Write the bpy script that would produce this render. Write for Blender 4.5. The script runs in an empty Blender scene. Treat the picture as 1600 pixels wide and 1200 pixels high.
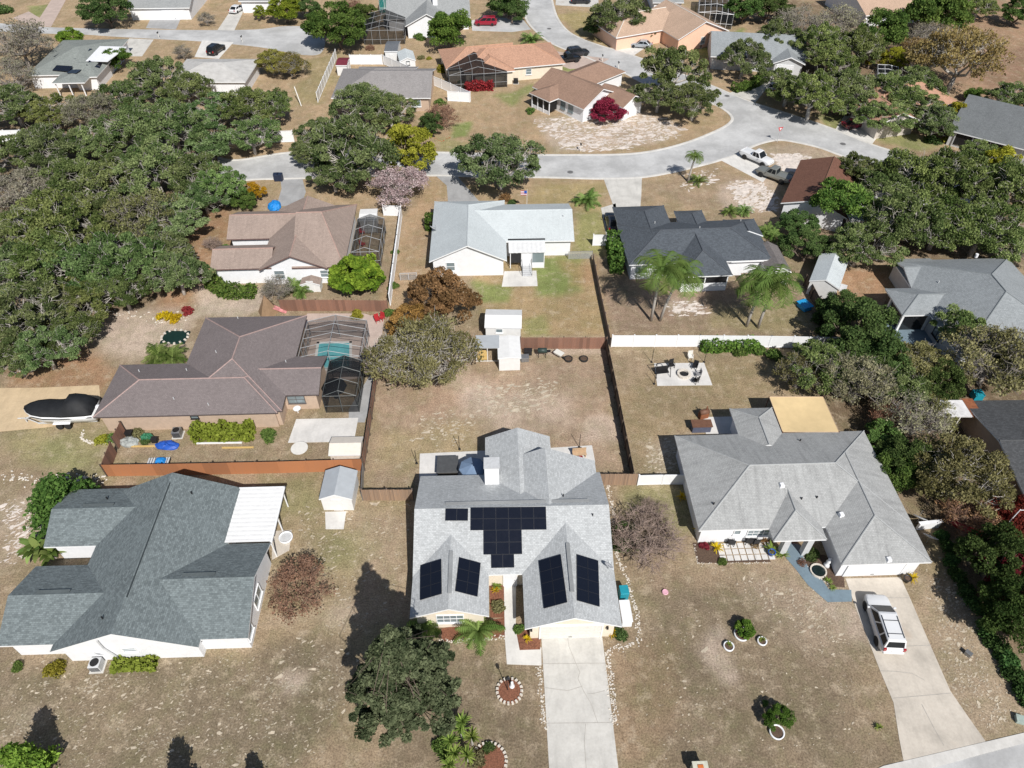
import bpy, math, random
import numpy as np
from mathutils import Vector, Matrix
R = math.radians
C = bpy.data.collections.new('neighbourhood'); bpy.context.scene.collection.children.link(C)
# ---------------------------------------------------------------- camera model (drone 56 m up, 45 degrees down)
FOC, CH, PIT = 1120.0, 56.0, R(45)
def ray(u, v):
    X, Y = (u-800)/FOC, (600-v)/FOC
    c, s = math.cos(PIT), math.sin(PIT)
    return Vector((X, c+Y*s, -s+Y*c))
def G(u, v, z=0.0):                       # surveyed photo point -> world point at height z
    d = ray(u, v); t = (CH-z)/-d.z
    return Vector((d.x*t, d.y*t, z))
# ---------------------------------------------------------------- object helpers
def tag(o, label=None, cat=None, group=None, kind=None):
    if label: o['label'] = label
    if cat: o['category'] = cat
    if group: o['group'] = group
    if kind: o['kind'] = kind
    return o
def empty(name, loc, rz, label, cat, group=None):
    o = bpy.data.objects.new(name, None); C.objects.link(o)
    o.location = loc; o.rotation_euler = (0, 0, rz); o.empty_display_size = .3
    return tag(o, label, cat, group)
def copy_tree(o, parent=None):
    c = o.copy(); C.objects.link(c)
    if parent: c.parent = parent
    for ch in list(o.children): copy_tree(ch, c)
    return c
class MB:
    def __init__(s): s.v = []; s.f = []; s.uv = {}
    def add(s, vs, fs, M=None):
        n = len(s.v)
        s.v += [tuple(M @ Vector(p)) if M else tuple(p) for p in vs]
        s.f += [tuple(i+n for i in f) for f in fs]; return s
    def box(s, c, d, M=None, rz=0, top=1.0):
        x, y, z = d[0]/2, d[1]/2, d[2]/2
        vs = [(-x,-y,-z),(x,-y,-z),(x,y,-z),(-x,y,-z),(-x*top,-y*top,z),(x*top,-y*top,z),(x*top,y*top,z),(-x*top,y*top,z)]
        T = Matrix.Translation(c) @ Matrix.Rotation(rz, 4, 'Z')
        if M: T = M @ T
        return s.add(vs, [(3,2,1,0),(4,5,6,7),(0,1,5,4),(1,2,6,5),(2,3,7,6),(3,0,4,7)], T)
    def quad(s, a, b, c, d): return s.add([a,b,c,d], [(0,1,2,3)])
    def tube(s, pts, r0, r1=None, n=6, cap=True):
        pts = [Vector(p) for p in pts]; r1 = r0 if r1 is None else r1; m = len(pts); vs = []; fs = []
        for i, p in enumerate(pts):
            t = (pts[min(i+1, m-1)]-pts[max(i-1, 0)]).normalized()
            a = t.cross(Vector((0,0,1)) if abs(t.z) < .9 else Vector((1,0,0))).normalized(); b = t.cross(a)
            r = r0+(r1-r0)*i/(m-1)
            for k in range(n):
                q = 2*math.pi*k/n; vs.append(p+a*r*math.cos(q)+b*r*math.sin(q))
        for i in range(m-1):
            for k in range(n):
                k2 = (k+1) % n; fs.append((i*n+k, i*n+k2, (i+1)*n+k2, (i+1)*n+k))
        if cap: fs += [tuple(range(n))[::-1], tuple(range((m-1)*n, m*n))]
        return s.add(vs, fs)
    def lathe(s, prof, n=16, M=None):
        vs = []; fs = []
        for r, z in prof:
            for k in range(n):
                q = 2*math.pi*k/n; vs.append((r*math.cos(q), r*math.sin(q), z))
        for i in range(len(prof)-1):
            for k in range(n):
                k2 = (k+1) % n; fs.append((i*n+k, i*n+k2, (i+1)*n+k2, (i+1)*n+k))
        fs += [tuple(range(n))[::-1], tuple(range((len(prof)-1)*n, len(prof)*n))]
        return s.add(vs, fs, M)
    def loft(s, secs, cap=True, M=None):
        n = len(secs[0]); vs = [p for q in secs for p in q]; fs = []
        for i in range(len(secs)-1):
            for k in range(n):
                k2 = (k+1) % n; fs.append((i*n+k, i*n+k2, (i+1)*n+k2, (i+1)*n+k))
        if cap: fs += [tuple(range(n))[::-1], tuple(range((len(secs)-1)*n, len(secs)*n))]
        return s.add(vs, fs, M)
    def prism(s, poly, z0, z1, bottom=False):
        n = len(poly); a = sum(poly[i][0]*poly[(i+1)%n][1]-poly[(i+1)%n][0]*poly[i][1] for i in range(n))
        if a < 0: poly = poly[::-1]
        vs = [(p[0],p[1],z0) for p in poly]+[(p[0],p[1],z1) for p in poly]
        fs = [tuple(range(n, 2*n))]+[(i,(i+1)%n,n+(i+1)%n,n+i) for i in range(n)]
        if bottom: fs.append(tuple(range(n))[::-1])
        return s.add(vs, fs)
    def build(s, name, mat, parent=None, smooth=False, bevel=0, fix=True):
        me = bpy.data.meshes.new(name); me.from_pydata(s.v, [], s.f); me.update()
        if fix:
            import bmesh
            b = bmesh.new(); b.from_mesh(me); bmesh.ops.recalc_face_normals(b, faces=b.faces); b.to_mesh(me); b.free()
        if s.uv:
            ul = me.uv_layers.new(name='UVMap')
            for p in me.polygons:
                q = s.uv.get(p.index)
                if q:
                    cs = {tuple(round(x, 4) for x in s.v[vi]): uvc for vi, uvc in q}
                    for li in p.loop_indices:
                        co = tuple(round(x, 4) for x in s.v[me.loops[li].vertex_index]); ul.data[li].uv = cs.get(co, (0,0))
        me.materials.append(mat)
        if smooth: me.polygons.foreach_set('use_smooth', [True]*len(me.polygons))
        o = bpy.data.objects.new(name, me); C.objects.link(o)
        if parent: o.parent = parent
        if bevel:
            m = o.modifiers.new('bevel', 'BEVEL'); m.width = bevel; m.segments = 2; m.limit_method = 'ANGLE'
        return o
def np_mesh(name, V, Q, mat, lv=None, k=4):
    me = bpy.data.meshes.new(name); n = len(Q)
    me.vertices.add(len(V)); me.vertices.foreach_set('co', np.asarray(V, np.float32).ravel())
    me.loops.add(n*k); me.loops.foreach_set('vertex_index', np.asarray(Q, np.int32).ravel())
    me.polygons.add(n); me.polygons.foreach_set('loop_start', np.arange(0, n*k, k, dtype=np.int32))
    me.polygons.foreach_set('loop_total', np.full(n, k, np.int32)); me.update(calc_edges=True)
    if lv is not None:
        a = me.attributes.new('lv', 'FLOAT', 'POINT'); a.data.foreach_set('value', np.asarray(lv, np.float32))
    me.materials.append(mat); return me
def link(name, me, parent=None):
    o = bpy.data.objects.new(name, me); C.objects.link(o)
    if parent: o.parent = parent
    return o
# ---------------------------------------------------------------- materials
class NT:
    def __init__(s, name):
        s.m = bpy.data.materials.new(name); s.m.use_nodes = True; s.t = s.m.node_tree; s.t.nodes.clear()
        s.out = s.t.nodes.new('ShaderNodeOutputMaterial')
    def n(s, typ, **kw):
        x = s.t.nodes.new('ShaderNode'+typ)
        for k, v in kw.items():
            if k.startswith('_'): setattr(x, k[1:], v)
            else:
                key = int(k[1:]) if k[0] == 'i' and k[1:].isdigit() else k.replace('__', ' ')
                if hasattr(v, 'is_output'): s.t.links.new(v, x.inputs[key])
                else: x.inputs[key].default_value = v
        return x
    def l(s, a, b): s.t.links.new(a, b)
    def mix(s, fac, a, b, mode='MIX'):
        x = s.t.nodes.new('ShaderNodeMix'); x.data_type = 'RGBA'; x.blend_type = mode
        for i, v in ((0, fac), (6, a), (7, b)):
            if hasattr(v, 'is_output'): s.t.links.new(v, x.inputs[i])
            else: x.inputs[i].default_value = v if i == 0 else (*v[:3], 1)
        return x.outputs[2]
    def ramp(s, fac, a, b):
        x = s.n('MapRange', i0=fac, i1=a, i2=b); return x.outputs[0]
    def math(s, op, a, b=0.0):
        x = s.t.nodes.new('ShaderNodeMath'); x.operation = op
        for i, v in ((0, a), (1, b)):
            if hasattr(v, 'is_output'): s.t.links.new(v, x.inputs[i])
            else: x.inputs[i].default_value = v
        return x.outputs[0]
    def noise(s, co, scale, detail=4, rough=.6): return s.n('TexNoise', Vector=co, Scale=scale, Detail=detail, Roughness=rough).outputs[0]
    def bsdf(s, col, rough=.7, bump=None, bs=.3, bd=.02, **kw):
        b = s.n('BsdfPrincipled', Roughness=rough, **kw)
        if hasattr(col, 'is_output'): s.l(col, b.inputs['Base Color'])
        else: b.inputs['Base Color'].default_value = (*col, 1)
        if bump is not None:
            q = s.n('Bump', Strength=bs, Distance=bd, Height=bump); s.l(q.outputs[0], b.inputs['Normal'])
        s.l(b.outputs[0], s.out.inputs[0]); return s.m
MC = {}
def plain(col, rough=.6, var=.15, scale=3.0, dirt=0.0, metal=0.0, spec=.4):
    key = ('p', col, rough, var, scale, dirt, metal)
    if key in MC: return MC[key]
    t = NT('surface'); co = t.n('TexCoord').outputs['Object']
    n = t.noise(co, scale); c = t.mix(t.ramp(n, .3, .7), tuple(x*(1-var) for x in col), tuple(min(1, x*(1+var)) for x in col))
    if dirt:
        d = t.ramp(t.noise(co, .9, 5, .7), .45, .75); c = t.mix(t.math('MULTIPLY', d, dirt), c, (.12,.1,.08))
    MC[key] = t.bsdf(c, rough, Metallic=metal, Specular__IOR__Level=spec); return MC[key]
def shingle(col, var=.25, stain=.2, light=None, row=.145):
    t = NT('asphalt_shingle'); uv = t.n('UVMap').outputs[0]; co = t.n('TexCoord').outputs['Object']
    br = t.n('TexBrick', Vector=uv, Scale=1.0, Mortar__Size=.008, Bias=0.0, Brick__Width=.24, Row__Height=row, Mortar__Smooth=.3)
    br.offset = .37
    br.inputs['Color1'].default_value = (*[x*(1-var) for x in col], 1)
    br.inputs['Color2'].default_value = (*[min(1, x*(1+var)) for x in (light or col)], 1)
    br.inputs['Mortar'].default_value = (*[x*.55 for x in col], 1)
    # streaky weathering that runs down the slope
    mp = t.n('Mapping', Vector=uv, Scale=(2.2, .25, 1)); s1 = t.ramp(t.noise(mp.outputs[0], 1.0, 5, .65), .45, .8)
    big = t.ramp(t.noise(co, .35, 4, .6), .35, .7)
    c = t.mix(t.math('MULTIPLY', s1, stain), br.outputs[0], tuple(x*.45 for x in col))
    c = t.mix(t.math('MULTIPLY', big, .22), c, tuple(min(1, x*1.35) for x in col))
    fine = t.noise(co, 9.0, 4, .7); c = t.mix(.35, c, t.mix(t.ramp(fine, .3, .7), (.35,.35,.35), (.75,.75,.75)), 'OVERLAY')
    return t.bsdf(c, .9, br.outputs['Fac'], -.35, .012, Specular__IOR__Level=.2)
def concrete(col, stain=.35, crack=True):
    t = NT('concrete'); co = t.n('TexCoord').outputs['Object']
    a = t.ramp(t.noise(co, .55, 6, .65), .35, .7); b = t.noise(co, 5.0, 5, .7)
    c = t.mix(a, tuple(x*.80 for x in col), col)
    c = t.mix(t.ramp(b, .3, .75), tuple(x*.86 for x in col), c, 'MIX') if False else t.mix(.3, c, t.mix(t.ramp(b,.3,.7),(.38,.38,.38),(.64,.64,.64)), 'OVERLAY')
    st = t.ramp(t.noise(co, .33, 5, .6), .52, .68); c = t.mix(t.math('MULTIPLY', st, stain), c, tuple(x*.55 for x in col))
    ru = t.ramp(t.noise(t.n('Mapping', Vector=co, Location=(7,3,0)).outputs[0], .35, 2, .5), .66, .75)
    c = t.mix(t.math('MULTIPLY', ru, .35*stain), c, (.36,.2,.09))
    pt = t.ramp(t.noise(t.n('Mapping', Vector=co, Scale=(1.6,.35,1)).outputs[0], 1.1, 4, .6), .5, .68); c = t.mix(t.math('MULTIPLY', pt, .22), c, tuple(x*.5 for x in col))
    return t.bsdf(c, .85, b, .15, .01)
def asphalt(col):
    t = NT('asphalt'); co = t.n('TexCoord').outputs['Object']
    a = t.ramp(t.noise(co, .16, 7, .68), .40, .62); b = t.noise(co, 3.0, 6, .75)
    c = t.mix(a, tuple(x*.78 for x in col), tuple(x*1.1 for x in col)); c = t.mix(.35, c, t.mix(t.ramp(b,.3,.7),(.38,.38,.38),(.62,.62,.62)), 'OVERLAY')
    w = t.n('TexWave', Vector=t.n('Mapping', Vector=co, Rotation=(0,0,.6)).outputs[0], Scale=.05, Distortion=9.0, Detail=4.0)
    cr = t.ramp(w.outputs[1], .985, 1.0); c = t.mix(t.math('MULTIPLY', cr, .08), c, tuple(x*.5 for x in col))
    return t.bsdf(c, .9, b, .2, .01)
def wood(col, board=.14, grey=.3, vertical=True):
    t = NT('timber_boards'); co = t.n('TexCoord').outputs['Object']
    u = t.n('UVMap').outputs[0]
    w = t.n('TexWhiteNoise', Vector=t.n('VectorMath', _operation='FLOOR', i0=t.n('VectorMath', _operation='DIVIDE', i0=co, i1=(board,board,9)).outputs[0]).outputs[0])
    g = t.noise(t.n('Mapping', Vector=co, Scale=(6,6,.6)).outputs[0], 1.5, 5, .7)
    c = t.mix(w.outputs[0], tuple(x*.75 for x in col), tuple(x*1.2 for x in col))
    m = sum(col)/3; c = t.mix(t.math('MULTIPLY', t.ramp(g,.35,.7), grey), c, (m*.8, m*.78, m*.76))
    return t.bsdf(c, .85)
def foliage(col, col2, trans=.3, var=.35):
    t = NT('foliage'); lv = t.n('Attribute', _attribute_name='lv').outputs['Fac']; oi = t.n('ObjectInfo')
    c = t.mix(lv, col, col2)
    c = t.mix(1.0, c, oi.outputs['Color'], 'MULTIPLY')
    hs = t.n('HueSaturation', Color=c, Hue=t.n('MapRange', i0=oi.outputs['Random'], i3=.485, i4=.515).outputs[0], Value=t.n('MapRange', i0=oi.outputs['Random'], i3=1-var/2, i4=1+var/2).outputs[0], Saturation=1.0).outputs[0]
    d = t.n('BsdfDiffuse', Color=hs); tr = t.n('BsdfTranslucent', Color=hs)
    m = t.n('MixShader', Fac=trans); t.l(d.outputs[0], m.inputs[1]); t.l(tr.outputs[0], m.inputs[2])
    t.l(m.outputs[0], t.out.inputs[0]); return t.m
def gloss(col, rough=.25, coat=.6, metal=0.0):
    t = NT('car_paint'); co = t.n('TexCoord').outputs['Object']; n = t.ramp(t.noise(co, 2.0, 4), .3, .8)
    c = t.mix(n, tuple(x*.93 for x in col), col); r = t.n('MapRange', i0=n, i3=rough, i4=rough+.12).outputs[0]
    b = t.n('BsdfPrincipled', Metallic=metal, Coat__Weight=coat, Coat__Roughness=.08); t.l(c, b.inputs['Base Color']); t.l(r, b.inputs['Roughness'])
    t.l(b.outputs[0], t.out.inputs[0]); return t.m
def screen_mat(col, dens):
    t = NT('screen_shade_mesh'); co = t.n('TexCoord').outputs['Object']; n = t.ramp(t.noise(co, .6, 4), .3, .7)
    d = t.n('BsdfDiffuse', Color=(*col,1)); tr = t.n('BsdfTransparent'); f = t.n('MapRange', i0=n, i3=dens-.07, i4=dens+.07).outputs[0]
    m = t.n('MixShader', Fac=f); t.l(tr.outputs[0], m.inputs[1]); t.l(d.outputs[0], m.inputs[2]); t.l(m.outputs[0], t.out.inputs[0]); return t.m
def water(col):
    t = NT('pool_water'); co = t.n('TexCoord').outputs['Object']; n = t.noise(co, 2.2, 3); c = t.mix(t.ramp(n,.35,.65), tuple(x*.85 for x in col), col)
    return t.bsdf(c, .06, n, .25, .05)
WHITE = plain((.80,.81,.83), .6, .04, 1.5, .05); OFFW = plain((.70,.68,.63), .6, .06); CREAM = plain((.74,.66,.54), .75, .06, 2, .06)
TRIM = plain((.82,.83,.84), .5, .03); BEIGE = plain((.50,.38,.29), .8, .08, 2, .1); GREYW = plain((.55,.56,.57), .7, .08)
SALMON = plain((.80,.52,.38), .8, .06); DARK = plain((.02,.02,.022), .5, .3); BLACK = plain((.012,.012,.013), .6, .3); GREYM = plain((.30,.31,.32), .45, .15, 4, .2, .6)
LGREY = plain((.55,.56,.57), .5, .1, 4, .1); ALU = plain((.62,.63,.64), .35, .08, 3, 0, .7); GLASS = plain((.012,.015,.018), .3, .2, 3, 0, 0, .25); BROWNP = plain((.16,.08,.05), .6, .2)
GLASSL = gloss((.20,.25,.27), .08, .5); RED = plain((.42,.035,.04), .5, .15); TEAL = plain((.02,.28,.36), .45, .12); BLUE = plain((.02,.09,.42), .5, .2); TARP = plain((.015,.22,.60), .5, .25)
GREEN = plain((.03,.16,.08), .5, .2); YELL = plain((.6,.42,.16), .7, .1); TERRA = plain((.36,.12,.06), .8, .15); STONE = plain((.62,.57,.50), .9, .25, 6); TYRE = plain((.02,.02,.02), .85, .2)
MULCH = plain((.20,.085,.05), .95, .45, 9); SOIL = plain((.10,.065,.045), .95, .4, 9); RUST = plain((.25,.09,.04), .8, .3); CANV = plain((.66,.50,.27), .85, .06, 1.2, .04)
SOLAR = gloss((.008,.010,.018), .12, .25); CORR = plain((.78,.78,.77), .5, .05, 2, .06)
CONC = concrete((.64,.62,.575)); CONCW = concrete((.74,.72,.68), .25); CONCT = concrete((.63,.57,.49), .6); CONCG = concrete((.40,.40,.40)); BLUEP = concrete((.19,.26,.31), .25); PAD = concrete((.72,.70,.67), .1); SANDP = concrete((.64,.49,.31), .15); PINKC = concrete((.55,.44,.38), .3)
ASPH = asphalt((.50,.50,.495)); KERB = concrete((.68,.66,.62), .3)
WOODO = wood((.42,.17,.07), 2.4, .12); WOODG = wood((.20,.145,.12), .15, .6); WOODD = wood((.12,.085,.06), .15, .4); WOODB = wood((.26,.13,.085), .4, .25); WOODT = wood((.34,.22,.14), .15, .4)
BARKG = plain((.46,.43,.39), .9, .35, 5); BARKP = plain((.33,.25,.21), .9, .3, 5); BARKR = plain((.33,.20,.14), .9, .35, 5); BARKB = plain((.30,.27,.24), .9, .35, 5); BARKD = plain((.16,.125,.10), .9, .4, 5); PALMT = plain((.40,.37,.33), .9, .2, 7)
F_OAK = foliage((.060,.096,.032), (.275,.325,.140)); F_GREEN = foliage((.055,.11,.028), (.20,.29,.075)); F_DARK = foliage((.045,.085,.028), (.15,.22,.075)); F_YEL = foliage((.20,.20,.025), (.40,.37,.06))
F_ORA = foliage((.15,.095,.04), (.40,.245,.11)); F_GREY = foliage((.16,.155,.105), (.36,.34,.25)); F_RED = foliage((.17,.025,.035), (.36,.06,.08)); F_PINK = foliage((.42,.31,.30), (.75,.63,.62)); F_BRN = foliage((.16,.085,.06), (.36,.21,.15)); F_FEA = foliage((.045,.066,.032), (.23,.27,.15))
F_PALM = foliage((.08,.14,.03), (.27,.36,.11)); F_YUC = foliage((.10,.16,.03), (.32,.40,.10)); F_FLOW = foliage((.45,.30,.01), (.65,.48,.03)); F_OLIVE = foliage((.12,.115,.05), (.32,.30,.155))
# ---------------------------------------------------------------- vegetation meshes
def leaf_quads(P, rs, size, asp=1.0, up=.5, outward=None, jit=.6):
    n = len(P); N = rs.normal(size=(n,3)); N /= np.linalg.norm(N, axis=1)[:,None]
    N[:,2] += up
    if outward is not None: N += outward*.22
    N /= np.linalg.norm(N, axis=1)[:,None]
    T = rs.normal(size=(n,3)); T -= (T*N).sum(1)[:,None]*N; T /= np.linalg.norm(T, axis=1)[:,None]; B = np.cross(N, T)
    s = size*(1+jit*rs.uniform(-1,1,n))[:,None]*.5
    a = T*s*asp; b = B*s
    V = np.stack([P-a-b*.55, P+a*.35-b, P+a+b*.5, P-a*.3+b], 1).reshape(-1,3)
    return V, np.arange(n*4).reshape(-1,4)
def clump_points(rs, cen, rad, n, squash=.75):
    D = rs.normal(size=(n,3)); D /= np.linalg.norm(D, axis=1)[:,None]
    r = rs.uniform(.25,1,n)**.5; D[:,2] = np.where(D[:,2] < -.3, -D[:,2]*.6, D[:,2])
    return cen+D*r[:,None]*rad*np.array([1,1,squash]), D
def limbs(mb, rs, base_h, ends, r0, nmain, wob=.12, sides=5, twig=.02):
    """trunk, main limbs and branches that reach every clump"""
    top = Vector((rs.normal()*.15, rs.normal()*.15, base_h))
    mb.tube([(0,0,-.1), (top.x*.4, top.y*.4, base_h*.55), top], r0*1.25, r0*.85, 7)
    E = np.array(ends); ang = np.arctan2(E[:,1], E[:,0]); hubs = []
    for k in range(nmain):
        a = 2*math.pi*k/nmain - math.pi; sel = np.where(np.abs((ang-a+math.pi) % (2*math.pi)-math.pi) < math.pi/nmain)[0]
        if not len(sel): continue
        c = E[sel].mean(0)*.62; c[2] = base_h+(c[2]/.62-base_h)*.5
        hub = Vector(c); mid = (top+hub)/2+Vector((rs.normal()*.25, rs.normal()*.25, -.15))
        mb.tube([top, mid, hub], r0*.62, r0*.33, sides)
        for i in sel:
            e = Vector(E[i]); m = (hub+e)/2+Vector(rs.normal(size=3)*wob*(e-hub).length)
            mb.tube([hub, m, e], r0*.26, twig, 4, False)
            hubs.append((m, e))
    return hubs
def crown_tree(seed, Rr, H, base_h, nclump, nleaf, size, leafmat, bark, r0=.28, crad=(.9,1.5), flat=.6, nmain=6, asp=1.0, fill=.25, twigs=0, up=.45, lop=.25, cone=0):
    rs = np.random.RandomState(seed); cens = []; cz = base_h+(H-base_h)*.35
    lob = rs.uniform(-1,1,(4,)); ph = rs.uniform(0,6.28,4)
    while len(cens) < nclump:
        d = rs.normal(size=3); d /= np.linalg.norm(d)
        if d[2] < -.25: continue
        rr = Rr*(1+lop*sum(lob[k]*math.cos((k+1)*math.atan2(d[1],d[0])+ph[k]) for k in range(3))/2)
        q = rs.uniform(.72,1) if rs.rand() > fill else rs.uniform(.3,.7)
        zz = cz+d[2]*(H-cz)*q; k = 1-cone*max(0, (zz-base_h)/(H-base_h)); cens.append(np.array([d[0]*rr*q*k, d[1]*rr*q*k, zz]))
    mb = MB(); hubs = limbs(mb, rs, base_h, cens, r0, nmain)
    for _ in range(twigs):
        m, e = hubs[rs.randint(len(hubs))]; m = m.lerp(e, rs.uniform(.2,.9)); q = Vector(rs.normal(size=3)); q.z = abs(q.z)*.9; q = m+q.normalized()*rs.uniform(.6,1.55)*Rr/4.5
        mb.tube([m, (m+q)/2+Vector(rs.normal(size=3)*.08), q], .034, .012, 3, False)
    P = []; D = []; L = []
    per = max(1, nleaf//nclump) if nleaf else 0
    for c in cens:
        if not per: break
        k = int(per*rs.uniform(.6,1.4)); r = rs.uniform(*crad)*Rr/5
        p, d = clump_points(rs, c, r, k); P.append(p); D.append(d); L.append(np.clip(rs.uniform(.1,.8)+rs.normal(size=k)*.2, 0, 1))
    trunk = mb.build('trunk', bark, None, True); tm = trunk.data; bpy.data.objects.remove(trunk)
    if not per: return tm, None
    P = np.vstack(P); D = np.vstack(D); L = np.concatenate(L); V, Q = leaf_quads(P, rs, size, asp, up, D)
    return tm, np_mesh('crown', V, Q, leafmat, np.repeat(L, 4))
def conifer(seed, Rr, H, n, size, mat, nb=70, bark=None):
    rs = np.random.RandomState(seed); P = []; D = []; mb = MB(); mb.tube([(0,0,-.1),(0,0,H)], .16, .02, 6)
    for k in range(nb):
        z = H*(.08+.9*rs.rand()**1.1); r = Rr*(1-z/H)**.8*rs.uniform(.75,1.15)+.1; a = rs.uniform(0,6.28); e = np.array([math.cos(a)*r, math.sin(a)*r, z+.25*r])
        mb.tube([(0,0,z*.96), e], .035, .012, 4, False); t = rs.uniform(.15,1.05,n//nb)
        p = np.outer(t, e-np.array([0,0,z]))+np.array([0,0,z])+rs.normal(size=(len(t),3))*np.array([.2,.2,.13])*(.5+Rr/3); P.append(p); D.append(np.tile([math.cos(a),math.sin(a),.4],(len(t),1)))
    o = mb.build('trunk', bark or BARKD, None, True); tm = o.data; bpy.data.objects.remove(o); P = np.vstack(P); D = np.vstack(D)
    V, Q = leaf_quads(P, rs, size, 1.6, .3, D); return tm, np_mesh('crown', V, Q, mat, np.repeat(rs.rand(len(P)), 4))
def shrub_mesh(seed, mat, n=1700, size=.115, asp=1.3, box=None, lumps=9):
    """a unit-radius bush, or with box=(L,W,H) a clipped hedge"""
    rs = np.random.RandomState(seed); P = []; D = []
    if box:
        Lx, W, H = box; P = rs.uniform(-1,1,(n,3)); ax = rs.randint(0,3,n); P[np.arange(n),ax] = np.sign(P[np.arange(n),ax])*rs.uniform(.85,1.06,n); D = P.copy()
        P = P*np.array([Lx/2,W/2,H/2])+np.array([0,0,H/2]); k = np.sin(P[:,0]*1.7+seed)*.12+np.sin(P[:,0]*4.1)*.06; P[:,2] *= 1+k; P[:,1] *= 1+k*.8; P += rs.normal(size=P.shape)*.05
        L = rs.rand(n)
    else:
        for k in range(lumps):
            d = rs.normal(size=3); d /= np.linalg.norm(d); d[2] = abs(d[2]); p, dd = clump_points(rs, d*.55*np.array([1,1,.8]), rs.uniform(.4,.62), n//lumps, .9); P.append(p); D.append(dd)
        P = np.vstack(P); D = np.vstack(D); P[:,2] = np.maximum(P[:,2], .03); L = rs.rand(len(P))
    V, Q = leaf_quads(P, rs, size, asp, .4, D); return np_mesh('bush', V, Q, mat, np.repeat(L, 4))
def frond_geo(rs, az, elev, L, droop, wid, nl=16, blade=False, w0=.03):
    """arching frond; returns verts, quads"""
    d = np.array([math.cos(az), math.sin(az)]); V = []; Q = []; pts = []; x = z = 0; e = elev; st = L/nl
    for i in range(nl+1):
        pts.append((x, z)); x += math.cos(e)*st; z += math.sin(e)*st; e -= droop/nl*(.5+i/nl)
    side = np.array([-d[1], d[0], 0])
    P3 = [np.array([d[0]*a, d[1]*a, b]) for a, b in pts]
    if blade:
        for i in range(nl+1):
            w = wid*math.sin(math.pi*min(1, (i+.6)/(nl+.6)))**.7*(1 if i < nl else .1)
            V += [P3[i]-side*w+np.array([0,0,w*.5]), P3[i]+side*w+np.array([0,0,w*.5])]
        Q = [(2*i,2*i+1,2*i+3,2*i+2) for i in range(nl)]
    else:
        for i in range(1, nl+1):
            q = i/nl; ll = wid*(math.sin(math.pi*(.12+.83*q))**.6)
            t = (P3[i]-P3[i-1]); t /= np.linalg.norm(t)
            for sg in (-1,1):
                tip = P3[i]+side*sg*ll+t*ll*.45+np.array([0,0,-ll*rs.uniform(.25,.75)]); n = len(V); wv = t*st*.40
                V += [P3[i]-wv, P3[i]+wv, tip+wv*.15, tip-wv*.15]; Q.append((n,n+1,n+2,n+3))
        n = len(V); 
        for i in range(nl+1): V += [P3[i]-side*w0, P3[i]+side*w0]
        Q += [(n+2*i,n+2*i+1,n+2*i+3,n+2*i+2) for i in range(nl)]
    return V, Q
def rosette_mesh(seed, mat, n, L, wid, e0=(.1,1.3), droop=1.2, blade=True, heads=((0,0,0),), nl=8, name='fronds'):
    rs = np.random.RandomState(seed); V = []; Q = []; lv = []
    for h in heads:
        for k in range(n):
            v, q = frond_geo(rs, k*2.4+rs.uniform(-.2,.2), rs.uniform(*e0), L*rs.uniform(.75,1.1), droop*rs.uniform(.7,1.3), wid, nl, blade)
            b = len(V); V += [p+np.array(h) for p in v]; Q += [tuple(i+b for i in f) for f in q]; lv += [rs.rand()]*len(v)
    return np_mesh(name, V, Q, mat, lv)
TM = {}
for i in range(5): TM['oak', i] = crown_tree(10+i, 5, 6.4, 1.9, 88+5*i, 30000, .165, F_OAK, BARKG, .30, (.5,1.05), nmain=8, twigs=520, fill=.3, lop=.35)
for i in range(2): TM['mossy', i] = crown_tree(30+i, 5, 6.2, 1.8, 70, 9000, .17, F_GREY if i else F_OLIVE, BARKB, .3, (.6,1.2), nmain=8, twigs=800)
for i in range(2): TM['green', i] = crown_tree(40+i, 5, 7.4, 1.2, 60, 21000, .25, F_GREEN, BARKD, .28, (1.0,1.6), lop=.15, fill=.15)
TM['dark', 0] = crown_tree(50, 5, 7.6, 1.0, 70, 24000, .20, F_DARK, BARKD, .3, (.7,1.3), lop=.4); TM['dark', 1] = crown_tree(51, 5, 7.0, 1.2, 66, 24000, .20, F_DARK, BARKD, .3, (.7,1.3), lop=.4)
TM['olive', 0] = crown_tree(55, 5, 6.2, .9, 90, 22000, .15, F_OLIVE, BARKG, .22, (.7,1.3), twigs=2200, lop=.4); TM['olive', 1] = crown_tree(56, 5, 6.2, 1.6, 85, 24000, .16, F_OLIVE, BARKG, .27, (.6,1.2), twigs=600)
TM['orange', 0] = crown_tree(60, 5, 7.4, 1.2, 64, 20000, .22, F_ORA, BARKD, .28, (.7,1.3), lop=.35); TM['yellow', 0] = crown_tree(61, 5, 8, 1.2, 64, 20000, .21, F_YEL, BARKD, .28, (.7,1.25))
TM['mango', 0] = crown_tree(62, 5, 8, .9, 46, 7000, .52, F_GREEN, BARKD, .25, (1.1,1.7), asp=1.4, fill=.1)
TM['pink', 0] = crown_tree(63, 5, 6.4, 1.6, 66, 9000, .18, F_PINK, BARKG, .25, (.8,1.4), twigs=420); TM['bare', 0] = crown_tree(64, 5, 6.4, .5, 95, 0, .3, None, BARKP, .14, nmain=11, twigs=1500, fill=.4)
TM['bare', 1] = crown_tree(65, 5, 6.6, 1.8, 60, 2600, .18, F_GREY, BARKB, .26, nmain=8, twigs=1100); TM['brown', 0] = crown_tree(66, 5, 5.4, .9, 70, 2200, .17, F_BRN, BARKR, .16, (.6,1.2), twigs=1000, asp=1.4)
TM['red', 0] = crown_tree(67, 5, 7.2, .4, 56, 12000, .27, F_RED, BARKD, .15, (1.0,1.6)); TM['tan', 0] = crown_tree(68, 5, 6.4, 1.9, 75, 12000, .17, foliage((.22,.15,.07),(.38,.29,.14)), BARKG, .3, (.9,1.6), twigs=600)
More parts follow.
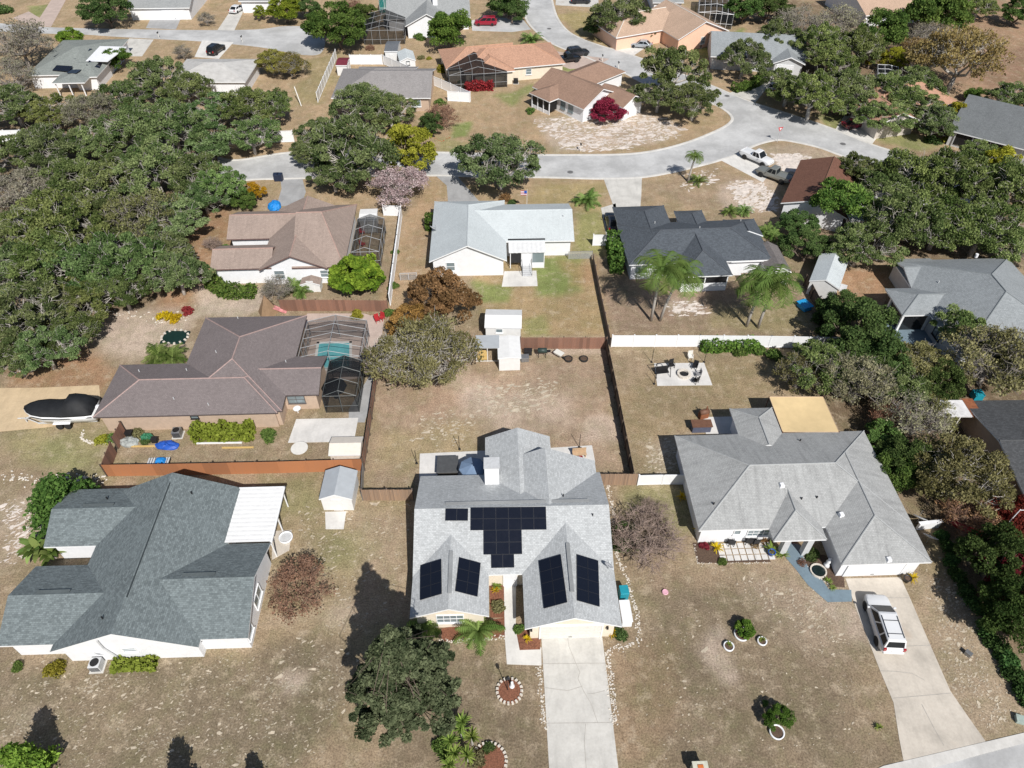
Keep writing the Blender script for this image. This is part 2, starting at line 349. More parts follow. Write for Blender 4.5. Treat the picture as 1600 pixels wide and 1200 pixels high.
TM['conifer', 0] = conifer(70, 2.2, 7, 9000, .2, F_DARK); TM['conifer', 1] = conifer(71, 3.0, 6, 12000, .2, F_DARK); TM['feather', 0] = crown_tree(77, 4.9, 14, .9, 420, 95000, .12, F_FEA, BARKD, .11, (.22,.6), nmain=12, twigs=0, fill=.4, lop=.5, cone=.95, asp=1.7); TM['thin', 0] = crown_tree(73, 5, 8.4, 3.6, 50, 13000, .24, F_GREEN, BARKG, .2, (.9,1.4), nmain=5)
NTREE = {}
def tree(u, v, r, typ, *a, **k):
    sh = k.pop('shadow', None); t = tree_(u, v, r, typ, *a, **k)
    if sh: g = G(u, v); L = sh/math.tan(R(46)); t.location = (g.x+.375*L, g.y-.927*L, 0)    # stands where its shadow tip is seen to start
    return t
def tree_(u, v, r, typ, name, label, cat='tree', tint=(1,1,1), vr=0, hs=1.0, group=None, zc=.55):
    """crown centre seen at (u, v); the trunk stands below it"""
    tm, cm = TM[typ, vr]; s = 1.08 if typ == 'feather' else r/(2.4 if typ == 'conifer' else 5.0); Ht = (14 if typ == 'feather' else 6.4 if typ not in ('conifer','green','dark','yellow','mango','thin') else 7.4)*s*hs
    g = G(u, v, Ht*zc); NTREE[typ] = NTREE.get(typ, 0)+1
    t = empty(name, (g.x, g.y, 0), 0, label, cat, group)
    a = link('trunk', tm, t); parts = [a]
    if cm: parts.append(link('crown', cm, t))
    for o in parts:
        o.rotation_euler = (0, 0, NTREE[typ]*2.13); o.scale = (s, s, s*hs); o.color = (*tint, 1)
    return t
SH = {'green': [shrub_mesh(k, F_GREEN) for k in (1,2)], 'dark': [shrub_mesh(k, F_DARK) for k in (3,4)], 'yellow': [shrub_mesh(5, F_YEL)], 'red': [shrub_mesh(6, F_RED)], 'flower': [shrub_mesh(7, F_FLOW, 700)], 'olive': [shrub_mesh(8, F_OLIVE), shrub_mesh(9, F_OLIVE)], 'brown': [shrub_mesh(10, F_BRN, 500)], 'orange': [shrub_mesh(12, F_ORA, 600)]}
SHN = [0]
def shrub(u, v, r, kind, label, hs=.9, name='shrub', cat='shrub', group=None, tint=(1,1,1), sx=1.0, rz=None):
    SHN[0] += 1; m = SH[kind][SHN[0] % len(SH[kind])]; o = link(name, m); o.location = G(u, v); o.scale = (r*sx, r, r*hs); o.rotation_euler.z = SHN[0]*1.7 if rz is None else rz; o.color = (*tint, 1)
    return tag(o, label, cat, group)
RO = {'sago': rosette_mesh(1, F_PALM, 26, 1.5, .34, (.2,1.35), 1.5, False, nl=14), 'fan': rosette_mesh(2, F_PALM, 26, 1.0, .38, (.0,1.4), .7, False, nl=9),
      'yucca': rosette_mesh(3, F_YUC, 34, .75, .045, (-.5,1.45), .5, True, nl=5), 'brom': rosette_mesh(4, F_YUC, 22, .8, .06, (.2,1.3), 1.2, True, nl=6), 'banana': rosette_mesh(5, F_PALM, 12, 2.3, .32, (.5,1.4), 1.4, True, nl=9), 'bromy': rosette_mesh(6, F_FLOW, 22, .7, .05, (.2,1.4), 1.0, True, nl=6)}
def rosette(u, v, s, kind, name, label, cat, z=0, hs=1.0, group=None, tint=(1,1,1), stem=.3):
    SHN[0] += 1; g = G(u, v, z); t = empty(name, (g.x, g.y, 0), 0, label, cat, group)
    if stem+z > .05:
        st = MB().tube([(0,0,0),(0,0,max(stem+z,.1)*1.0)], .09*s**.5, .07*s**.5, 7).build('stem', PALMT, t)
    o = link('fronds', RO[kind], t); o.scale = (s, s, s*hs); o.location.z = stem+z; o.rotation_euler.z = SHN[0]*1.3; o.color = (*tint, 1)
    return t
rsF = np.random.RandomState(8); FR = []
for k in range(3):
    v, q = frond_geo(rsF, 0, 1.05-.35*k, 3.0, 2.2+.25*k, .85, 20, False, .035); FR.append(np_mesh('frond', v, q, F_PALM, [rsF.rand()*.6+.2]*len(v)))
TRK = {}
def palm(u, v, h, s, lean, label, group=None, n=17):
    g = G(u, v); t = empty('palm_tree', g, 0, label, 'palm tree', group)
    p = [(0,0,-.05), (lean*.25,0,h*.35), (lean*.6,0,h*.7), (lean,0,h)]
    MB().tube(p, .19, .12, 9).build('trunk', PALMT, t, True); MB().tube([(lean,0,h-.1),(lean,0,h+.75)], .15, .07, 8).build('crown_shaft', plain((.16,.22,.07),.5,.2), t, True)
    for k in range(n):
        o = link('frond', FR[k % 3], t); o.location = (lean, 0, h+.45+.12*(k % 3)); o.rotation_euler.z = k*2.4+u; o.scale = (s,)*3; o.color = (1,1,1,1)
    return t
# ---------------------------------------------------------------- buildings
def uvmesh(name, faces, mat, parent):
    V = []; F = []; U = []
    for pts, uvs in faces:
        n = len(V); V += [tuple(p) for p in pts]; F.append(tuple(range(n, n+len(pts)))); U += uvs
    me = bpy.data.meshes.new(name); me.from_pydata(V, [], F); ul = me.uv_layers.new(name='UVMap')
    for i, q in enumerate(U): ul.data[i].uv = q
    me.materials.append(mat); me.update(); o = bpy.data.objects.new(name, me); C.objects.link(o); o.parent = parent; return o
class House:
    """blocks with gable ('G') or hip ('H') ends; block corners are surveyed points at eave height"""
    def __init__(s, name, label, pa, pb, roof, wall, ze=2.6, oh=.45, trim=TRIM, cap=None, cat='house', pitch=.42, group=None, rz=None):
        a, b = G(*pa, ze), G(*pb, ze); s.th = math.atan2(b.y-a.y, b.x-a.x) if rz is None else rz; s.o = Vector((a.x, a.y, 0)); s.ze = ze; s.oh = oh; s.pitch = pitch
        s.root = empty(name, s.o, s.th, label, cat, group); s.roofm, s.wallm, s.trim, s.cap = roof, wall, trim, cap; s.B = []
        s.M = Matrix.Translation(s.o) @ Matrix.Rotation(s.th, 4, 'Z'); s.Mi = s.M.inverted()
    def L(s, u, v, z=0): return s.Mi @ G(u, v, z)
    def block(s, pix, ridge='x', ends='GG', pitch=None, ze=None, walls=True, oh=None, x0=None, x1=None, y0=None, y1=None):
        ze = (s.ze if ze is None else ze); pitch = pitch or s.pitch; P = [s.L(u, v, ze) for u, v in pix]; k = len(s.B)
        b = dict(x0=min(p.x for p in P), x1=max(p.x for p in P), y0=min(p.y for p in P), y1=max(p.y for p in P), r=ridge, e=ends, p=pitch, z=ze+.005*k, w=walls, oh=(s.oh if oh is None else oh)+.006*k)
        for n, val in (('x0',x0),('x1',x1),('y0',y0),('y1',y1)):
            if val is not None: b[n] = val
        s.B.append(b); return b
    def hgt(s, b, x, y):
        if not (b['x0'] <= x <= b['x1'] and b['y0'] <= y <= b['y1']): return -1
        dx, dy = (x-b['x0'], b['x1']-x), (y-b['y0'], b['y1']-y); al, ac = (dx, dy) if b['r'] == 'x' else (dy, dx); d = list(ac)
        if b['e'][0] == 'H': d.append(al[0])
        if b['e'][1] == 'H': d.append(al[1])
        return b['z']+b['p']*min(d)
    def top(s, x, y): return max([s.hgt(b, x, y) for b in s.B] or [-1])
    def on(s, u, v):                       # point of the roof seen at a surveyed photo point
        d = ray(u, v); p0 = Vector((0,0,CH)); t = (CH-9)/-d.z
        while t < 400:
            p = s.Mi @ (p0+d*t)
            if s.top(p.x, p.y) >= p.z: return p
            if p.z < 0: return s.L(u, v, s.ze)
            t += .03
        return s.L(u, v, s.ze)
    def build(s, ridgecap=True):
        rf = []; fa = []; w = MB(); cap = MB()
        for b in s.B:
            X = b['r'] == 'x'; a0, a1, c0, c1 = (b['x0'],b['x1'],b['y0'],b['y1']) if X else (b['y0'],b['y1'],b['x0'],b['x1'])
            hb = (c1-c0)/2; cm = (c0+c1)/2; z, p = b['z'], b['p']; zr = z+p*hb; L = a1-a0
            i0 = min(hb, L/2) if b['e'][0] == 'H' else 0; i1 = min(hb, L/2) if b['e'][1] == 'H' else 0
            mk = (lambda a, c, z: Vector((a,c,z))) if X else (lambda a, c, z: Vector((c,a,z)))
            E = [mk(a0,c0,z), mk(a1,c0,z), mk(a1,c1,z), mk(a0,c1,z)]; R0, R1 = mk(a0+i0,cm,zr), mk(a1-i1,cm,zr)
            sl = math.hypot(1, p); fs = [([E[0],E[1],R1,R0], [(a0,0),(a1,0),(a1-i1,hb*sl),(a0+i0,hb*sl)]), ([E[2],E[3],R0,R1], [(a1+40,0),(a0+40,0),(a0+i0+40,hb*sl),(a1-i1+40,hb*sl)])]
            if i0: fs.append(([E[3],E[0],R0], [(c1+80,0),(c0+80,0),(cm+80,i0*sl)]))
            if i1: fs.append(([E[1],E[2],R1], [(c0+120,0),(c1+120,0),(cm+120,i1*sl)]))
            dz = Vector((0,0,-.17))
            for pts, uv in fs:
                nn = (pts[1]-pts[0]).cross(pts[2]-pts[0])
                if nn.z < 0: pts, uv = pts[::-1], uv[::-1]
                rf.append((pts, uv)); fa.append([q+dz for q in pts][::-1])
            bd = [(E[0],E[1]), (E[2],E[3])]
            for i, (A, B, Rr) in ((i0,(E[3],E[0],R0)), (i1,(E[1],E[2],R1))): bd += [(A,B)] if i else [(A,Rr),(Rr,B)]
            for A, B in bd: fa.append([A, A+dz, B+dz, B])
            if ridgecap:
                up = Vector((0,0,.03)); cap.tube([R0+up*.3, R1+up*.3], .075, .075, 6)
                if i0: cap.tube([E[0],R0], .075, .075, 5); cap.tube([E[3],R0], .075, .075, 5)
                if i1: cap.tube([E[1],R1], .075, .075, 5); cap.tube([E[2],R1], .075, .075, 5)
            if b['w']:
                o = b['oh']; A0, A1, C0, C1 = a0+o, a1-o, c0+o, c1-o; zt = z+p*o-.09; za = zr-.09
                vs = [mk(A0,C0,0),mk(A1,C0,0),mk(A1,C1,0),mk(A0,C1,0),mk(A0,C0,zt),mk(A1,C0,zt),mk(A1,C1,zt),mk(A0,C1,zt),mk(A0,cm,za),mk(A1,cm,za)]
                w.add(vs, [(0,1,5,4),(2,3,7,6),(3,0,4,8,7) if not i0 else (3,0,4,7),(1,2,6,9,5) if not i1 else (1,2,6,5)])
        s.roof = uvmesh('roof', rf, s.roofm, s.root); m = MB()
        for q in fa: m.add(q, [tuple(range(len(q)))])
        m.build('fascia', s.trim, s.roof, fix=False)
        if w.v: w.build('wall', s.wallm, s.root, fix=False)
        if ridgecap: cap.build('ridge_cap', s.cap or CAPS[s.roofm.name], s.roof)
        return s
    def wallpt(s, b, side, u, v):
        o = b['oh']; d = (s.Mi.to_3x3() @ ray(u, v)); p0 = s.Mi @ Vector((0,0,CH))
        if side in 'SN': t = ((b['y0']+o if side == 'S' else b['y1']-o)-p0.y)/d.y
        else: t = ((b['x0']+o if side == 'W' else b['x1']-o)-p0.x)/d.x
        return p0+d*t
    def _fr(s, b, side, u, v, z=None):
        p = s.wallpt(b, side, u, v); 
        if z is not None: p.z = z
        ang = {'S':0,'N':math.pi,'E':math.pi/2,'W':-math.pi/2}[side]
        return Matrix.Translation(p) @ Matrix.Rotation(ang, 4, 'Z')     # local x along wall, -y outward
    def window(s, b, side, u, v, w=1.2, h=1.2, frame=TRIM, nx=1, ny=2, z=1.5, glass=None, label=None):
        M = s._fr(b, side, u, v, z); m = MB(); t = .07
        for sx in (-1,1): m.box((sx*(w/2+t/2),-.03,0), (t,.10,h+2*t), M)
        for sz in (-1,1): m.box((0,-.03,sz*(h/2+t/2)), (w,.098,t), M)
        for i in range(1,nx): m.box((-w/2+w*i/nx,-.035,0), (.045,.06,h), M)
        for i in range(1,ny): m.box((0,-.037,-h/2+h*i/ny), (w,.05,.045), M)
        f = m.build('window', frame, s.root); MB().box((0,-.012,0), (w,.03,h), M).build('pane', glass or GLASSL, f); MB().box((0,-.07,-h/2-t-.03), (w+.22,.16,.06), M).build('sill', frame, f)
        return tag(f, label) if label else f
    def door(s, b, side, u, v, w=.95, h=2.05, mat=WHITE, name='door'):
        M = s._fr(b, side, u, v, h/2); d = MB().box((0,-.04,0), (w,.09,h), M)
        if name == 'garage_door':
            d = MB()
            for i in range(4): d.box((0,-.03,-h/2+h*(i+.5)/4), (w,.08,h/4-.02), M)
            d.box((0,-.012,0), (w,.04,h), M)
            for i in range(8): 
                for j in range(4): d.box((-w/2+w*(i+.5)/8,-.072,-h/2+h*(j+.5)/4), (w/8-.12,.012,h/4-.16), M)
        o = d.build(name, mat, s.root); m = MB(); t = .1
        for sx in (-1,1): m.box((sx*(w/2+t/2+.003),-.045,t/2), (t,.12,h+t), M)
        m.box((0,-.047,h/2+t/2), (w,.12,t), M); m.build('door_frame', TRIM, o)
        MB().box((w*.38 if name == 'door' else 0,-.10,-.05 if name == 'door' else -h*.36), (.05 if name == 'door' else .3,.05,.08), M).build('handle', GREYM, o); return o
    def box(s, name, c, d, mat, parent=None, rz=0, top=1.0): return MB().box(c, d, None, rz, top).build(name, mat, parent or s.root)
    def pipe(s, u, v, r=.06, h=.35, mat=LGREY, name='vent_pipe'):
        p = s.on(u, v); return MB().tube([p-Vector((0,0,.1)), p+Vector((0,0,h))], r, r, 8).build(name, mat, s.roof)
    def hood(s, u, v, mat=WHITE, w=.45):
        p = s.on(u, v); return MB().box(p+Vector((0,0,.12)), (w,w,.3), None, .1, .75).build('roof_vent', mat, s.roof)
    def solar(s, q, nc, nr, lift=.1):
        P = [s.on(*x) for x in q]          # corners: top-left, top-right, bottom-right, bottom-left
        N = (P[1]-P[0]).cross(P[3]-P[0]).normalized(); N = N if N.z > 0 else -N
        X = ((P[1]-P[0])+(P[2]-P[3])).normalized(); c = sum(P, Vector())/4; Y = N.cross(X)
        W = ((P[1]-P[0]).length+(P[2]-P[3]).length)/2; Hh = ((P[3]-P[0]).dot(Y)+(P[2]-P[1]).dot(Y))/-2
        M = Matrix.Translation(c+N*lift) @ Matrix((X, Y, N)).transposed().to_4x4()
        for i in range(nc):
            for j in range(nr):
                w, h = W/nc, Hh/nr; cc = (-W/2+w*(i+.5), -Hh/2+h*(j+.5), 0); o = MB().box(cc, (w-.025,h-.025,.045), M).build('solar_panel', SOLAR, s.root)
                f = MB()
                for sx in (-1,1): f.box((cc[0]+sx*(w/2-.018),cc[1],.003), (.022,h-.012,.056), M)
                for sy in (-1,1): f.box((cc[0],cc[1]+sy*(h/2-.018),.004), (w-.05,.022,.055), M)
                f.build('panel_frame', SFRAME, o)
    def dish(s, u, v, r=.4): 
        p = s.on(u, v); return dish_geo(p, r, s.roof)
SFRAME = plain((.022,.024,.032), .4, .1)
def dish_geo(p, r, parent=None, az=2.2, hgt=.6, name='satellite_dish'):
    M = Matrix.Translation(p+Vector((0,0,hgt))) @ Matrix.Rotation(az, 4, 'Z') @ Matrix.Rotation(.75, 4, 'X')
    m = MB(); m.lathe([(.02,-.10*r*2),(r*.5,-.07*r*2),(r*.85,-.02*r*2),(r,.02),(r*.97,.03),(r*.5,-.05*r*2),(.02,-.085*r*2)], 20, M)
    o = m.build(name, LGREY, parent, True); MB().tube([p, p+Vector((0,0,hgt-.05))], .03, .03, 6).build('mast', GREYM, o); MB().tube([M @ Vector((0,-r*.95,0)), M @ Vector((0,-r*.2,r*1.0))], .018, .018, 5).build('feed_arm', GREYM, o); return o
def pts3(px, z=0): return [G(u, v, z) for u, v in px]
def sheet(name, px, z, mat, label=None, cat=None, kind='structure', thick=None):
    P = pts3(px); m = MB(); m.prism([(p.x,p.y) for p in P], z-(thick or .03), z); o = m.build(name, mat)
    return tag(o, label, cat, None, kind if not cat else None)
def fence(name, label, px, h, style, mat, post=None, step=2.4, group=None, cat='fence', both=0, gap=.0, thick=.04, topcap=True):
    P = pts3(px); c = P[0].copy(); t = empty(name, c, 0, label, cat, group); pan = MB(); rail = MB(); posts = []
    for A, B in zip(P[:-1], P[1:]):
        d = B-A; L = d.length; n = max(1, round(L/step)); a = math.atan2(d.y, d.x); M = Matrix.Translation(A-c) @ Matrix.Rotation(a, 4, 'Z')
        for i in range(n+1): posts.append((M, i*L/n))
        if style == 'board':
            k = max(1, int(L/.16)); w = L/k
            for i in range(k): pan.box((w*(i+.5), random.uniform(-.006,.006), h/2+random.uniform(-.02,.02)), (w-.012, .022, h), M)
        elif style == 'vinyl':
            for i in range(n): pan.box((L*(i+.5)/n, 0, h/2), (L/n-.05, thick, h-.06), M); 
            rail.box((L/2,0,h-.05), (L-.02,thick+.045,.1), M); rail.box((L/2,0,.12), (L-.02,thick+.045,.14), M)
        elif style == 'flat':
            for i in range(n): pan.box((L*(i+.5)/n, 0, h/2), (L/n-.01, .03, h), M)
        elif style == 'wire':
            pan.box((L/2,0,h/2), (L,.012,h), M); rail.box((L/2,0,h), (L,.05,.05), M)
        if style in ('board','flat'):
            for z in (.35, h-.3): rail.box((L/2, .045 if not both else -.045, z), (L,.05,.09), M)
    pan.build('fence_panel', mat, t)
    if rail.v: rail.build('rail', post or mat, t)
    for M, x in posts[:60]:
        q = MB().box((x, 0 if style in ('vinyl','wire') else (.08 if not both else -.08), h/2+.03), (.11,.11,h+.06), M) if style != 'wire' else MB().box((x,0,h/2), (.06,.06,h+.05), M)
        if style == 'vinyl': q.box((x,0,h+.09), (.15,.15,.06), M)
        q.build('post', post or mat, t)
    return t
def cage(name, label, px, h, mat_frame, scr, nx=4, ny=3, roofh=.9, th=0, cat='screen enclosure', open_side='', skirt=0):
    """screened pool enclosure: rectangle around surveyed ground points, mansard/gable screen roof"""
    P = pts3(px); rzM = Matrix.Rotation(-th, 4, 'Z'); Q = [rzM @ p for p in P]; x0, x1 = min(p.x for p in Q), max(p.x for p in Q); y0, y1 = min(p.y for p in Q), max(p.y for p in Q)
    c = Matrix.Rotation(th, 4, 'Z') @ Vector((x0, y0, 0)); t = empty(name, c, th, label, cat); W, D = x1-x0, y1-y0; f = MB(); s = MB(); r = .04
    def rz_(x): return h+roofh*(1-abs(2*x/W-1))
    for j in range(ny+1):
        y = D*j/ny; f.tube([(0,y,h),(W/2,y,h+roofh),(W,y,h)], r, r, 4)
        for x in (0, W): f.tube([(x,y,0),(x,y,h)], r, r, 4)
    for i in range(nx+1):
        x = W*i/nx; f.tube([(x,0,rz_(x)),(x,D,rz_(x))], r*.9, r*.9, 4)
        for y in (0, D): f.tube([(x,y,0),(x,y,rz_(x))], r, r, 4)
    for y in (0, D): f.tube([(0,y,1.0),(W,y,1.0)], r*.8, r*.8, 4); f.tube([(0,y,h),(W,y,h)], r, r, 4)
    for x in (0, W): f.tube([(x,0,1.0),(x,D,1.0)], r*.8, r*.8, 4)
    f.build('frame', mat_frame, t)
    s.quad((0,0,h),(W/2,0,h+roofh),(W/2,D,h+roofh),(0,D,h)); s.quad((W/2,0,h+roofh),(W,0,h),(W,D,h),(W/2,D,h+roofh))
    for y, sd in ((0,'S'),(D,'N')):
        if sd not in open_side: s.add([(0,y,0),(W,y,0),(W,y,h),(W/2,y,h+roofh),(0,y,h)], [(0,1,2,3,4)])
    for x, sd in ((0,'W'),(W,'E')):
        if sd not in open_side: s.quad((x,0,0),(x,D,0),(x,D,h),(x,0,h))
    s.build('screen', scr, t, fix=False)
    if skirt:
        MB().box((W/2,-.02,skirt/2), (W,.06,skirt)).build('kick_panel', OFFW, t)
    return t
SCRD = screen_mat((.02,.022,.025), .58); SCRL = screen_mat((.03,.033,.036), .42)
def shed(name, label, px, roofm, wallm, ridge='y', hw=1.9, pitch=.4, ze=None, door=True, th=None, pa=None, pb=None, oh=.12, win=False, doorside='S', cat='shed'):
    h = House(name, label, pa or px[0], pb or px[1], roofm, wallm, ze or hw, oh, cat=cat, pitch=pitch, rz=th); b = h.block(px, ridge, 'GG'); h.build(False)
    cx, cy = (b['x0']+b['x1'])/2, (b['y0']+b['y1'])/2
    if door:
        if doorside == 'S': MB().box((cx, b['y0']+oh-.03, .85), (.9,.06,1.7)).build('door', wallm, h.root)
        else: MB().box((b['x1']-oh+.03 if doorside == 'E' else b['x0']+oh-.03, cy, .85), (.06,.9,1.7)).build('door', wallm, h.root)
    return h, b
# ---------------------------------------------------------------- vehicles
HLAMP = gloss((.7,.72,.75), .1, .8); TLAMP = gloss((.35,.01,.015), .15, .8)
def wheel(t, x, y, r, w=.22, rim=ALU):
    M = Matrix.Translation((x, y, r)) @ Matrix.Rotation(math.pi/2, 4, 'X')
    k = w/2; o = MB().lathe([(r*.62,-k),(r*.9,-k),(r,-k*.7),(r,k*.7),(r*.9,k),(r*.62,k)], 20, M).build('wheel', TYRE, t, True)
    m = MB(); m.lathe([(r*.1,-k*.95),(r*.64,-k*.8),(r*.64,k*.8),(r*.1,k*.95)], 12, M); m.build('rim', rim, o)
def car(kind, u, v, head, paint, label, cat=None, name=None, z=0.03, tail=None, scale=1.0):
    """x forward, y left; head = world heading in degrees"""
    g = G(u, v); suv = kind == 'suv'; pick = kind == 'pickup'; van = kind == 'van'
    L, W, hb, ht = dict(suv=(4.75,1.86,1.02,1.76), pickup=(5.5,1.92,1.08,1.86), van=(4.9,1.92,1.05,1.78), sedan=(4.6,1.8,.92,1.45), truck=(5.4,1.95,1.1,1.9))[kind if kind in ('suv','pickup','van','sedan') else 'truck']
    t = empty(name or kind, (g.x, g.y, z), R(head), label, cat or kind); t.scale = (scale,)*3; hw = W/2; zb = .28 if not pick else .42; secs = []
    # lower body: lofted sections along the length
    st = [(-L/2,.80,.30,-.08),(-L/2+.07,.93,.10,0),(-L/2+.45,.985,0,.01),(-L*.16,1,0,0),(L*.12,1,0,0),(L*.22,1,0,-.01),(L*.36,.985,0,-.05),(L*.44,.94,.02,-.11),(L/2-.06,.82,.10,-.21),(L/2,.68,.22,-.36)]
    for x, wf, zu, zd in st:
        a = hw*wf; zt = hb+zd
        secs.append([(x,-a*.9,zb+zu),(x,-a,zb+zu+.16),(x,-a*1.0,zt-.20),(x,-a*.95,zt-.04),(x,-a*.80,zt),(x,a*.80,zt),(x,a*.95,zt-.04),(x,a*1.0,zt-.20),(x,a,zb+zu+.16),(x,a*.9,zb+zu)])
    body = MB().loft(secs).build('body', paint, t, True); body.data.set_sharp_from_angle(angle=R(50)) if hasattr(body.data, 'set_sharp_from_angle') else None
    # cabin
    if suv or van: xs = (-L*.475, -L*.43, L*.07 if suv else L*.12, L*.27 if suv else L*.34)
    elif pick: xs = (-L*.10, -L*.075, L*.10, L*.21)
    else: xs = (-L*.40, -L*.24, L*.04, L*.20)
    bw, tw = hw*.93, hw*.76
    def cs(x, f, zz): w = bw+(tw-bw)*f; return [(x,-w,zz),(x,w,zz)]
    b0, t0, t1, b1 = xs; Z0, Z1 = hb-.03, ht-.05
    bot = [(b0,-bw*.96,Z0),(b1,-bw,Z0),(b1,bw,Z0),(b0,bw*.96,Z0)]; tp = [(t0,-tw*.97,Z1),(t1,-tw,Z1),(t1,tw,Z1),(t0,tw*.97,Z1)]; ins = .10
    rt = [(t0+ins*1.2,-tw*.85,ht),(t1-ins*1.6,-tw*.85,ht),(t1-ins*1.6,tw*.85,ht),(t0+ins*1.2,tw*.85,ht)]
    MB().add(bot+tp+rt, [(0,1,5,4),(1,2,6,5),(2,3,7,6),(3,0,4,7),(4,5,9,8),(5,6,10,9),(6,7,11,10),(7,4,8,11),(8,9,10,11)]).build('cabin', paint, t, bevel=.03)
    def pane(A, B, Cc, D, m0=.08, nm='window', u0=.06, u1=.94, v0=.10, v1=.88):
        A, B, Cc, D = map(Vector, (A,B,Cc,D)); f = lambda a, b: A.lerp(B, a).lerp(D.lerp(Cc, a), b); q = [f(u0,v0), f(u1,v0), f(u1,v1), f(u0,v1)]
        n = (q[1]-q[0]).cross(q[3]-q[0]).normalized(); ctr = Vector(((b0+b1)/2,0,(Z0+Z1)/2)); n = n if n.dot(q[0]-ctr) > 0 else -n
        q = [p+n*.014 for p in q]; MB().add(q+[p-n*.03 for p in q], [(0,1,2,3),(0,1,5,4),(1,2,6,5),(2,3,7,6),(3,0,4,7)]).build(nm, GLASS, t)
    pane(bot[1],bot[2],tp[2],tp[1], nm='windscreen', u0=.05, u1=.95, v0=.04, v1=.96); pane(bot[3],bot[0],tp[0],tp[3], nm='rear_window', u0=.08, u1=.92, v0=.12 if suv or van else .06, v1=.88)
    cuts = ((.04,.27),(.31,.58),(.62,.93)) if suv or van else (((.08,.46),(.52,.9)) if pick else ((.08,.46),(.51,.92)))
    for a, b in cuts: pane(bot[0],bot[1],tp[1],tp[0], u0=a, u1=b); pane(bot[3],bot[2],tp[2],tp[3], u0=a, u1=b)
    if suv:
        for sy in (-1,1): MB().tube([(t0+.25,sy*tw*.82,ht+.05),(t1-.35,sy*tw*.82,ht+.05)], .025, .025, 6).build('roof_rail', DARK, t)
        for x in (t0+.55, t1-.75): MB().tube([(x,-tw*.82,ht+.06),(x,tw*.82,ht+.06)], .022, .022, 6).build('cross_bar', DARK, t)
    if pick:
        m = MB(); x0, x1 = -L/2+.05, b0-.02; zt = hb+.02
        for sy in (-1,1): m.box(((x0+x1)/2, sy*(hw-.09), zt-.02), (x1-x0,.12,.16))
        m.box((x0+.05,0,zt-.02), (.1,W*.88,.16)); m.build('bed_wall', paint, t, bevel=.02); MB().box(((x0+x1)/2+.02,0,zt-.055), (x1-x0-.16,W-.36,.05)).build('bed_floor', DARK, t)
    for x in (-L*.30, L*.315):
        for sy in (-1,1):
            r = .35 if not pick else .39; wheel(t, x, sy*(hw-.08), r)
            M = Matrix.Translation((x, sy*(hw-.012), r+.01)) @ Matrix.Rotation(math.pi/2, 4, 'X'); MB().lathe([(r*1.03,-.015),(r*1.17,-.012),(r*1.17,.012),(r*1.03,.015)], 18, M).build('wheel_arch', DARK if suv or pick else paint, t)
    for sy in (-1,1):
        MB().box((L/2-.09, sy*hw*.58, hb-.40), (.16,.38,.16), top=.8).build('headlight', HLAMP, t, bevel=.03); MB().box((-L/2+.05, sy*hw*.78, hb-.12), (.14,.22,.34)).build('tail_light', TLAMP, t, bevel=.02)
        MB().box((b1-.25, sy*(hw+.08), hb+.06), (.14,.2,.14)).build('mirror', paint, t, bevel=.03)
    MB().box((-L/2-.02,0,zb+.28), (.16,W*.84,.2)).build('rear_bumper', tail or paint, t, bevel=.04); MB().box((L/2-.03,0,zb+.2), (.16,W*.70,.22)).build('front_bumper', tail or paint, t, bevel=.04)
    MB().box((-L/2-.015,0,hb-.34), (.05,.34,.14)).build('number_plate', OFFW, t)
    return t
# ---------------------------------------------------------------- ground: one sheet, albedo painted by zones
def poly_dist(X, Y, poly):
    """signed distance (inside > 0) of grid points to a polygon"""
    ins = np.zeros(X.shape, bool); D = np.full(X.shape, 1e9); n = len(poly)
    for i in range(n):
        x0, y0 = poly[i]; x1, y1 = poly[(i+1) % n]
        c = ((y0 > Y) != (y1 > Y)) & (X < (x1-x0)*(Y-y0)/((y1-y0) if abs(y1-y0) > 1e-9 else 1e-9)+x0); ins ^= c
        dx, dy = x1-x0, y1-y0; t = np.clip(((X-x0)*dx+(Y-y0)*dy)/(dx*dx+dy*dy+1e-9), 0, 1); D = np.minimum(D, np.hypot(X-x0-t*dx, Y-y0-t*dy))
    return np.where(ins, D, -D)
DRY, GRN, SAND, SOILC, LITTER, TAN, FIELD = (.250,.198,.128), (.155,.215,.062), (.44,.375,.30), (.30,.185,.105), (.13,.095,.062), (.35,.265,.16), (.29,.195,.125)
GAIN = np.array([1.225, 1.19, 1.28])
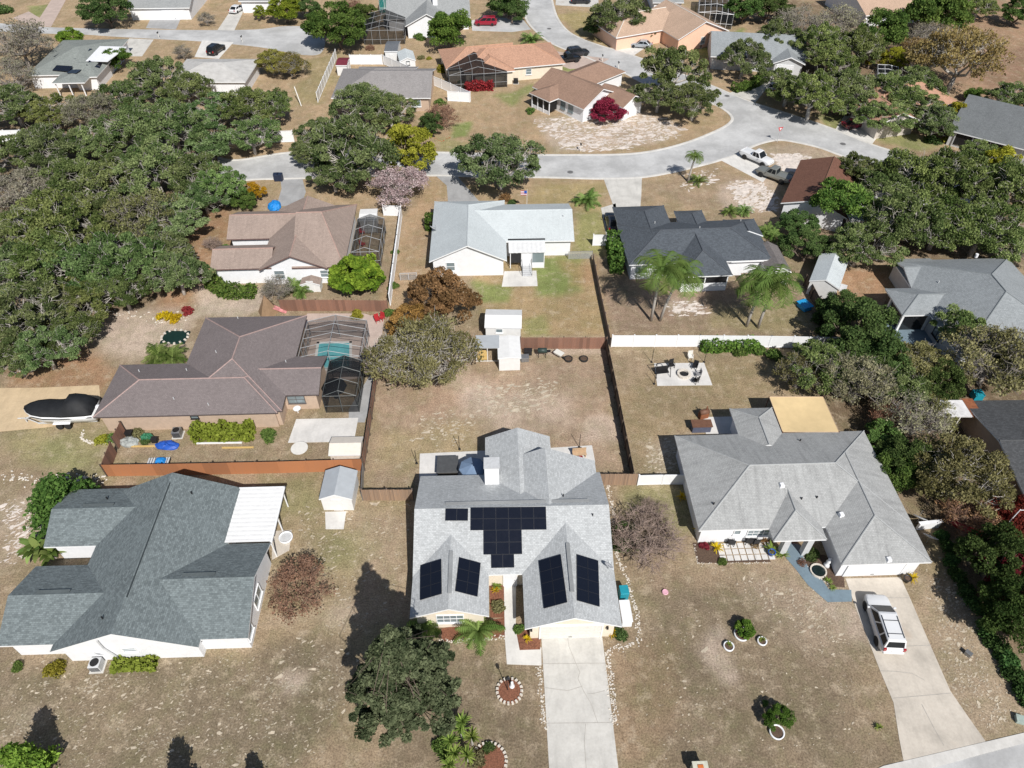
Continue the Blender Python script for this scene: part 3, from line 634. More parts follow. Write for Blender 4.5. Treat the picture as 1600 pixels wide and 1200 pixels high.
ZONES = [  # photo outline, colour, amount, feather (m), fleck density
 ([(-200,-40),(1800,-40),(1800,330),(1000,330),(600,330),(-200,330)], TAN, .75, 6, .10),
 ([(1440,0),(1700,0),(1700,200),(1500,170),(1450,110)], FIELD, .9, 5, .05), ([(1520,90),(1620,70),(1620,150),(1540,140)], (.21,.135,.09), .6, 5, 0), ([(1420,20),(1520,30),(1500,60),(1430,50)], (.40,.29,.19), .6, 3, 0),
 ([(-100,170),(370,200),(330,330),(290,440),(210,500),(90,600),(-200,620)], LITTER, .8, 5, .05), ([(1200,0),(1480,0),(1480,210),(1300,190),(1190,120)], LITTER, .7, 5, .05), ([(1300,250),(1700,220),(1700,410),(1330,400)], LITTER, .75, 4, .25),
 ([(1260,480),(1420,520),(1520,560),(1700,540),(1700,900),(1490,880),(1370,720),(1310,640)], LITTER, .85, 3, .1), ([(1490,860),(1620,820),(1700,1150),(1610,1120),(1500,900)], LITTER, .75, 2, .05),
 ([(290,340),(370,320),(345,420),(310,470),(230,500),(270,440)], SOILC, .8, 2.5, .12), ([(0,560),(160,540),(180,600),(60,615),(0,610)], SOILC, .75, 2, .05), ([(110,520),(230,480),(310,490),(290,560),(170,560)], SAND, .7, 2, .4), ([(310,450),(410,455),(420,490),(300,500)], SAND, .8, 1.5, .5), ([(0,675),(160,670),(165,735),(0,740)], (.26,.24,.12), .8, 2, .08), ([(60,690),(130,685),(140,735),(60,735)], GRN, .28, 2, 0),
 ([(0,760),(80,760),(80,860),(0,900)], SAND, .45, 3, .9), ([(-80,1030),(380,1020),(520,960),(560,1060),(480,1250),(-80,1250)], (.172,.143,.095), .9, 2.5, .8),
 ([(640,310),(690,290),(670,400),(700,450),(640,520),(600,480)], (.34,.245,.145), .8, 1.5, .12), ([(835,290),(940,290),(950,400),(895,400),(890,330),(830,320)], (.30,.25,.12), .8, 2, .05), ([(895,330),(940,330),(945,400),(898,395)], GRN, .45, 1.2, 0),
 ([(740,405),(935,400),(948,525),(815,525),(745,500)], (.31,.235,.125), .9, 1, .03), ([(838,405),(915,402),(908,455),(840,465)], GRN, .85, 1.3, 0), ([(738,440),(805,448),(800,475),(745,478)], GRN, .8, 1, 0), ([(815,500),(850,490),(855,523),(815,523)], GRN, .5, 1, 0), ([(880,410),(945,405),(946,440),(890,450)], SOILC, .55, 1.5, 0),
 ([(590,580),(950,550),(985,740),(570,750)], (.295,.225,.155), .9, 1, .2), ([(640,600),(780,590),(800,640),(640,650)], (.33,.24,.165), .8, 2, .3), ([(720,600),(900,600),(890,660),(740,660)], SAND, .45, 3, .6), ([(580,660),(750,655),(740,720),(580,740)], (.29,.24,.13), .7, 2, .35), ([(915,650),(970,645),(975,700),(910,690)], SAND, .55, 1, .1), ([(830,530),(940,530),(945,555),(830,560)], SAND, .6, 1, .3),
 ([(400,760),(650,770),(640,900),(580,1000),(400,1000)], (.265,.215,.13), .8, 2, .3), ([(565,800),(640,790),(630,960),(560,960)], (.33,.26,.18), .7, 1.5, .35), ([(400,745),(500,740),(495,790),(440,800)], GRN, .3, 1.5, .05), ([(520,840),(580,850),(560,900),(500,880)], GRN, .3, 2, 0),
 ([(960,760),(1080,755),(1090,840),(970,800)], GRN, .35, 1.5, .05), ([(950,640),(1060,560),(1300,560),(1200,640),(1060,680),(1065,750),(1000,745)], (.245,.195,.115), .9, 1.5, .15), ([(1000,690),(1060,680),(1060,745),(1005,745)], SAND, .4, 1.5, .8),
 ([(1000,440),(1250,450),(1290,520),(960,520),(930,400)], (.235,.178,.125), .9, 1, .14), ([(1040,470),(1100,470),(1100,490),(1045,492)], SAND, .5, 1.5, .8), ([(1110,480),(1260,470),(1270,512),(1100,515)], (.23,.205,.10), .7, 1.5, .3),
 ([(1000,280),(1060,275),(1120,260),(1200,290),(1200,330),(1110,330),(1000,300)], (.27,.21,.14), .8, 2, .25), ([(1125,290),(1215,270),(1215,330),(1140,330)], SAND, .55, 1.5, .9), ([(1170,230),(1260,225),(1330,250),(1280,275),(1215,275)], (.33,.28,.21), .7, 1.5, .4), ([(1205,240),(1260,242),(1270,262),(1215,270)], SAND, .9, 1, .7),
 ([(830,185),(970,165),(1070,195),(1060,215),(960,238),(870,236)], SAND, .62, 1.5, 1.0), ([(700,165),(830,150),(850,235),(700,235)], (.32,.24,.145), .8, 2, .03), ([(705,195),(735,190),(735,215),(705,216)], GRN, .85, .8, 0), ([(680,215),(760,220),(760,240),(680,240)], GRN, .4, 1.5, 0), ([(770,150),(830,130),(850,140),(800,165)], GRN, .7, 1.5, 0),
 ([(875,25),(960,10),(1000,60),(940,72),(900,50)], (.29,.25,.11), .8, 2, .02), ([(950,60),(1010,45),(1020,70),(960,77)], GRN, .55, 1.5, 0), ([(1080,70),(1160,45),(1165,75),(1090,95)], GRN, .8, 1, 0), ([(875,95),(960,85),(950,102),(885,112)], GRN, .8, 1, 0), ([(1305,200),(1370,190),(1470,225),(1440,235)], GRN, .6, 1.5, 0), ([(1280,180),(1330,185),(1320,200),(1290,200)], GRN, .6, 1, 0),
 ([(45,10),(85,5),(75,25),(50,25)], GRN, .7, 1, 0), ([(480,95),(530,85),(510,165),(450,170)], (.27,.23,.12), .8, 2, .02), ([(1290,420),(1380,420),(1390,460),(1330,485),(1290,460)], SOILC, .8, 1.5, .15), ([(1270,440),(1340,470),(1370,520),(1290,500)], (.27,.21,.125), .7, 1.5, .1),
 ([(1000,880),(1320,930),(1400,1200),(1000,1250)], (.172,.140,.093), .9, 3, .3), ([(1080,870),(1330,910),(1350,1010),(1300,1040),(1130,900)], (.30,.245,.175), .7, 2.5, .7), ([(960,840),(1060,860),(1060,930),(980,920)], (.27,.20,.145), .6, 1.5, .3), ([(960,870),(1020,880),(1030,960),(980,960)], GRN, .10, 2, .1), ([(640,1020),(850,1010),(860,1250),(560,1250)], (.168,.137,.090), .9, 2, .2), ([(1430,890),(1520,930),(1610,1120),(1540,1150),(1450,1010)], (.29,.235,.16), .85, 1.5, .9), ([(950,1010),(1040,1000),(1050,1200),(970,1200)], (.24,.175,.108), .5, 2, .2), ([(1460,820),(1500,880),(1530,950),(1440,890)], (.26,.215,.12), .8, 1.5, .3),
 ([(1115,975),(1135,985),(1120,1015),(1150,1060),(1135,1065),(1100,1020)], SAND, .5, 1, .6), ([(1290,945),(1345,960),(1360,1010),(1330,1000)], SAND, .5, 1.5, .6), ([(440,1055),(480,1055),(475,1080),(445,1080)], SAND, .6, 1, .6), ([(405,960),(540,940),(540,975),(410,985)], SAND, .4, 1.5, .8), ([(720,770-160),(760,600),(800,640),(700,650)], SAND, .4, 2, .6), ([(0,1120),(60,1090),(90,1110),(0,1170)], SAND, .5, 1.5, .9),
]
def build_ground():
    st = .5; xs = np.arange(-150, 150.01, st); ys = np.arange(8, 205.01, st); X, Y = np.meshgrid(xs, ys); nx, ny = len(xs), len(ys)
    rs = np.random.RandomState(3); col = np.zeros(X.shape+(4,)); col[..., :3] = DRY; col[..., 3] = .25
    # soft wobble for zone borders
    wob = sum(np.sin(X*a+Y*b+c)*d for a,b,c,d in [(.31,.17,0,.5),(-.22,.41,1,.5),(.9,.63,2,.25),(-1.3,.8,4,.2),(2.1,-1.7,5,.12)])
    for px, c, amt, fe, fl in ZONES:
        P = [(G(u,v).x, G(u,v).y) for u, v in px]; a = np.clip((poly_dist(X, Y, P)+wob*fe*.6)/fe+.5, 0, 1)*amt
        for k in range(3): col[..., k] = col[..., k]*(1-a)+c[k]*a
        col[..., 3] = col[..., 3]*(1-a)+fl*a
    col[..., :3] *= GAIN; big = 1400; V = np.stack([X, Y, np.zeros_like(X)], -1).reshape(-1,3); idx = np.arange(nx*ny).reshape(ny, nx)
    Q = np.stack([idx[:-1,:-1], idx[:-1,1:], idx[1:,1:], idx[1:,:-1]], -1).reshape(-1,4)
    # outer ring out to the horizon
    oc = np.array([[-big,-big,0],[big,-big,0],[big,big,0],[-big,big,0]]); n0 = len(V); V = np.vstack([V, oc]); a, b, c, d = idx[0,0], idx[0,-1], idx[-1,-1], idx[-1,0]
    me = bpy.data.meshes.new('ground'); faces = [tuple(q) for q in Q.tolist()]
    def side(edge, o0, o1): 
        return [tuple([o1, o0]+[int(i) for i in edge])]
    faces += side(idx[0,:], n0, n0+1)[:1] and [tuple([n0, n0+1]+[int(i) for i in idx[0,::-1]])]
    faces += [tuple([n0+1, n0+2]+[int(i) for i in idx[::-1,-1]])]; faces += [tuple([n0+2, n0+3]+[int(i) for i in idx[-1,:]])]; faces += [tuple([n0+3, n0]+[int(i) for i in idx[:,0]])]
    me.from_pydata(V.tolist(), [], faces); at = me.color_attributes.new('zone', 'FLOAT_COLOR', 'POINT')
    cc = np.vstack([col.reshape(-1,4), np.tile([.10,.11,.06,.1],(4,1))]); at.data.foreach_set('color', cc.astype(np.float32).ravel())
    t = NT('dry_lawn'); co = t.n('TexCoord').outputs['Object']; z = t.n('Attribute', _attribute_name='zone'); base = z.outputs['Color']; fk = z.outputs['Alpha']
    n1 = t.noise(co, .22, 5, .62); n2 = t.noise(co, 1.3, 6, .7); n3 = t.noise(co, 7.0, 6, .78)
    c = t.mix(t.ramp(n1, .36, .66), t.mix(1.0, base, (.80,.80,.76), 'MULTIPLY'), t.mix(1.0, base, (1.12,1.09,1.05), 'MULTIPLY'))
    L1 = t.ramp(t.noise(t.n('Mapping', Vector=co, Location=(11,-5,0)).outputs[0], .11, 6, .65), .44, .60); c = t.mix(t.math('MULTIPLY', L1, .45), c, t.mix(1.0, base, (1.20,1.16,1.10), 'MULTIPLY'))
    L2 = t.ramp(t.noise(t.n('Mapping', Vector=co, Location=(-21,35,0)).outputs[0], .17, 6, .65), .50, .62); c = t.mix(t.math('MULTIPLY', L2, .55), c, t.mix(1.0, base, (.70,.76,.62), 'MULTIPLY'))
    mw = t.n('TexWave', Vector=t.n('Mapping', Vector=co, Rotation=(0,0,.03)).outputs[0], Scale=.26, Distortion=1.2, Detail=2.0, Detail__Scale=.5).outputs[1]; c = t.mix(.10, c, t.mix(mw, (.35,.35,.35), (.65,.65,.65)), 'OVERLAY')
    # green tufts and bare dirt
    gt = t.math('MULTIPLY', t.ramp(t.noise(t.n('Mapping', Vector=co, Location=(31,7,0)).outputs[0], .5, 6, .7), .47, .62), .26); c = t.mix(gt, c, (.18,.18,.085))
    bt = t.math('MULTIPLY', t.ramp(n2, .50, .64), .60); c = t.mix(bt, c, t.mix(1.0, base, (.68,.64,.60), 'MULTIPLY'))
    pb = t.math('MULTIPLY', t.ramp(t.noise(t.n('Mapping', Vector=co, Location=(3,57,0)).outputs[0], .8, 7, .75), .52, .66), .5); c = t.mix(pb, c, (.50,.41,.30))
    c = t.mix(.62, c, t.mix(t.ramp(n3, .36, .64), (.14,.14,.14), (.86,.86,.86)), 'OVERLAY')
    # pale stones, dead leaves and sand flecks
    st_ = t.n('Mapping', Vector=co, Rotation=(0,0,.5), Scale=(1.5,2.5,1)); v = t.noise(st_.outputs[0], 1.9, 6, .70); v2 = t.noise(co, .45, 4, .6)
    thr = t.math('SUBTRACT', .69, t.math('MULTIPLY', fk, .115)); thr = t.math('SUBTRACT', thr, t.math('MULTIPLY', t.math('SUBTRACT', v2, .5), .45))
    f = t.n('MapRange', i0=v, i1=thr, i2=t.math('ADD', thr, .035)).outputs[0]; c = t.mix(t.math('MULTIPLY', f, .55), c, (.60,.54,.44))
    m = t.bsdf(c, .95, t.math('ADD', n2, n3), .55, .05, Specular__IOR__Level=.15)
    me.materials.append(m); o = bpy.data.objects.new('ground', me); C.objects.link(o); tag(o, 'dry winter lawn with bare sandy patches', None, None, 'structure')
build_ground()
# ---------------------------------------------------------------- roads, kerbs and driveways
def smooth(px, k=6):
    P = [Vector((a,b,0)) for a,b in px]; out = []
    for i in range(len(P)-1):
        p0, p1, p2, p3 = P[max(i-1,0)], P[i], P[i+1], P[min(i+2,len(P)-1)]
        for j in range(k):
            t = j/k; q = .5*((2*p1)+(p2-p0)*t+(2*p0-5*p1+4*p2-p3)*t*t+(3*p1-p0-3*p2+p3)*t**3); out.append((q.x,q.y))
    return out+[(P[-1].x,P[-1].y)]
def kerb(px, off=0):
    P = pts3(px); m = MB(); secs = []
    for i, p in enumerate(P):
        t = (P[min(i+1,len(P)-1)]-P[max(i-1,0)]).normalized(); n = Vector((-t.y,t.x,0)); secs.append([p+n*(-.22)+Vector((0,0,-.02)), p+n*(-.2)+Vector((0,0,.05)), p+n*.08+Vector((0,0,.06)), p+n*.32+Vector((0,0,.018)), p+n*.32+Vector((0,0,-.02))])
    m.loft(secs, False); return m
topL = smooth([(340,246),(372,250),(455,238),(560,236),(682,238),(760,240),(847,242),(900,242),(975,241),(1025,235),(1075,222),(1120,204),(1140,192),(1143,183),(1132,172),(1112,162),(1060,145),(1010,132),(975,114),(940,100),(910,87),(882,77),(857,65),(835,47),(822,30),(812,0),(806,-30)])
botL = smooth([(340,286),(400,280),(455,279),(560,275),(680,274),(760,276),(855,277),(937,279),(1000,277),(1050,269),(1100,257),(1125,250),(1155,240),(1175,229),(1200,221),(1225,219),(1275,229),(1312,242),(1345,253),(1420,280),(1520,318)])
rgt = smooth([(858,-30),(862,0),(870,27),(885,47),(907,60),(940,72),(975,82),(1030,102),(1112,134),(1140,146),(1175,160),(1200,168),(1257,186),(1305,203),(1362,226),(1440,250),(1540,285)])
sheet('road', topL[::-1]+botL+rgt[::-1], .012, ASPH, 'pale worn asphalt street curving between the houses')
TL2 = smooth([(-60,30),(50,41),(125,44),(225,46),(320,47),(400,46),(442,41),(475,42),(498,50),(508,66),(500,84),(475,86),(440,80),(400,73),(317,65),(245,61),(175,57),(130,54),(60,52),(-60,46)])
sheet('road', TL2, .012, ASPH, 'pale side street ending in a round turning head')
sheet('road', [(736,32),(760,28),(815,28),(830,46),(800,50),(738,48)], .016, ASPH, 'short pale cross street beside the red van')
sheet('road', [(1600,1159),(1800,1108),(1900,1400),(1100,1400),(1240,1250),(1435,1200)], .012, ASPH, 'asphalt street in the bottom right corner')
kb = MB()
for l in (topL[::-1], botL[::-1], rgt): 
    k = kerb(l); kb.add(k.v, k.f)
tag(kb.build('kerb', KERB), 'low concrete kerb along the curving street', None, None, 'structure')
sheet('gutter', [(1380,1197),(1600,1145),(1800,1096),(1800,1112),(1600,1161),(1440,1204),(1330,1240),(1290,1240)], .05, KERB, 'concrete gutter along the bottom right street')
def joints(name, segs, w=.05, z=.034, parent=None):
    m = MB()
    for px in segs:
        P = pts3(px, z)
        for a, b in zip(P[:-1], P[1:]):
            d = (b-a).normalized(); n = Vector((-d.y,d.x,0))*w/2; m.quad(a-n,a+n,b+n,b-n)
    return m.build(name, CRACK, parent)
CRACK = plain((.40,.375,.34), .9, .2)
DRV = [([(846,996),(941,996),(951,1075),(966,1200),(972,1245),(861,1245),(858,1200)], CONC, 'long pale concrete driveway with branching cracks'),
 ([(1321,904),(1407,902),(1422,935),(1450,1000),(1485,1080),(1514,1122),(1541,1160),(1412,1191),(1405,1155),(1396,1098),(1375,1048),(1340,958)], CONCT, 'tan concrete driveway under the white sport utility car'),
 ([(-60,607),(60,606),(155,602),(160,655),(70,668),(-60,680)], SANDP, 'sandy yellow driveway under the covered boat'),
 ([(943,279),(1003,277),(1002,306),(1000,330),(960,330),(957,318)], CONC, 'pale driveway leading to the charcoal roofed house'), ([(939,325),(962,318),(968,370),(948,372)], CONC, 'concrete side pad beside the charcoal roofed house'),
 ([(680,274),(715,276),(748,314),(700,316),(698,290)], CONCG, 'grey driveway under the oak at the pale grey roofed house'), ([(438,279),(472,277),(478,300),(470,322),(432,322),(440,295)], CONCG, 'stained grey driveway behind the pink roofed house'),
 ([(1127,251),(1162,239),(1205,268),(1192,285)], CONCW, 'white concrete driveway under the white pickup'), ([(868,80),(905,86),(952,92),(930,105),(890,108),(870,100)], PINKC, 'pinkish driveway under the black pickup'),
 ([(962,77),(990,87),(1012,72),(985,68)], CONCW, 'white driveway under the silver car'), ([(50,41),(80,42),(103,0),(80,0),(62,28),(45,18),(20,28)], PINKC, 'pale curved driveway at the top left corner'),
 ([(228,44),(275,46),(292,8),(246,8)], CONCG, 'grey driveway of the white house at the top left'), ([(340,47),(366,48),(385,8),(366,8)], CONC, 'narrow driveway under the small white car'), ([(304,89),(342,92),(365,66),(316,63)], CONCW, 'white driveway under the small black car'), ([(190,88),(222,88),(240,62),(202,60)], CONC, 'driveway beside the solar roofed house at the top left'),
 ([(1305,203),(1362,226),(1378,205),(1335,180),(1318,182)], CONCW, 'white driveway under the dark red car'), ([(1140,145),(1180,160),(1205,130),(1215,112),(1192,108),(1190,130)], CONC, 'driveway beside the clipped curved hedge'), ([(868,8),(870,-20),(935,-20),(935,12)], CONC, 'driveway under the dark car at the top edge')]
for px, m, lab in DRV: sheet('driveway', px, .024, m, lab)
jo = joints('joint', [[(846,1037),(946,1036)],[(854,1130),(960,1129)],[(887,996),(889,1010),(900,1037),(906,1050),(903,1060),(912,1080),(924,1100),(929,1115),(934,1129)],[(850,1074),(870,1077),(888,1079),(910,1072)],[(918,1084),(930,1083),(945,1079)],[(915,1131),(913,1160),(916,1200)]], .035)
tag(jo, 'dark joints and cracks in the long pale driveway', None, None, 'structure')
jo = joints('joint', [[(1380,934),(1420,934)],[(1402,1010),(1455,1008)],[(1395,1091),(1486,1083)],[(1376,1048),(1400,1049),(1425,1052),(1445,1063)],[(1440,1100),(1458,1135),(1475,1165)]], .045)
tag(jo, 'dark joints and cracks in the tan driveway', None, None, 'structure')
# paths, patios and slabs
sheet('path', [(787,898),(806,898),(806,980),(812,1010),(846,1012),(846,1040),(792,1038),(789,1000)], .03, CONCW, 'pale front path between the two front wings')
sheet('patio', [(656,709),(765,704),(765,748),(655,750)], .03, PAD, 'white patio slab under the covered hot tub'); sheet('patio', [(860,700),(925,696),(930,722),(860,726)], .026, PAD, 'pale slab at the back right of the solar house')
sheet('path', [(1228,846),(1250,852),(1262,880),(1280,900),(1295,921),(1330,922),(1331,940),(1293,941),(1262,914),(1242,888),(1228,872)], .034, BLUEP, 'blue grey painted path winding to the porch')
sheet('patio', [(1098,652),(1150,651),(1155,678),(1103,678)], .03, PAD, 'white slab behind the grey hip roofed house')
sheet('patio', [(463,655),(560,653),(553,690),(450,692)], .03, PAD, 'bright white bare slab beside the tan shed'); sheet('patio', [(1022,568),(1100,567),(1113,602),(1027,603)], .03, PAD, 'white square fire pit patio on the lawn'); sheet('patio', [(788,424),(838,423),(840,447),(784,448)], .022, CONCW, 'concrete landing under the back steps')
sheet('patio', [(438,600),(500,600),(565,590),(590,575),(600,500),(570,490),(480,490),(460,560)], .018, PINKC, 'pinkish paved yard around the screened pool'); sheet('path', [(545,640),(585,575),(590,590),(570,660),(545,660)], .026, CONCG, 'grey path along the rust stained side fence')
sheet('path', [(508,800),(541,799),(537,827),(509,827)], .03, CONCW, 'mossy concrete ramp in front of the white shed'); sheet('patio', [(425,830),(456,828),(452,860),(425,875)], .03, CONCT, 'pale slab with the round tub')
sheet('mulch_bed', [(690,982),(790,965),(790,995),(690,1003)], .028, MULCH, 'red mulch bed under the front window'); sheet('mulch_bed', [(806,985),(846,980),(844,1015),(812,1016)], .034, MULCH, 'red mulch bed beside the garage door'); sheet('mulch_bed', [(764,899),(787,899),(788,965),(766,965)], .026, MULCH, 'narrow red mulch bed between front wings')
sheet('flower_bed', [(1082,848),(1120,848),(1135,874),(1200,872),(1205,878),(1090,880)], .022, SOIL, 'dark front bed edged in white'); sheet('flower_bed', [(1252,862),(1290,868),(1318,900),(1320,918),(1298,916),(1262,885)], .040, SOIL, 'dark bed around the small garden pond')
# ---------------------------------------------------------------- sky, sun, camera
w = bpy.data.worlds.new('World'); bpy.context.scene.world = w; w.use_nodes = True; nt = w.node_tree; bg = nt.nodes['Background']; sky = nt.nodes.new('ShaderNodeTexSky'); sky.sky_type = 'NISHITA'; sky.sun_disc = False
SUN_EL, SUN_AZ = R(46), R(158)          # azimuth measured clockwise from +Y
sky.sun_elevation = SUN_EL; sky.sun_rotation = SUN_AZ; nt.links.new(sky.outputs[0], bg.inputs[0]); bg.inputs[1].default_value = .068
sl = bpy.data.lights.new('sun', 'SUN'); sl.energy = 5.0; sl.angle = R(.5); sl.color = (1, .965, .915); so = bpy.data.objects.new('sun', sl); C.objects.link(so)
sd = Vector((math.sin(SUN_AZ)*math.cos(SUN_EL), math.cos(SUN_AZ)*math.cos(SUN_EL), math.sin(SUN_EL))); so.rotation_euler = sd.to_track_quat('Z', 'Y').to_euler(); so.location = sd*150
cam = bpy.data.cameras.new('camera'); cam.sensor_width = 36; cam.lens = FOC/1600*36; cam.clip_end = 4000; co_ = bpy.data.objects.new('camera', cam); C.objects.link(co_); co_.location = (0,0,CH); co_.rotation_euler = (R(45),0,0)
sc = bpy.context.scene; sc.camera = co_; sc.view_settings.view_transform = 'Standard'; sc.view_settings.look = 'None'; sc.view_settings.exposure = 0; sc.render.engine = 'CYCLES'; sc.cycles.max_bounces = 5; sc.cycles.transparent_max_bounces = 12; sc.cycles.diffuse_bounces = 2; sc.cycles.glossy_bounces = 2; sc.cycles.use_denoising = True
sc.render.use_persistent_data = False
# ================================================================= HOUSES
random.seed(5)
S_H1 = shingle((.43,.445,.45), .14, .16); S_H2 = shingle((.150,.176,.182), .20, .25, (.17,.198,.203)); S_H3 = shingle((.36,.365,.36), .10, .65); S_H4 = shingle((.19,.163,.160), .10, .15); S_H5 = shingle((.315,.248,.212), .10, .40); S_H6 = shingle((.50,.54,.55), .06, .12)
S_H7 = shingle((.085,.097,.112), .2, .12); S_H8 = shingle((.27,.29,.30), .12, .3); S_DK = shingle((.075,.078,.082), .25, .3); S_BR = shingle((.29,.19,.14), .12, .3); S_TC = shingle((.44,.26,.18), .16, .3); S_TN = shingle((.46,.33,.245), .1, .25); S_G14 = shingle((.27,.255,.25), .12, .25); S_G17 = shingle((.29,.30,.30), .12, .2); S_GR18 = shingle((.235,.255,.24), .15, .3); S_BRD = shingle((.17,.085,.06), .15, .3); S_GB = shingle((.17,.155,.15), .15, .3)
CAPS = {}
for _m, _c in ((S_H1,(.45,.465,.47)),(S_H2,(.13,.157,.166)),(S_H3,(.37,.38,.38)),(S_H6,(.52,.56,.57)),(S_H7,(.08,.09,.105)),(S_H8,(.22,.24,.25)),(S_DK,(.08,.083,.087)),(S_BR,(.28,.18,.13)),(S_TC,(.50,.29,.19)),(S_BRD,(.17,.09,.06)),(S_G14,(.25,.24,.235)),(S_G17,(.28,.29,.29)),(S_GR18,(.2,.24,.2)),(S_TN,(.5,.34,.235))): CAPS[_m.name] = plain(_c, .9, .1, 3)
S_D11 = shingle((.15,.16,.165), .12, .3); CAPS[S_D11.name] = plain((.15,.16,.165), .9)
MET = plain((.52,.55,.57), .4, .06, 2, .05, .2)
# --- the solar house in the middle
h = House('house', 'pale grey shingled house with black solar panels and white chimney', (820,982), (972,978), S_H1, CREAM, pitch=.42, rz=R(1.6)); H1 = h
m = h.block([(657,744),(765,898),(972,979)], 'x', 'GG', y0=h.L(765,898,2.6).y); MY = (m['y0']+m['y1'])/2; wl = h.block([(640,966),(764,962)], 'y', 'GX', y1=MY); ga = h.block([(820,982),(972,979)], 'y', 'GX', y1=MY)
A = h.block([(758,684),(859,684)], 'y', 'XG', .44, y0=MY); Bx = h.L(929,720,2.6); Bb = h.block([(929,720)], 'y', 'XG', .44, x0=Bx.x-9.6, y0=MY)
h.build(False); h.door(ga, 'S', 892, 985, 4.9, 2.15, OFFW, 'garage_door'); h.window(wl, 'S', 703, 963, 2.1, 1.15, TRIM, 4, 2); h.door(m, 'S', 797, 895, 1.0)
gv = h._fr(ga, 'S', 897, 965, 3.9); MB().box((0,-.03,0), (.9,.06,.4), gv).build('gable_vent', LGREY, h.root)
for u in (830, 948): p = h._fr(ga, 'S', u, 984, 1.7); MB().box((0,-.1,0), (.16,.18,.3), p).build('wall_lamp', BLACK, h.root)
p = h.on(769, 757); ch = MB().box(p+Vector((0,.55,.75)), (1.3,1.1,3.2)).build('chimney', WHITE, h.roof); MB().box(p+Vector((0,.55,2.42)), (1.42,1.22,.14)).build('chimney_cap', LGREY, ch)
for q, nc, nr in (([(696,795),(731,795),(732,814),(696,814)],2,1), ([(735,793.5),(853,792),(854,828),(735.5,829)],6,2), ([(755,829),(815,828.2),(816,866),(756,867)],3,2), ([(767,867),(803,866.3),(804,887),(768,888)],2,1),
   ([(659,884),(692,874),(689.5,929),(656,939)],2,3), ([(714,871),(748,880),(748,934),(713,925)],2,3), ([(843,877),(878,867),(886,942),(850,952)],2,4), ([(896,866),(931,876),(939,950),(905,940)],2,4)): h.solar(q, nc, nr)
for (a, b) in (((696,787),(920,783)),): 
    P, Q = h.on(*a), h.on(*b); MB().box((P+Q)/2+Vector((0,0,.06)), ((Q-P).length,.30,.10)).build('ridge_vent', S_H1, h.roof)
for a, b in (((703,862),(705,928)), ((884,850),(897,925))): P, Q = h.on(*a), h.on(*b); MB().box((P+Q)/2+Vector((0,0,.10)), (.32,(Q-P).length,.10)).build('ridge_vent', S_H1, h.roof)
h.pipe(880,776,.05,.35,DARK); h.pipe(926,806,.05,.3,DARK); h.dish(950,889,.42)
# --- the big blue grey house bottom left
h = House('house', 'large blue grey shingled house with white metal patio roof', (78,1018), (378,1009), S_H2, WHITE, pitch=.46, rz=R(1.9)); H2 = h
m = h.block([(78,1018),(295,1012),(381,763)], 'y', 'GG', x1=h.L(381,763,2.6).x); X0 = m['x0']; mid = (m['x0']+m['x1'])/2
h.block([(423,848),(378,1009)], 'x', 'XG', .42, x0=mid-1, y0=m['y0']+.62); h.block([(119,765),(68,855)], 'x', 'GX', .42, x1=mid); sw = h.block([(0,1023),(56,885)], 'x', 'GX', .42, x1=mid, x0=h.L(56,885,2.6).x, y0=m['y0']+.6)
h.build(False); RD = plain((.04,.05,.055), .8)
for a, b in (((268,755),(192,934)),):
    P, Q = h.on(*a), h.on(*b); MB().box((P+Q)/2+Vector((.1,0,.05)), (.10,(Q-P).length,.10)).build('ridge_vent', RD, h.roof)
for a, b in (((285,900),(337,896)), ((58,926),(110,924)), ((130,790),(178,789))): P, Q = h.on(*a), h.on(*b); MB().box((P+Q)/2+Vector((0,0,.05)), ((Q-P).length,.32,.09)).build('ridge_vent', S_H2, h.roof)
for u, v in ((168,780),(300,772),(161,967)): h.pipe(u, v, .06, .35, DARK)
h.window(m, 'S', 198, 1009, .95, .55, TRIM, 1, 2, 1.7); h.window(h.B[1], 'E', 389, 985, 1.1, 1.2, TRIM, 1, 2); h.window(h.B[1], 'E', 401, 930, 1.6, 1.2, TRIM, 2, 1); p = h._fr(m, 'S', 170, 1010, 1.3); MB().tube([p @ Vector((-.4,-.1,2.2)), p @ Vector((-.4,-.1,.9)), p @ Vector((.25,-.12,-1.2))], .07, .07, 6).build('downpipe', LGREY, h.root)
P = [h.L(*q, 2.75) for q in ((381,763),(443,763),(422,846),(356,846))]; x0, x1, y0, y1 = m['x1']-.25, P[1].x, P[2].y, P[0].y; n = 26; pr = MB()
for k in range(n):
    ya, yb = y0+(y1-y0)*k/n, y0+(y1-y0)*(k+1)/n; pr.box(((x0+x1)/2, (ya+yb)/2, 2.78-(k%2)*.035), (x1-x0, (yb-ya), .05))
pr.build('patio_roof', CORR, h.root); g_ = MB().box((x1+.05,(y0+y1)/2,2.70), (.12,y1-y0+.1,.16)); g_.box(((x0+x1)/2,y1+.05,2.70), (x1-x0+.2,.1,.16)); g_.build('gutter', TRIM, h.root)
for yy in (y0+.2, (y0+y1)/2, y1-.2): h.box('patio_post', (x1-.15,yy,1.33), (.1,.1,2.66), TRIM)
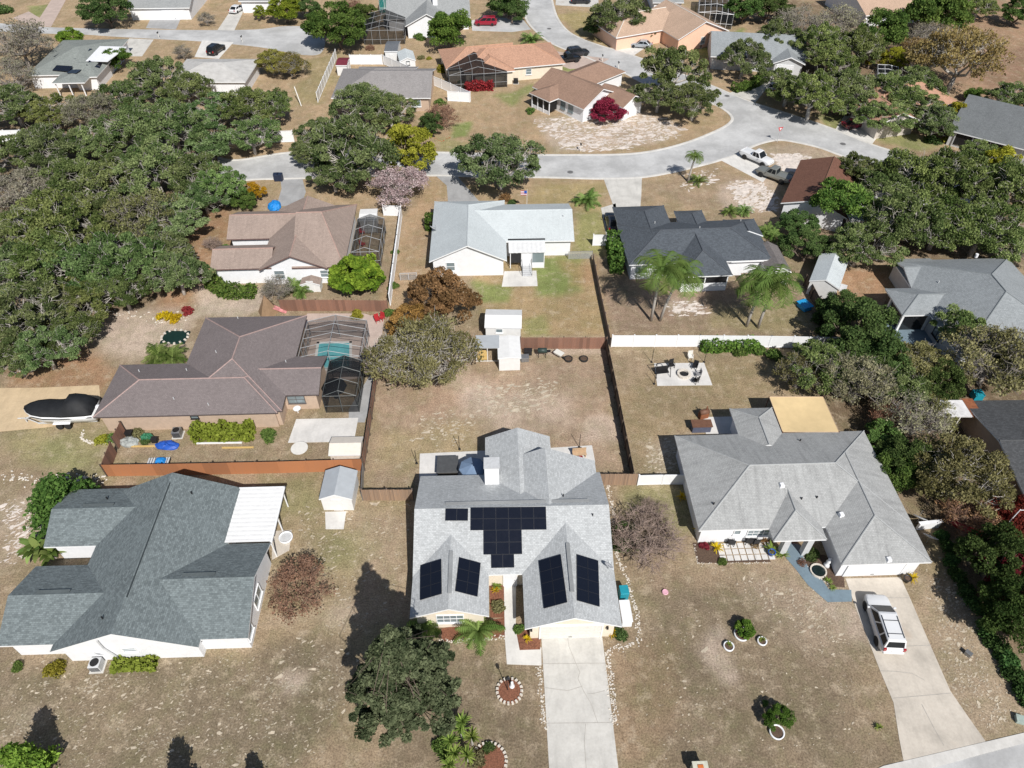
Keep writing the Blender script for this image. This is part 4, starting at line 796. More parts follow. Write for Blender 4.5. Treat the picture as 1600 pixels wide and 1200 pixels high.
# --- grey hip house with the white car
h = House('house', 'weathered grey hip roofed house beside the white car', (1095,828), (1458,882), S_H3, WHITE, pitch=.37, rz=R(2.0)); H3 = h; e = 2.6
m = h.block([(1054,681),(1097,829)], 'x', 'HH', x1=h.L(1458,882,e).x-.12); gw = h.block([(1315,883),(1340,720)], 'y', 'HX', x1=h.L(1458,882,e).x)
po = h.block([(1208,842),(1292,843),(1240,775)], 'y', 'HX', .5, walls=False); nw = h.block([(1140,639),(1206,637),(1200,705)], 'y', 'XH', .45)
h.build(); h.door(gw, 'S', 1364, 893, 4.9, 2.15, WHITE, 'garage_door'); h.window(m, 'S', 1183, 836, 1.9, 1.2, TRIM, 4, 3); h.window(m, 'S', 1150, 836, .5, .6, TRIM, 1, 1); h.door(m, 'S', 1240, 838, 1.0, 2.05, RED)
for u, v in ((1221,868),(1256,868)): q = h.L(u, v); h.box('porch_column', (q.x, q.y+.25, 1.3), (.55,.55,2.6), GREYW)
for u, v in ((1221,759),(1314,805),(1388,875)): h.hood(u, v)
for u, v in ((1252,780),(1276,778),(1250,689),(1115,788)): h.pipe(u, v, .07, .25, DARK)
# --- brown grey house with the screened pool
h = House('house', 'brown grey roofed beige house with screened swimming pool', (143,652), (433,645), S_H4, BEIGE, pitch=.36, cap=plain((.36,.26,.24),.8), trim=plain((.10,.08,.08),.6), ze=2.6); H4 = h
s_ = h.block([(145,652),(433,645),(190,570)], 'x', 'HH'); nb = h.block([(300,568),(463,555),(479,493)], 'y', 'HH', .34, x0=h.L(292,566,2.6).x, y0=s_['y0']+.25); eb = h.block([(445,616.5),(498,616.5),(511,556)], 'x', 'XG', .34, x0=nb['x1']-5)
h.build(); h.window(eb, 'S', 463, 624, 1.7, 1.0, plain((.12,.11,.11),.5), 2, 2); h.window(s_, 'S', 304, 651, .7, .5, DARK, 1, 2, 1.9)
for u, v in ((338,551),(372,498),(292,579),(218,581),(272,624),(326,633),(447,566)): h.pipe(u, v, .05, .3)
# --- pink grey roofed house
h = House('house', 'faded pink roofed white house with red furniture in its screened patio', (400,422), (512,416), S_H5, WHITE, pitch=.46, rz=R(2.5), trim=plain((.16,.10,.09),.6), cap=plain((.40,.27,.23),.8)); H5 = h
m = h.block([(404,422),(512,416),(470,328)], 'y', 'GG', y1=h.L(455,326,2.6).y); w1 = h.block([(369,372),(372,331),(440,372)], 'x', 'GX', x1=(m['x0']+m['x1'])/2); w2 = h.block([(340,424),(344,384)], 'x', 'GX', x1=m['x0']+1.5, y0=m['y0']+.35); ne = h.block([(558,318),(540,370),(480,330)], 'x', 'XH', .46, x0=(m['x0']+m['x1'])/2-.2, y1=m['y1']+.7, y0=m['y0']+.25)
h.build(); h.window(m, 'S', 436, 425, 1.2, 1.2, TRIM, 1, 2); h.window(m, 'S', 506, 424, .9, 1.0, TRIM, 1, 2)
# --- white house with pale grey roof
h = House('house', 'white house with pale grey roof and central back steps', (672,409), (792,406), S_H6, WHITE, pitch=.47, rz=R(1.6)); H6 = h
a = h.block([(672,409),(792,406),(679,315)], 'y', 'GH'); b = h.block([(895,376),(890,328)], 'x', 'XG', .40, x0=(a['x0']+a['x1'])/2, y1=h.L(887,318,2.6).y)
h.build(); h.window(a, 'S', 704, 414, 1.0, 1.2, TRIM, 1, 2, label='window with a half drawn green blind'); h.dish(677,362,.5); h.pipe(880,339,.05,.3)
q = h.L(824,396,2.3); y1 = b['y0']; cr = MB()
for k in range(16): cr.box((q.x-2.4+.3*k+.15, y1-1.15, 2.55-(k%2)*.03), (.3,2.7,.04))
cr.build('awning', CORR, h.root); MB().box((q.x, y1+.28, 2.72), (4.9,.2,.14)).build('awning_gap_strip', DARK, h.root); yb = y1-2.3  # dark strip stands in for the dark gap behind the awning
for xx in (-2.2, -.75, .6, 2.2): h.box('awning_post', (q.x+xx, yb, 1.25), (.09,.09,2.5), TRIM)
h.box('porch_screen', (q.x-1.45,yb+.03,1.6), (1.3,.03,1.5), DARK); h.box('porch_screen', (q.x+1.4,yb+.03,1.6), (1.5,.03,1.5), GLASSL); h.box('porch_panel', (q.x+1.4,yb+.02,.42), (1.55,.06,.84), WHITE); h.box('door', (q.x-.07,yb+.03,1.3), (1.2,.06,2.2), WHITE); st = MB()
for k in range(6): st.box((q.x-.07, yb-.25-.3*k, .5-.085*k), (1.25,.3,.06)); st.box((q.x-.07, yb-.12-.3*k, .25-.045*k), (1.2,.03,.5-.09*k))
st.build('steps', LGREY, h.root)
for sx in (-.62,.62): MB().tube([(q.x-.07+sx,yb,1.45),(q.x-.07+sx,yb-1.8,.95),(q.x-.07+sx,yb-1.8,0)], .03,.03,6).build('handrail', DARK, h.root)
# --- charcoal roofed house
h = House('house', 'charcoal roofed white house with palms in its back yard', (981,414), (1208,399), S_H7, WHITE, pitch=.40, rz=R(3.6)); H7 = h
m = h.block([(983,414),(1206,400),(1168,343)], 'x', 'HH', y0=h.L(983,414,2.6).y); n1 = h.block([(957,324),(1037,321),(1000,380)], 'y', 'XH'); n2 = h.block([(1053,330),(1097,330),(1075,370)], 'y', 'XH'); n3 = h.block([(1130,345),(1178,342),(1150,370)], 'y', 'XH'); s1 = h.block([(1064,432),(1145,430),(1100,380)], 'y', 'HX', .48, walls=False)
h.build(); xa, xb, ya = s1['x0']+.4, s1['x1']-.4, s1['y0']+.4
h.box('porch_panel', ((xa+xb)/2,ya,.6), (xb-xa,.1,1.2), WHITE); h.box('porch_screen', ((xa+xb)/2,ya+.05,1.85), (xb-xa,.03,1.3), DARK)
for f in (0,.5,1): h.box('porch_post', (xa+(xb-xa)*f,ya-.005,1.28), (.12,.13,2.56), TRIM)
h.box('porch_wall', (xa,ya+2,1.28), (.1,4,2.55), WHITE); h.box('porch_wall', (xb,ya+2,1.28), (.1,4,2.55), WHITE); h.window(m, 'S', 1000, 428, 1.4, 1.1, TRIM, 2, 1)
for u, v in ((1023,349),(1093,357),(1157,346)): h.pipe(u, v, .06, .3)
P = MB()
for k in range(7): P.box((xb+4.2, ya-1.0-.28*k, 1.0-.14*k), (1.5,.26,.06))
P.build('steps', plain((.42,.33,.24),.8), h.root); h.box('deck', (xb+4.2, ya+.6, 1.0), (3.4,2.8,.14), plain((.32,.24,.17),.8)); h.box('deck_beam', (xb+3.2, ya+2.6, 2.45), (4.2,.14,.2), TRIM)
# --- right hand grey house
h = House('house', 'grey hip roofed house half hidden by trees on the right', (1424,450), (1560,448), S_H8, GREYW, pitch=.42, rz=R(2.0), ); H8 = h
m = h.block([(1394,407),(1575,405)], 'y', 'HH', y0=h.L(1497,560,2.6).y, x0=h.L(1424,450,2.6).x, x1=h.L(1424,450,2.6).x+15); h.block([(1394,407),(1424,450)], 'x', 'GX', .30, x1=m['x0']+5, y1=m['y1']+.3); pw = h.block([(1383,451),(1410,492),(1459,492)], 'x', 'HX', .40, walls=False, x1=m['x0']+4.5)
h.build()
for fx, fy in ((.3,.3),(.3,3.5),(3.4,.3)): h.box('porch_post', (pw['x0']+fx,pw['y0']+fy,1.28), (.25,.25,2.56), TRIM)
h.box('porch_screen', (pw['x0']+.42,(pw['y0']+pw['y1'])/2,1.3), (.04,pw['y1']-pw['y0']-1,2.5), DARK); h.box('porch_floor', (pw['x0']+2.0,pw['y0']-1.5,.05), (6,8,.1), BLUEP); MB().quad((pw['x0']+.5,pw['y0']+.35,0),(pw['x0']+3.4,pw['y0']+.35,0),(pw['x0']+3.4,pw['y0']+.35,2.45),(pw['x0']+.5,pw['y0']+.35,2.45)).build('screen_shade_mesh', screen_mat((.02,.022,.025), .7), h.root); h.window(m, 'W', 1470, 512, 1.5, 1.2, DARK, 2, 1); h.pipe(1466,442,.06,.3); h.pipe(1525,401,.2,.4,WHITE)  # dark mesh added across the open south side to shade the porch inside
# --- dark roofed house at the right edge
h = House('house', 'black grey roofed house with a patched white corner', (1465,650), (1600,652), S_DK, BEIGE, pitch=.20, rz=R(1.0)); H9 = h
m = h.block([(1508,626),(1800,626),(1530,790)], 'x', 'GG', x0=h.L(1512,640,2.6).x, x1=h.L(1512,640,2.6).x+18); h.build()
P = [h.L(*q, 2.75) for q in ((1462,651),(1532,652),(1506,626),(1468,626))]; MB().prism([(p.x,p.y) for p in P], 2.7, 2.84, True).build('flat_roof', plain((.72,.71,.70),.6,.1,2,.35), h.root); c = sum(P, Vector())/4; h.box('flat_roof_edge', (P[1].x-.25,P[1].y+1.2,2.855), (1.1,2.6,.03), RUST)
for q in ((1466,651),(1500,652)): p = h.L(*q, 2.7); h.box('post', (p.x+.2,p.y+.2,1.34), (.12,.12,2.68), OFFW)
# --- brown roof under the trees (right)
h = House('house', 'red brown roofed house hidden under green trees', (1220,317), (1267,309), S_BRD, WHITE, pitch=.36, rz=R(-27)); h.block([(1220,317)], 'y', 'GG', x0=0, x1=9, y0=0, y1=14); h.build()
h = House('house', 'flat white roofed house glimpsed between the right hand oaks', (1330,346), (1420,340), plain((.60,.60,.60),.6,.08), plain((.50,.40,.36),.8), pitch=.12, rz=R(4)); b = h.block([(1330,346),(1470,338),(1350,300)], 'x', 'GG'); h.build(False); h.window(b, 'S', 1352, 352, 1.6, 1.2, TRIM, 2, 2)
# --- dark grey house upper right edge
h = House('house', 'dark grey roofed house with long screened porch at right edge', (1482,203), (1556,222), S_D11, GREYW, pitch=.36, rz=math.atan2(G(1556,222,2.6).y-G(1482,203,2.6).y, G(1556,222,2.6).x-G(1482,203,2.6).x)); b = h.block([(1482,203),(1556,222),(1590,165)], 'x', 'GG', x1=30, oh=.5); h.build(False)
h.box('porch_screen', (5.2,b['y0']+.42,1.45), (7.8,.06,2.0), BLACK)
for k in range(4): h.box('porch_post', (1.3+2.6*k,b['y0']+.38,1.28), (.14,.14,2.55), GREYW)
h = House('outbuilding', 'low white flat roofed outbuilding behind the right edge house', (1514,175), (1560,170), WHITE, WHITE, pitch=.05, cat='outbuilding', rz=R(12), ze=2.4); h.block([(1512,176),(1570,172),(1545,155)], 'x', 'GG'); h.build(False)
# --- brown roofed corner house
a, b_ = G(869,152,2.6), G(912,171,2.6); th = math.atan2(b_.y-a.y, b_.x-a.x)
h = House('house', 'brown roofed white house with red bougainvillea at its gable', (869,152), (912,171), S_BR, WHITE, pitch=.45, rz=th); H12 = h
m = h.block([(830,136),(912,171),(980,124)], 'x', 'GG', y1=9.6, y0=0); h.block([(940,97),(976,115),(930,130)], 'y', 'XH', x0=-6.4, x1=.8, y0=4, y1=17.6); po = h.block([(823,143),(866,160),(850,150)], 'y', 'HX', .42, walls=False, x0=-4.6, x1=.6, y0=-2.2, y1=4); h.block([(978,122),(992,146)], 'x', 'XG', .42, x0=m['x1']-3, x1=m['x1']+4.2, y0=5.4, y1=11.4)
h.build(False); h.window(m, 'S', 880, 163, 1.0, 1.2, GLASSL, 1, 2); h.window(m, 'S', 892, 168, 1.0, 1.2, GLASSL, 1, 2); h.window(m, 'E', 922, 168, .7, .9, TRIM, 1, 2)
for k in range(4): h.box('porch_post', (po['x0']+.4+1.45*k,po['y0']+.4,1.28), (.14,.14,2.56), WHITE)
h.box('porch_panel', ((po['x0']+po['x1'])/2,po['y0']+.42,.3), (4.4,.08,.6), WHITE); h.box('porch_screen', ((po['x0']+po['x1'])/2,po['y0']+.46,1.5), (4.3,.03,1.9), BLACK); h.box('porch_screen', (po['x1']-.42,po['y0']+1.4,1.5), (.03,1.7,1.9), BLACK); h.box('porch_screen', (po['x0']+.42,po['y0']+2.4,1.5), (.03,3.8,1.9), BLACK)
# --- terracotta roofed house
h = House('house', 'terracotta roofed cream house with dark screened pool enclosure', (800,109), (878,88), S_TC, CREAM, pitch=.38, rz=R(13)); H13 = h
m = h.block([(795,107),(876,88),(845,68)], 'x', 'HH', x0=-9); h.block([(700,78),(760,62),(740,80)], 'x', 'HX', x0=-12, x1=2, y0=3, y1=13); w3 = h.block([(716,93),(786,111)], 'y', 'HX', x0=-7.5, x1=.5, y0=-.6, y1=6); h.build(); h.window(m, 'S', 826, 110, 1, 1, TRIM, 1, 2)
# --- grey house mid top
h = House('house', 'plain grey roofed house inside the long white fence', (516,151), (672,153), S_G14, BEIGE, pitch=.33, rz=R(0)); H14 = h
m = h.block([(517,153),(673,152),(560,108)], 'x', 'HG', y1=h.L(540,107,2.6).y); b = h.block([(560,107),(647,110),(600,125)], 'x', 'HG', .3, y1=h.L(600,106,2.6).y+.6, y0=h.L(600,106,2.6).y-7, x1=m['x1']-3.4); h.build(False); h.window(m, 'S', 612, 158, 3.2, 1.6, TRIM, 3, 1, 1.3, GLASS); h.window(m, 'S', 650, 158, 1.6, 1.2, TRIM, 2, 1)
# --- tan roofed salmon house
a, b_ = G(1060,62,2.6), G(1134,41,2.6)
h = House('house', 'tan roofed salmon pink house at the top of the picture', (1060,62), (1134,41), S_TN, SALMON, pitch=.42, rz=R(24), cap=OFFW, ze=2.7); H15 = h
m = h.block([(1060,62),(1134,41)], 'y', 'GG', x0=0, x1=12.5, y0=0, y1=15); h.block([(1015,38),(1040,10)], 'x', 'HX', x0=-11, x1=4, y0=6, y1=17); h.build(); h.window(m, 'S', 1100, 52, 1, 1.3, TRIM, 1, 2); h.window(m, 'S', 1120, 47, 1, 1.3, TRIM, 1, 2); h.block
h = House('house', 'grey roofed house half hidden behind a round oak near the street', (1112,84), (1200,90), S_H8, GREYW, pitch=.40, rz=R(-8)); m = h.block([(1110,84),(1228,94),(1200,56)], 'x', 'GG', x1=h.L(1255,80,2.6).x); h.block([(1232,92),(1255,80)], 'y', 'GX', x0=m['x1']-6.5, x1=m['x1']-.5, y0=m['y0']-1.8, y1=m['y0']+4); h.build(False); h.door(h.B[1], 'S', 1228, 98, 3.0, 2.1, WHITE, 'garage_door')
h = House('house', 'grey gabled white house beside the large bright green tree', (632,41), (700,44), S_G17, WHITE, pitch=.5, rz=R(4)); m = h.block([(633,41),(702,38),(667,10)], 'y', 'GG', y1=h.L(667,14,2.6).y+2); h.block([(736,28),(605,8)], 'x', 'GG', y0=m['y0']+4.5, y1=m['y0']+14, x1=h.L(735,26,2.6).x, x0=h.L(606,12,2.6).x); h.build(False); p = h.on(680, 6); h.box('chimney', (p.x,p.y,p.z+.5), (1.0,.8,2.2), WHITE, h.roof)
h = House('house', 'green grey roofed house with stepped solar panels at upper left', (88,128), (132,129), S_GR18, WHITE, pitch=.34, rz=R(3)); H18 = h
ya = h.L(40,118,2.6).y; yr = h.L(120,73,4.4).y; m = h.block([(40,118),(168,98)], 'x', 'HH', 1.8/(yr-ya), y0=ya, y1=2*yr-ya, x1=h.L(168,98,2.6).x); s = h.block([(88,128),(132,129),(110,100)], 'y', 'HX', .2, walls=False, y1=h.L(110,105,2.6).y); e_ = h.block([(132,120),(168,99)], 'x', 'XH', .3, x0=h.L(120,110,2.6).x, x1=h.L(160,110,2.6).x, y1=h.L(168,95,2.6).y, y0=h.L(150,120,2.6).y); h.build(False)
P = [h.L(*q, 3.6) for q in ((156,72),(198,73),(168,96),(134,95))]; MB().prism([(p.x,p.y) for p in P], 3.5, 3.6, True).build('flat_roof', WHITE, h.root)
for q, nc, nr in (([(108,75),(139,77),(124,95),(88,90)],5,4), ([(85,104),(112,105),(110,113),(87,111)],4,2), ([(110,110),(125,110),(123,117),(108,116)],2,2), ([(140,98),(162,99),(152,109),(136,102)],3,2)): h.solar(q, nc, nr, .2)
for k in range(3): h.box('porch_post', (s['x0']+.4+2.3*k,s['y0']+.4,1.28), (.16,.16,2.56), WHITE)
h = House('house', 'pale grey roofed house behind the grove near the small black car', (300,130), (383,127), plain((.50,.49,.47),.8,.12,1,.2), WHITE, pitch=.26, rz=R(0)); h.block([(262,128),(383,128),(330,92)], 'x', 'HH'); h.build(False)
h = House('house', 'white garage house at the top left edge', (246,14), (292,14), S_G17, WHITE, pitch=.4, rz=R(2)); b = h.block([(200,10),(296,12),(260,-20)], 'x', 'GG'); h.build(False); h.door(b, 'S', 268, 8, 4.8, 2.2, WHITE, 'garage_door')
h = House('house', 'tan roofed house at the top edge above the bright green tree', (1375,24), (1420,14), S_TN, WHITE, pitch=.4, rz=R(14)); h.block([(1378,22),(1422,12),(1380,-20)], 'x', 'GG', x0=-3); h.build(False)
h = House('house', 'orange tile roofed house glimpsed under the right hand oaks', (1372,182), (1440,168), S_TC, plain((.55,.50,.45),.8), pitch=.42, rz=R(15)); h.block([(1368,178),(1440,160),(1450,130)], 'x', 'HH', y1=11); h.block([(1380,190),(1405,186)], 'y', 'GX', x0=-2, x1=6, y0=-3, y1=5); h.build()
h = House('house', 'white walled house at the top edge beside the tan roof', (1030,4), (1075,2), S_G17, WHITE, pitch=.3, rz=R(0)); h.block([(1020,4),(1068,2),(1040,-20)], 'x', 'GG'); h.build(False)
h = House('house', 'white house at the very top left beside bushes', (375,3), (425,3), S_G17, WHITE, pitch=.3, rz=R(0)); h.block([(372,2),(425,2),(400,-20)], 'x', 'GG'); h.build(False)
# ---------------------------------------------------------------- sheds
W8 = plain((.74,.74,.73), .6, .05, 2, .05)
h, b = shed('shed', 'white ridged metal shed left of the solar house', [(498,780),(550,780),(552,735)], MET, W8, 'y', 1.9, .45, pa=(498,780), pb=(550,780))
h, b = shed('shed', 'small cream shed inside the orange wooden fence', [(513,710),(563,710),(560,682)], plain((.70,.64,.56),.6,.06), plain((.66,.58,.50),.6), 'x', 1.7, .35, door=False, pa=(513,710), pb=(563,709))
h, b = shed('shed', 'white shed with ramp roof beyond the bushy orange tree', [(757,510),(815,512),(812,484)], W8, W8, 'x', 2.1, .3, pa=(757,510), pb=(815,511), door=False); h.window(b, 'S', 780, 515, .7, .5, TRIM, 1, 1)
h, b = shed('shed', 'narrow white lean to shed beside the open timber lean to', [(778,560),(814,558),(812,525)], W8, W8, 'y', 2.0, .12, pa=(778,560), pb=(814,559), door=False)
t = empty('lean_to', G(762,566), R(1), 'open timber framed lean to with grey metal roof', 'lean to'); MB().box((0,1.2,2.05), (2.7,2.2,.06)).build('roof', MET, t)
for x in (-1.25,0,1.25): MB().box((x,.1,1.0), (.09,.09,2.0)).build('post', OFFW, t)
MB().box((-.6,.25,.9), (1.1,.3,1.2)).build('shelf_board', YELL, t); MB().box((0,.1,.1), (2.5,.08,.08)).build('rail', OFFW, t)
h, b = shed('shed', 'pale grey gabled garden shed with two white doors', [(1268,430),(1292,446),(1326,408)], S_H6, W8, 'y', 2.1, .42, pa=(1268,430), pb=(1293,446), th=R(-28), doorside='E'); q = h.L(1305,450); h.box('step', (b['x1']+.5,(b['y0']+b['y1'])/2,.15), (.8,1.4,.3), LGREY)
h, b = shed('shed', 'small maroon roofed white shed at the corner of the long fence', [(524,102),(542,102),(545,90)], plain((.17,.03,.045),.6), W8, 'x', 2.0, .15, pa=(524,102), pb=(542,102), doorside='E'); 
h, b = shed('shed', 'small white shed with a flat grey roof beside the pool cage', [(600,80),(621,80),(619,64)], GREYM, W8, 'x', 2.3, .15, pa=(600,80), pb=(621,80))
h, b = shed('shed', 'white garden shed with grey roof and square window', [(624,96),(649,92),(640,80)], S_H6, W8, 'y', 2.0, .4, pa=(624,96), pb=(649,94)); h.window(b, 'S', 637, 95, .6, .6, DARK, 1, 1)
h, b = shed('shed', 'grey brown roofed shed behind the right hand palms', [(1198,425),(1234,425),(1215,384)], S_GB, W8, 'y', 2.2, .5, pa=(1198,425), pb=(1234,424))
h, b = shed('shed', 'small white shed behind the pink roofed house', [(560,345),(588,344),(585,326)], W8, W8, 'x', 2.0, .1, pa=(560,345), pb=(588,344), door=False)
h, b = shed('playhouse', 'tiny pink roofed white playhouse beside the pink roofed house', [(468,445),(500,445),(488,434)], S_H5, W8, 'y', 1.2, .35, pa=(468,445), pb=(500,445), cat='playhouse')
HEAP = plain((.30,.32,.31), .8, .4, 2)
CAGEF = plain((.30,.31,.32), .6, .1)
SCRP = screen_mat((.03,.033,.036), .28)
# ================================================================= FENCES
fence('fence', 'long smooth orange stained fence below the brown grey house', [(169,744),(300,742),(440,739),(568,735)], 1.75, 'flat', WOODO, WOODD, 2.4)
fence('fence', 'short timber framed gate fence at the left end of the orange fence', [(169,744),(183,708)], 1.8, 'flat', WOODB, WOODD, 1.2); fence('fence', 'short brown slatted fence standing open beside the boat', [(186,701),(198,677)], 1.8, 'board', WOODB, WOODD, 1.2)
fence('fence', 'rust brown side fence seen edge on beside the screened pool', [(569,735),(581,655),(592,575)], 1.75, 'board', WOODB, WOODD, 2.4, both=1); fence('fence', 'short dark wire gate fence linking orange and grey fences', [(569,737),(567,782)], 1.3, 'wire', GREYM, GREYM, 1.5)
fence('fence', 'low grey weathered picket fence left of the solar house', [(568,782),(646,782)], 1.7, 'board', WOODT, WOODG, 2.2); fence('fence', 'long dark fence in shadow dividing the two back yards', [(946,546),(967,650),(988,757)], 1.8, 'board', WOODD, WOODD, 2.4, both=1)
fence('fence', 'red brown board fence across the back of the bare yard', [(813,545),(947,545)], 1.75, 'board', WOODB, WOODD, 2.4); fence('fence', 'brown board fence right of the solar house beside white panels', [(932,758),(994,758)], 1.75, 'board', WOODT, WOODD, 2.2)
fence('fence', 'short white vinyl fence between solar house and grey hip house', [(996,758),(1034,757),(1072,757)], 1.5, 'vinyl', TRIM, TRIM, 2.2); fence('fence', 'long white vinyl fence behind the fire pit yard', [(955,542),(1090,542),(1200,543),(1306,545)], 1.75, 'vinyl', TRIM, TRIM, 2.4)
fence('fence', 'thin grey wood fence between grassy yard and palm yard', [(926,408),(936,460),(953,541)], 1.1, 'board', WOODG, WOODG, 2.4); fence('fence', 'white vinyl gate panel beside the charcoal house', [(926,384),(967,384)], 1.75, 'vinyl', TRIM, TRIM, 1.6); fence('fence', 'low wire mesh fence beside the grey roofed white house', [(888,405),(925,404)], 1.2, 'wire', screen_mat((.45,.47,.45), .35), ALU, 1.5)
fence('fence', 'white vinyl side fence right of the pink roofed house', [(628,338),(622,385),(616,430),(610,477)], 1.75, 'vinyl', TRIM, TRIM, 2.4, thick=.10); fence('fence', 'short white vinyl return beside the pink flowering tree', [(600,337),(628,338)], 1.7, 'vinyl', TRIM, TRIM, 2.0); fence('fence', 'brown wood fence between the pink and brown grey houses', [(440,486),(525,486),(607,487)], 1.75, 'board', WOODB, WOODD, 2.4)
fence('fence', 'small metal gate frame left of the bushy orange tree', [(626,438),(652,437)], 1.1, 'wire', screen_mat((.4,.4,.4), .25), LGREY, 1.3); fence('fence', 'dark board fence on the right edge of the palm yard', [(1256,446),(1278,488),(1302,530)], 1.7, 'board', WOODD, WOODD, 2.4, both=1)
fence('fence', 'white vinyl fence across the top of the mid grey house', [(548,101),(598,101)], 1.9, 'vinyl', TRIM, TRIM, 2.4); fence('fence', 'diagonal white vinyl fence running down past the grey house', [(600,101),(640,118),(690,139),(735,159)], 1.8, 'vinyl', TRIM, TRIM, 2.4); fence('fence', 'short white vinyl panel facing the street beside a green bush', [(700,158),(734,160)], 1.8, 'vinyl', TRIM, TRIM, 2.4); fence('fence', 'long white side fence left of the mid grey house', [(497,160),(526,92)], 1.8, 'vinyl', OFFW, TRIM, 2.4)
fence('fence', 'white panels glimpsed through the left grove canopy', [(-10,226),(66,224)], 2.4, 'vinyl', TRIM, TRIM, 2.4); fence('fence', 'white vinyl fence behind the grove near the street end', [(330,226),(460,222)], 2.0, 'vinyl', TRIM, TRIM, 2.4)
# ================================================================= POOL CAGES, POOL, PATIO STRUCTURES
def cage_z(z, px): return [(lambda p: (800+FOC*p.x/(math.cos(PIT)*p.y+math.sin(PIT)*(CH-p.z)), 600-FOC*(math.sin(PIT)*p.y-math.cos(PIT)*(CH-p.z))/(math.cos(PIT)*p.y+math.sin(PIT)*(CH-p.z))))(Vector((q.x,q.y,0))) for q in pts3(px, z)]
cage('pool_cage', 'upper half of the grey screened pool cage over turquoise water', cage_z(2.6, [(466,556),(563,556),(561,500)]), 2.55, CAGEF, SCRP, 2, 4, .9, R(1.9)); cage('pool_cage', 'lower darker bay of the screened pool cage with black umbrella', cage_z(2.6, [(503,617),(556,617),(559,562)]), 2.5, plain((.10,.11,.11),.5), SCRD, 2, 3, .8, R(1.9), skirt=0)
cage('pool_cage', 'screened patio with red furniture beside the pink roofed house', cage_z(2.5, [(548,392),(592,392),(596,340)]), 2.4, CAGEF, SCRL, 3, 3, .7, R(2.5)); cage('pool_cage', 'weathered screened pool cage beside the grey gabled house', [(570,70),(633,68),(634,42)], 2.8, CAGEF, SCRD, 5, 3, 1.0, R(3)); cage('pool_cage', 'dark screened cage on the terracotta roofed house', [(700,126),(787,136),(782,104)], 2.7, CAGEF, screen_mat((.02,.02,.022), .74), 5, 3, 1.3, R(8)); cage('pool_cage', 'white framed pool cage behind the tan roofed house', [(1088,42),(1142,40),(1140,12)], 3.0, TRIM, SCRD, 6, 3, .5, R(-12)); cage('pool_cage', 'small white framed cage between trees at upper right', cage_z(3.0, [(1372,118),(1400,124),(1404,104)]), 2.9, TRIM, SCRD, 3, 3, .2, R(-20)); cage('pool_cage', 'teal lined cage cut by the top edge', [(594,20),(626,19),(626,-8)], 2.8, TRIM, screen_mat((.03,.25,.24), .6), 4, 2, .3, 0)
t = empty('swimming_pool', G(521,556), R(2), 'turquoise swimming pool under the grey screen cage', 'swimming pool'); P = [t.location-G(*q) for q in ((491,578),(548,577),(548,535),(497,536))]; P = [Matrix.Rotation(-R(2),4,'Z') @ -p for p in P]
MB().prism([(p.x,p.y) for p in P], .02, .045).build('water', water((.16,.52,.55)), t); cp = MB()
for a, b in zip(P, P[1:]+P[:1]): d = (b-a); cp.box(((a.x+b.x)/2,(a.y+b.y)/2,.04), (d.length+.3,.3,.06), None, math.atan2(d.y,d.x))
cp.build('coping', CONCW, t)
def umbrella(u, v, z, r, mat, label, n=8):
    g = G(u, v, z); t = empty('patio_umbrella', (g.x,g.y,0), .2, label, 'umbrella'); m = MB(); ring = [(r*math.cos(2*math.pi*k/n), r*math.sin(2*math.pi*k/n), z-.35) for k in range(n)]
    m.add([(0,0,z+.15)]+ring+[(x,y,q-.14) for x,y,q in ring], [(0,k+1,(k+1)%n+1) for k in range(n)]+[(k+1,n+k+1,n+(k+1)%n+1,(k+1)%n+1) for k in range(n)]); m.build('canopy', mat, t, fix=False)
    MB().tube([(0,0,0),(0,0,z+.25)], .03,.03,8).build('pole', DARK, t); MB().lathe([(.3,0),(.3,.08),(.06,.12)], 14).build('base', DARK, t)
    for k in range(n): MB().tube([(0,0,z+.1),(ring[k][0]*.98,ring[k][1]*.98,z-.37)], .012,.012,4).build('rib', DARK, t)
umbrella(738,727,2.3,1.3,plain((.16,.23,.34),.8,.08),'blue grey octagonal patio umbrella beside the hot tub'); umbrella(521,600,2.0,1.35,BLACK,'black umbrella inside the lower screen cage')
t = empty('hot_tub', G(700,734), R(2), 'dark grey covered square hot tub behind the solar house', 'hot tub'); MB().box((0,0,.4), (1.95,1.95,.8)).build('cabinet', plain((.07,.065,.06),.7), t, bevel=.12); MB().box((0,0,.86), (2.1,2.1,.14)).build('cover', plain((.075,.078,.082),.7,.15), t, bevel=.06)
t = empty('shade_canopy', G(1255,655), R(2), 'tan fabric shade canopy behind the grey hip roofed house', 'canopy'); zc_ = 2.7; P = [G(*q, zc_)-t.location for q in ((1223,675),(1311,675),(1286,620),(1202,620))]; Mr = Matrix.Rotation(-R(2),4,'Z'); P = [Mr @ p for p in P]; m = MB(); n = 12
vs = [P[0].lerp(P[1],i/n).lerp(P[3].lerp(P[2],i/n), j/n)+Vector((0,0,-.22*math.sin(math.pi*i/n)*math.sin(math.pi*j/n))) for j in range(n+1) for i in range(n+1)]
m.add(vs, [(j*(n+1)+i,j*(n+1)+i+1,(j+1)*(n+1)+i+1,(j+1)*(n+1)+i) for j in range(n) for i in range(n)]); m.build('fabric', CANV, t, True)
for p in P: MB().tube([(p.x,p.y,0),(p.x,p.y,zc_+.05)], .05,.05,8).build('post', BROWNP, t)
for a, b in ((0,1),(1,2),(2,3),(3,0)): MB().tube([P[a],P[b]], .03,.03,6).build('rail', plain((.55,.40,.28),.7), t)
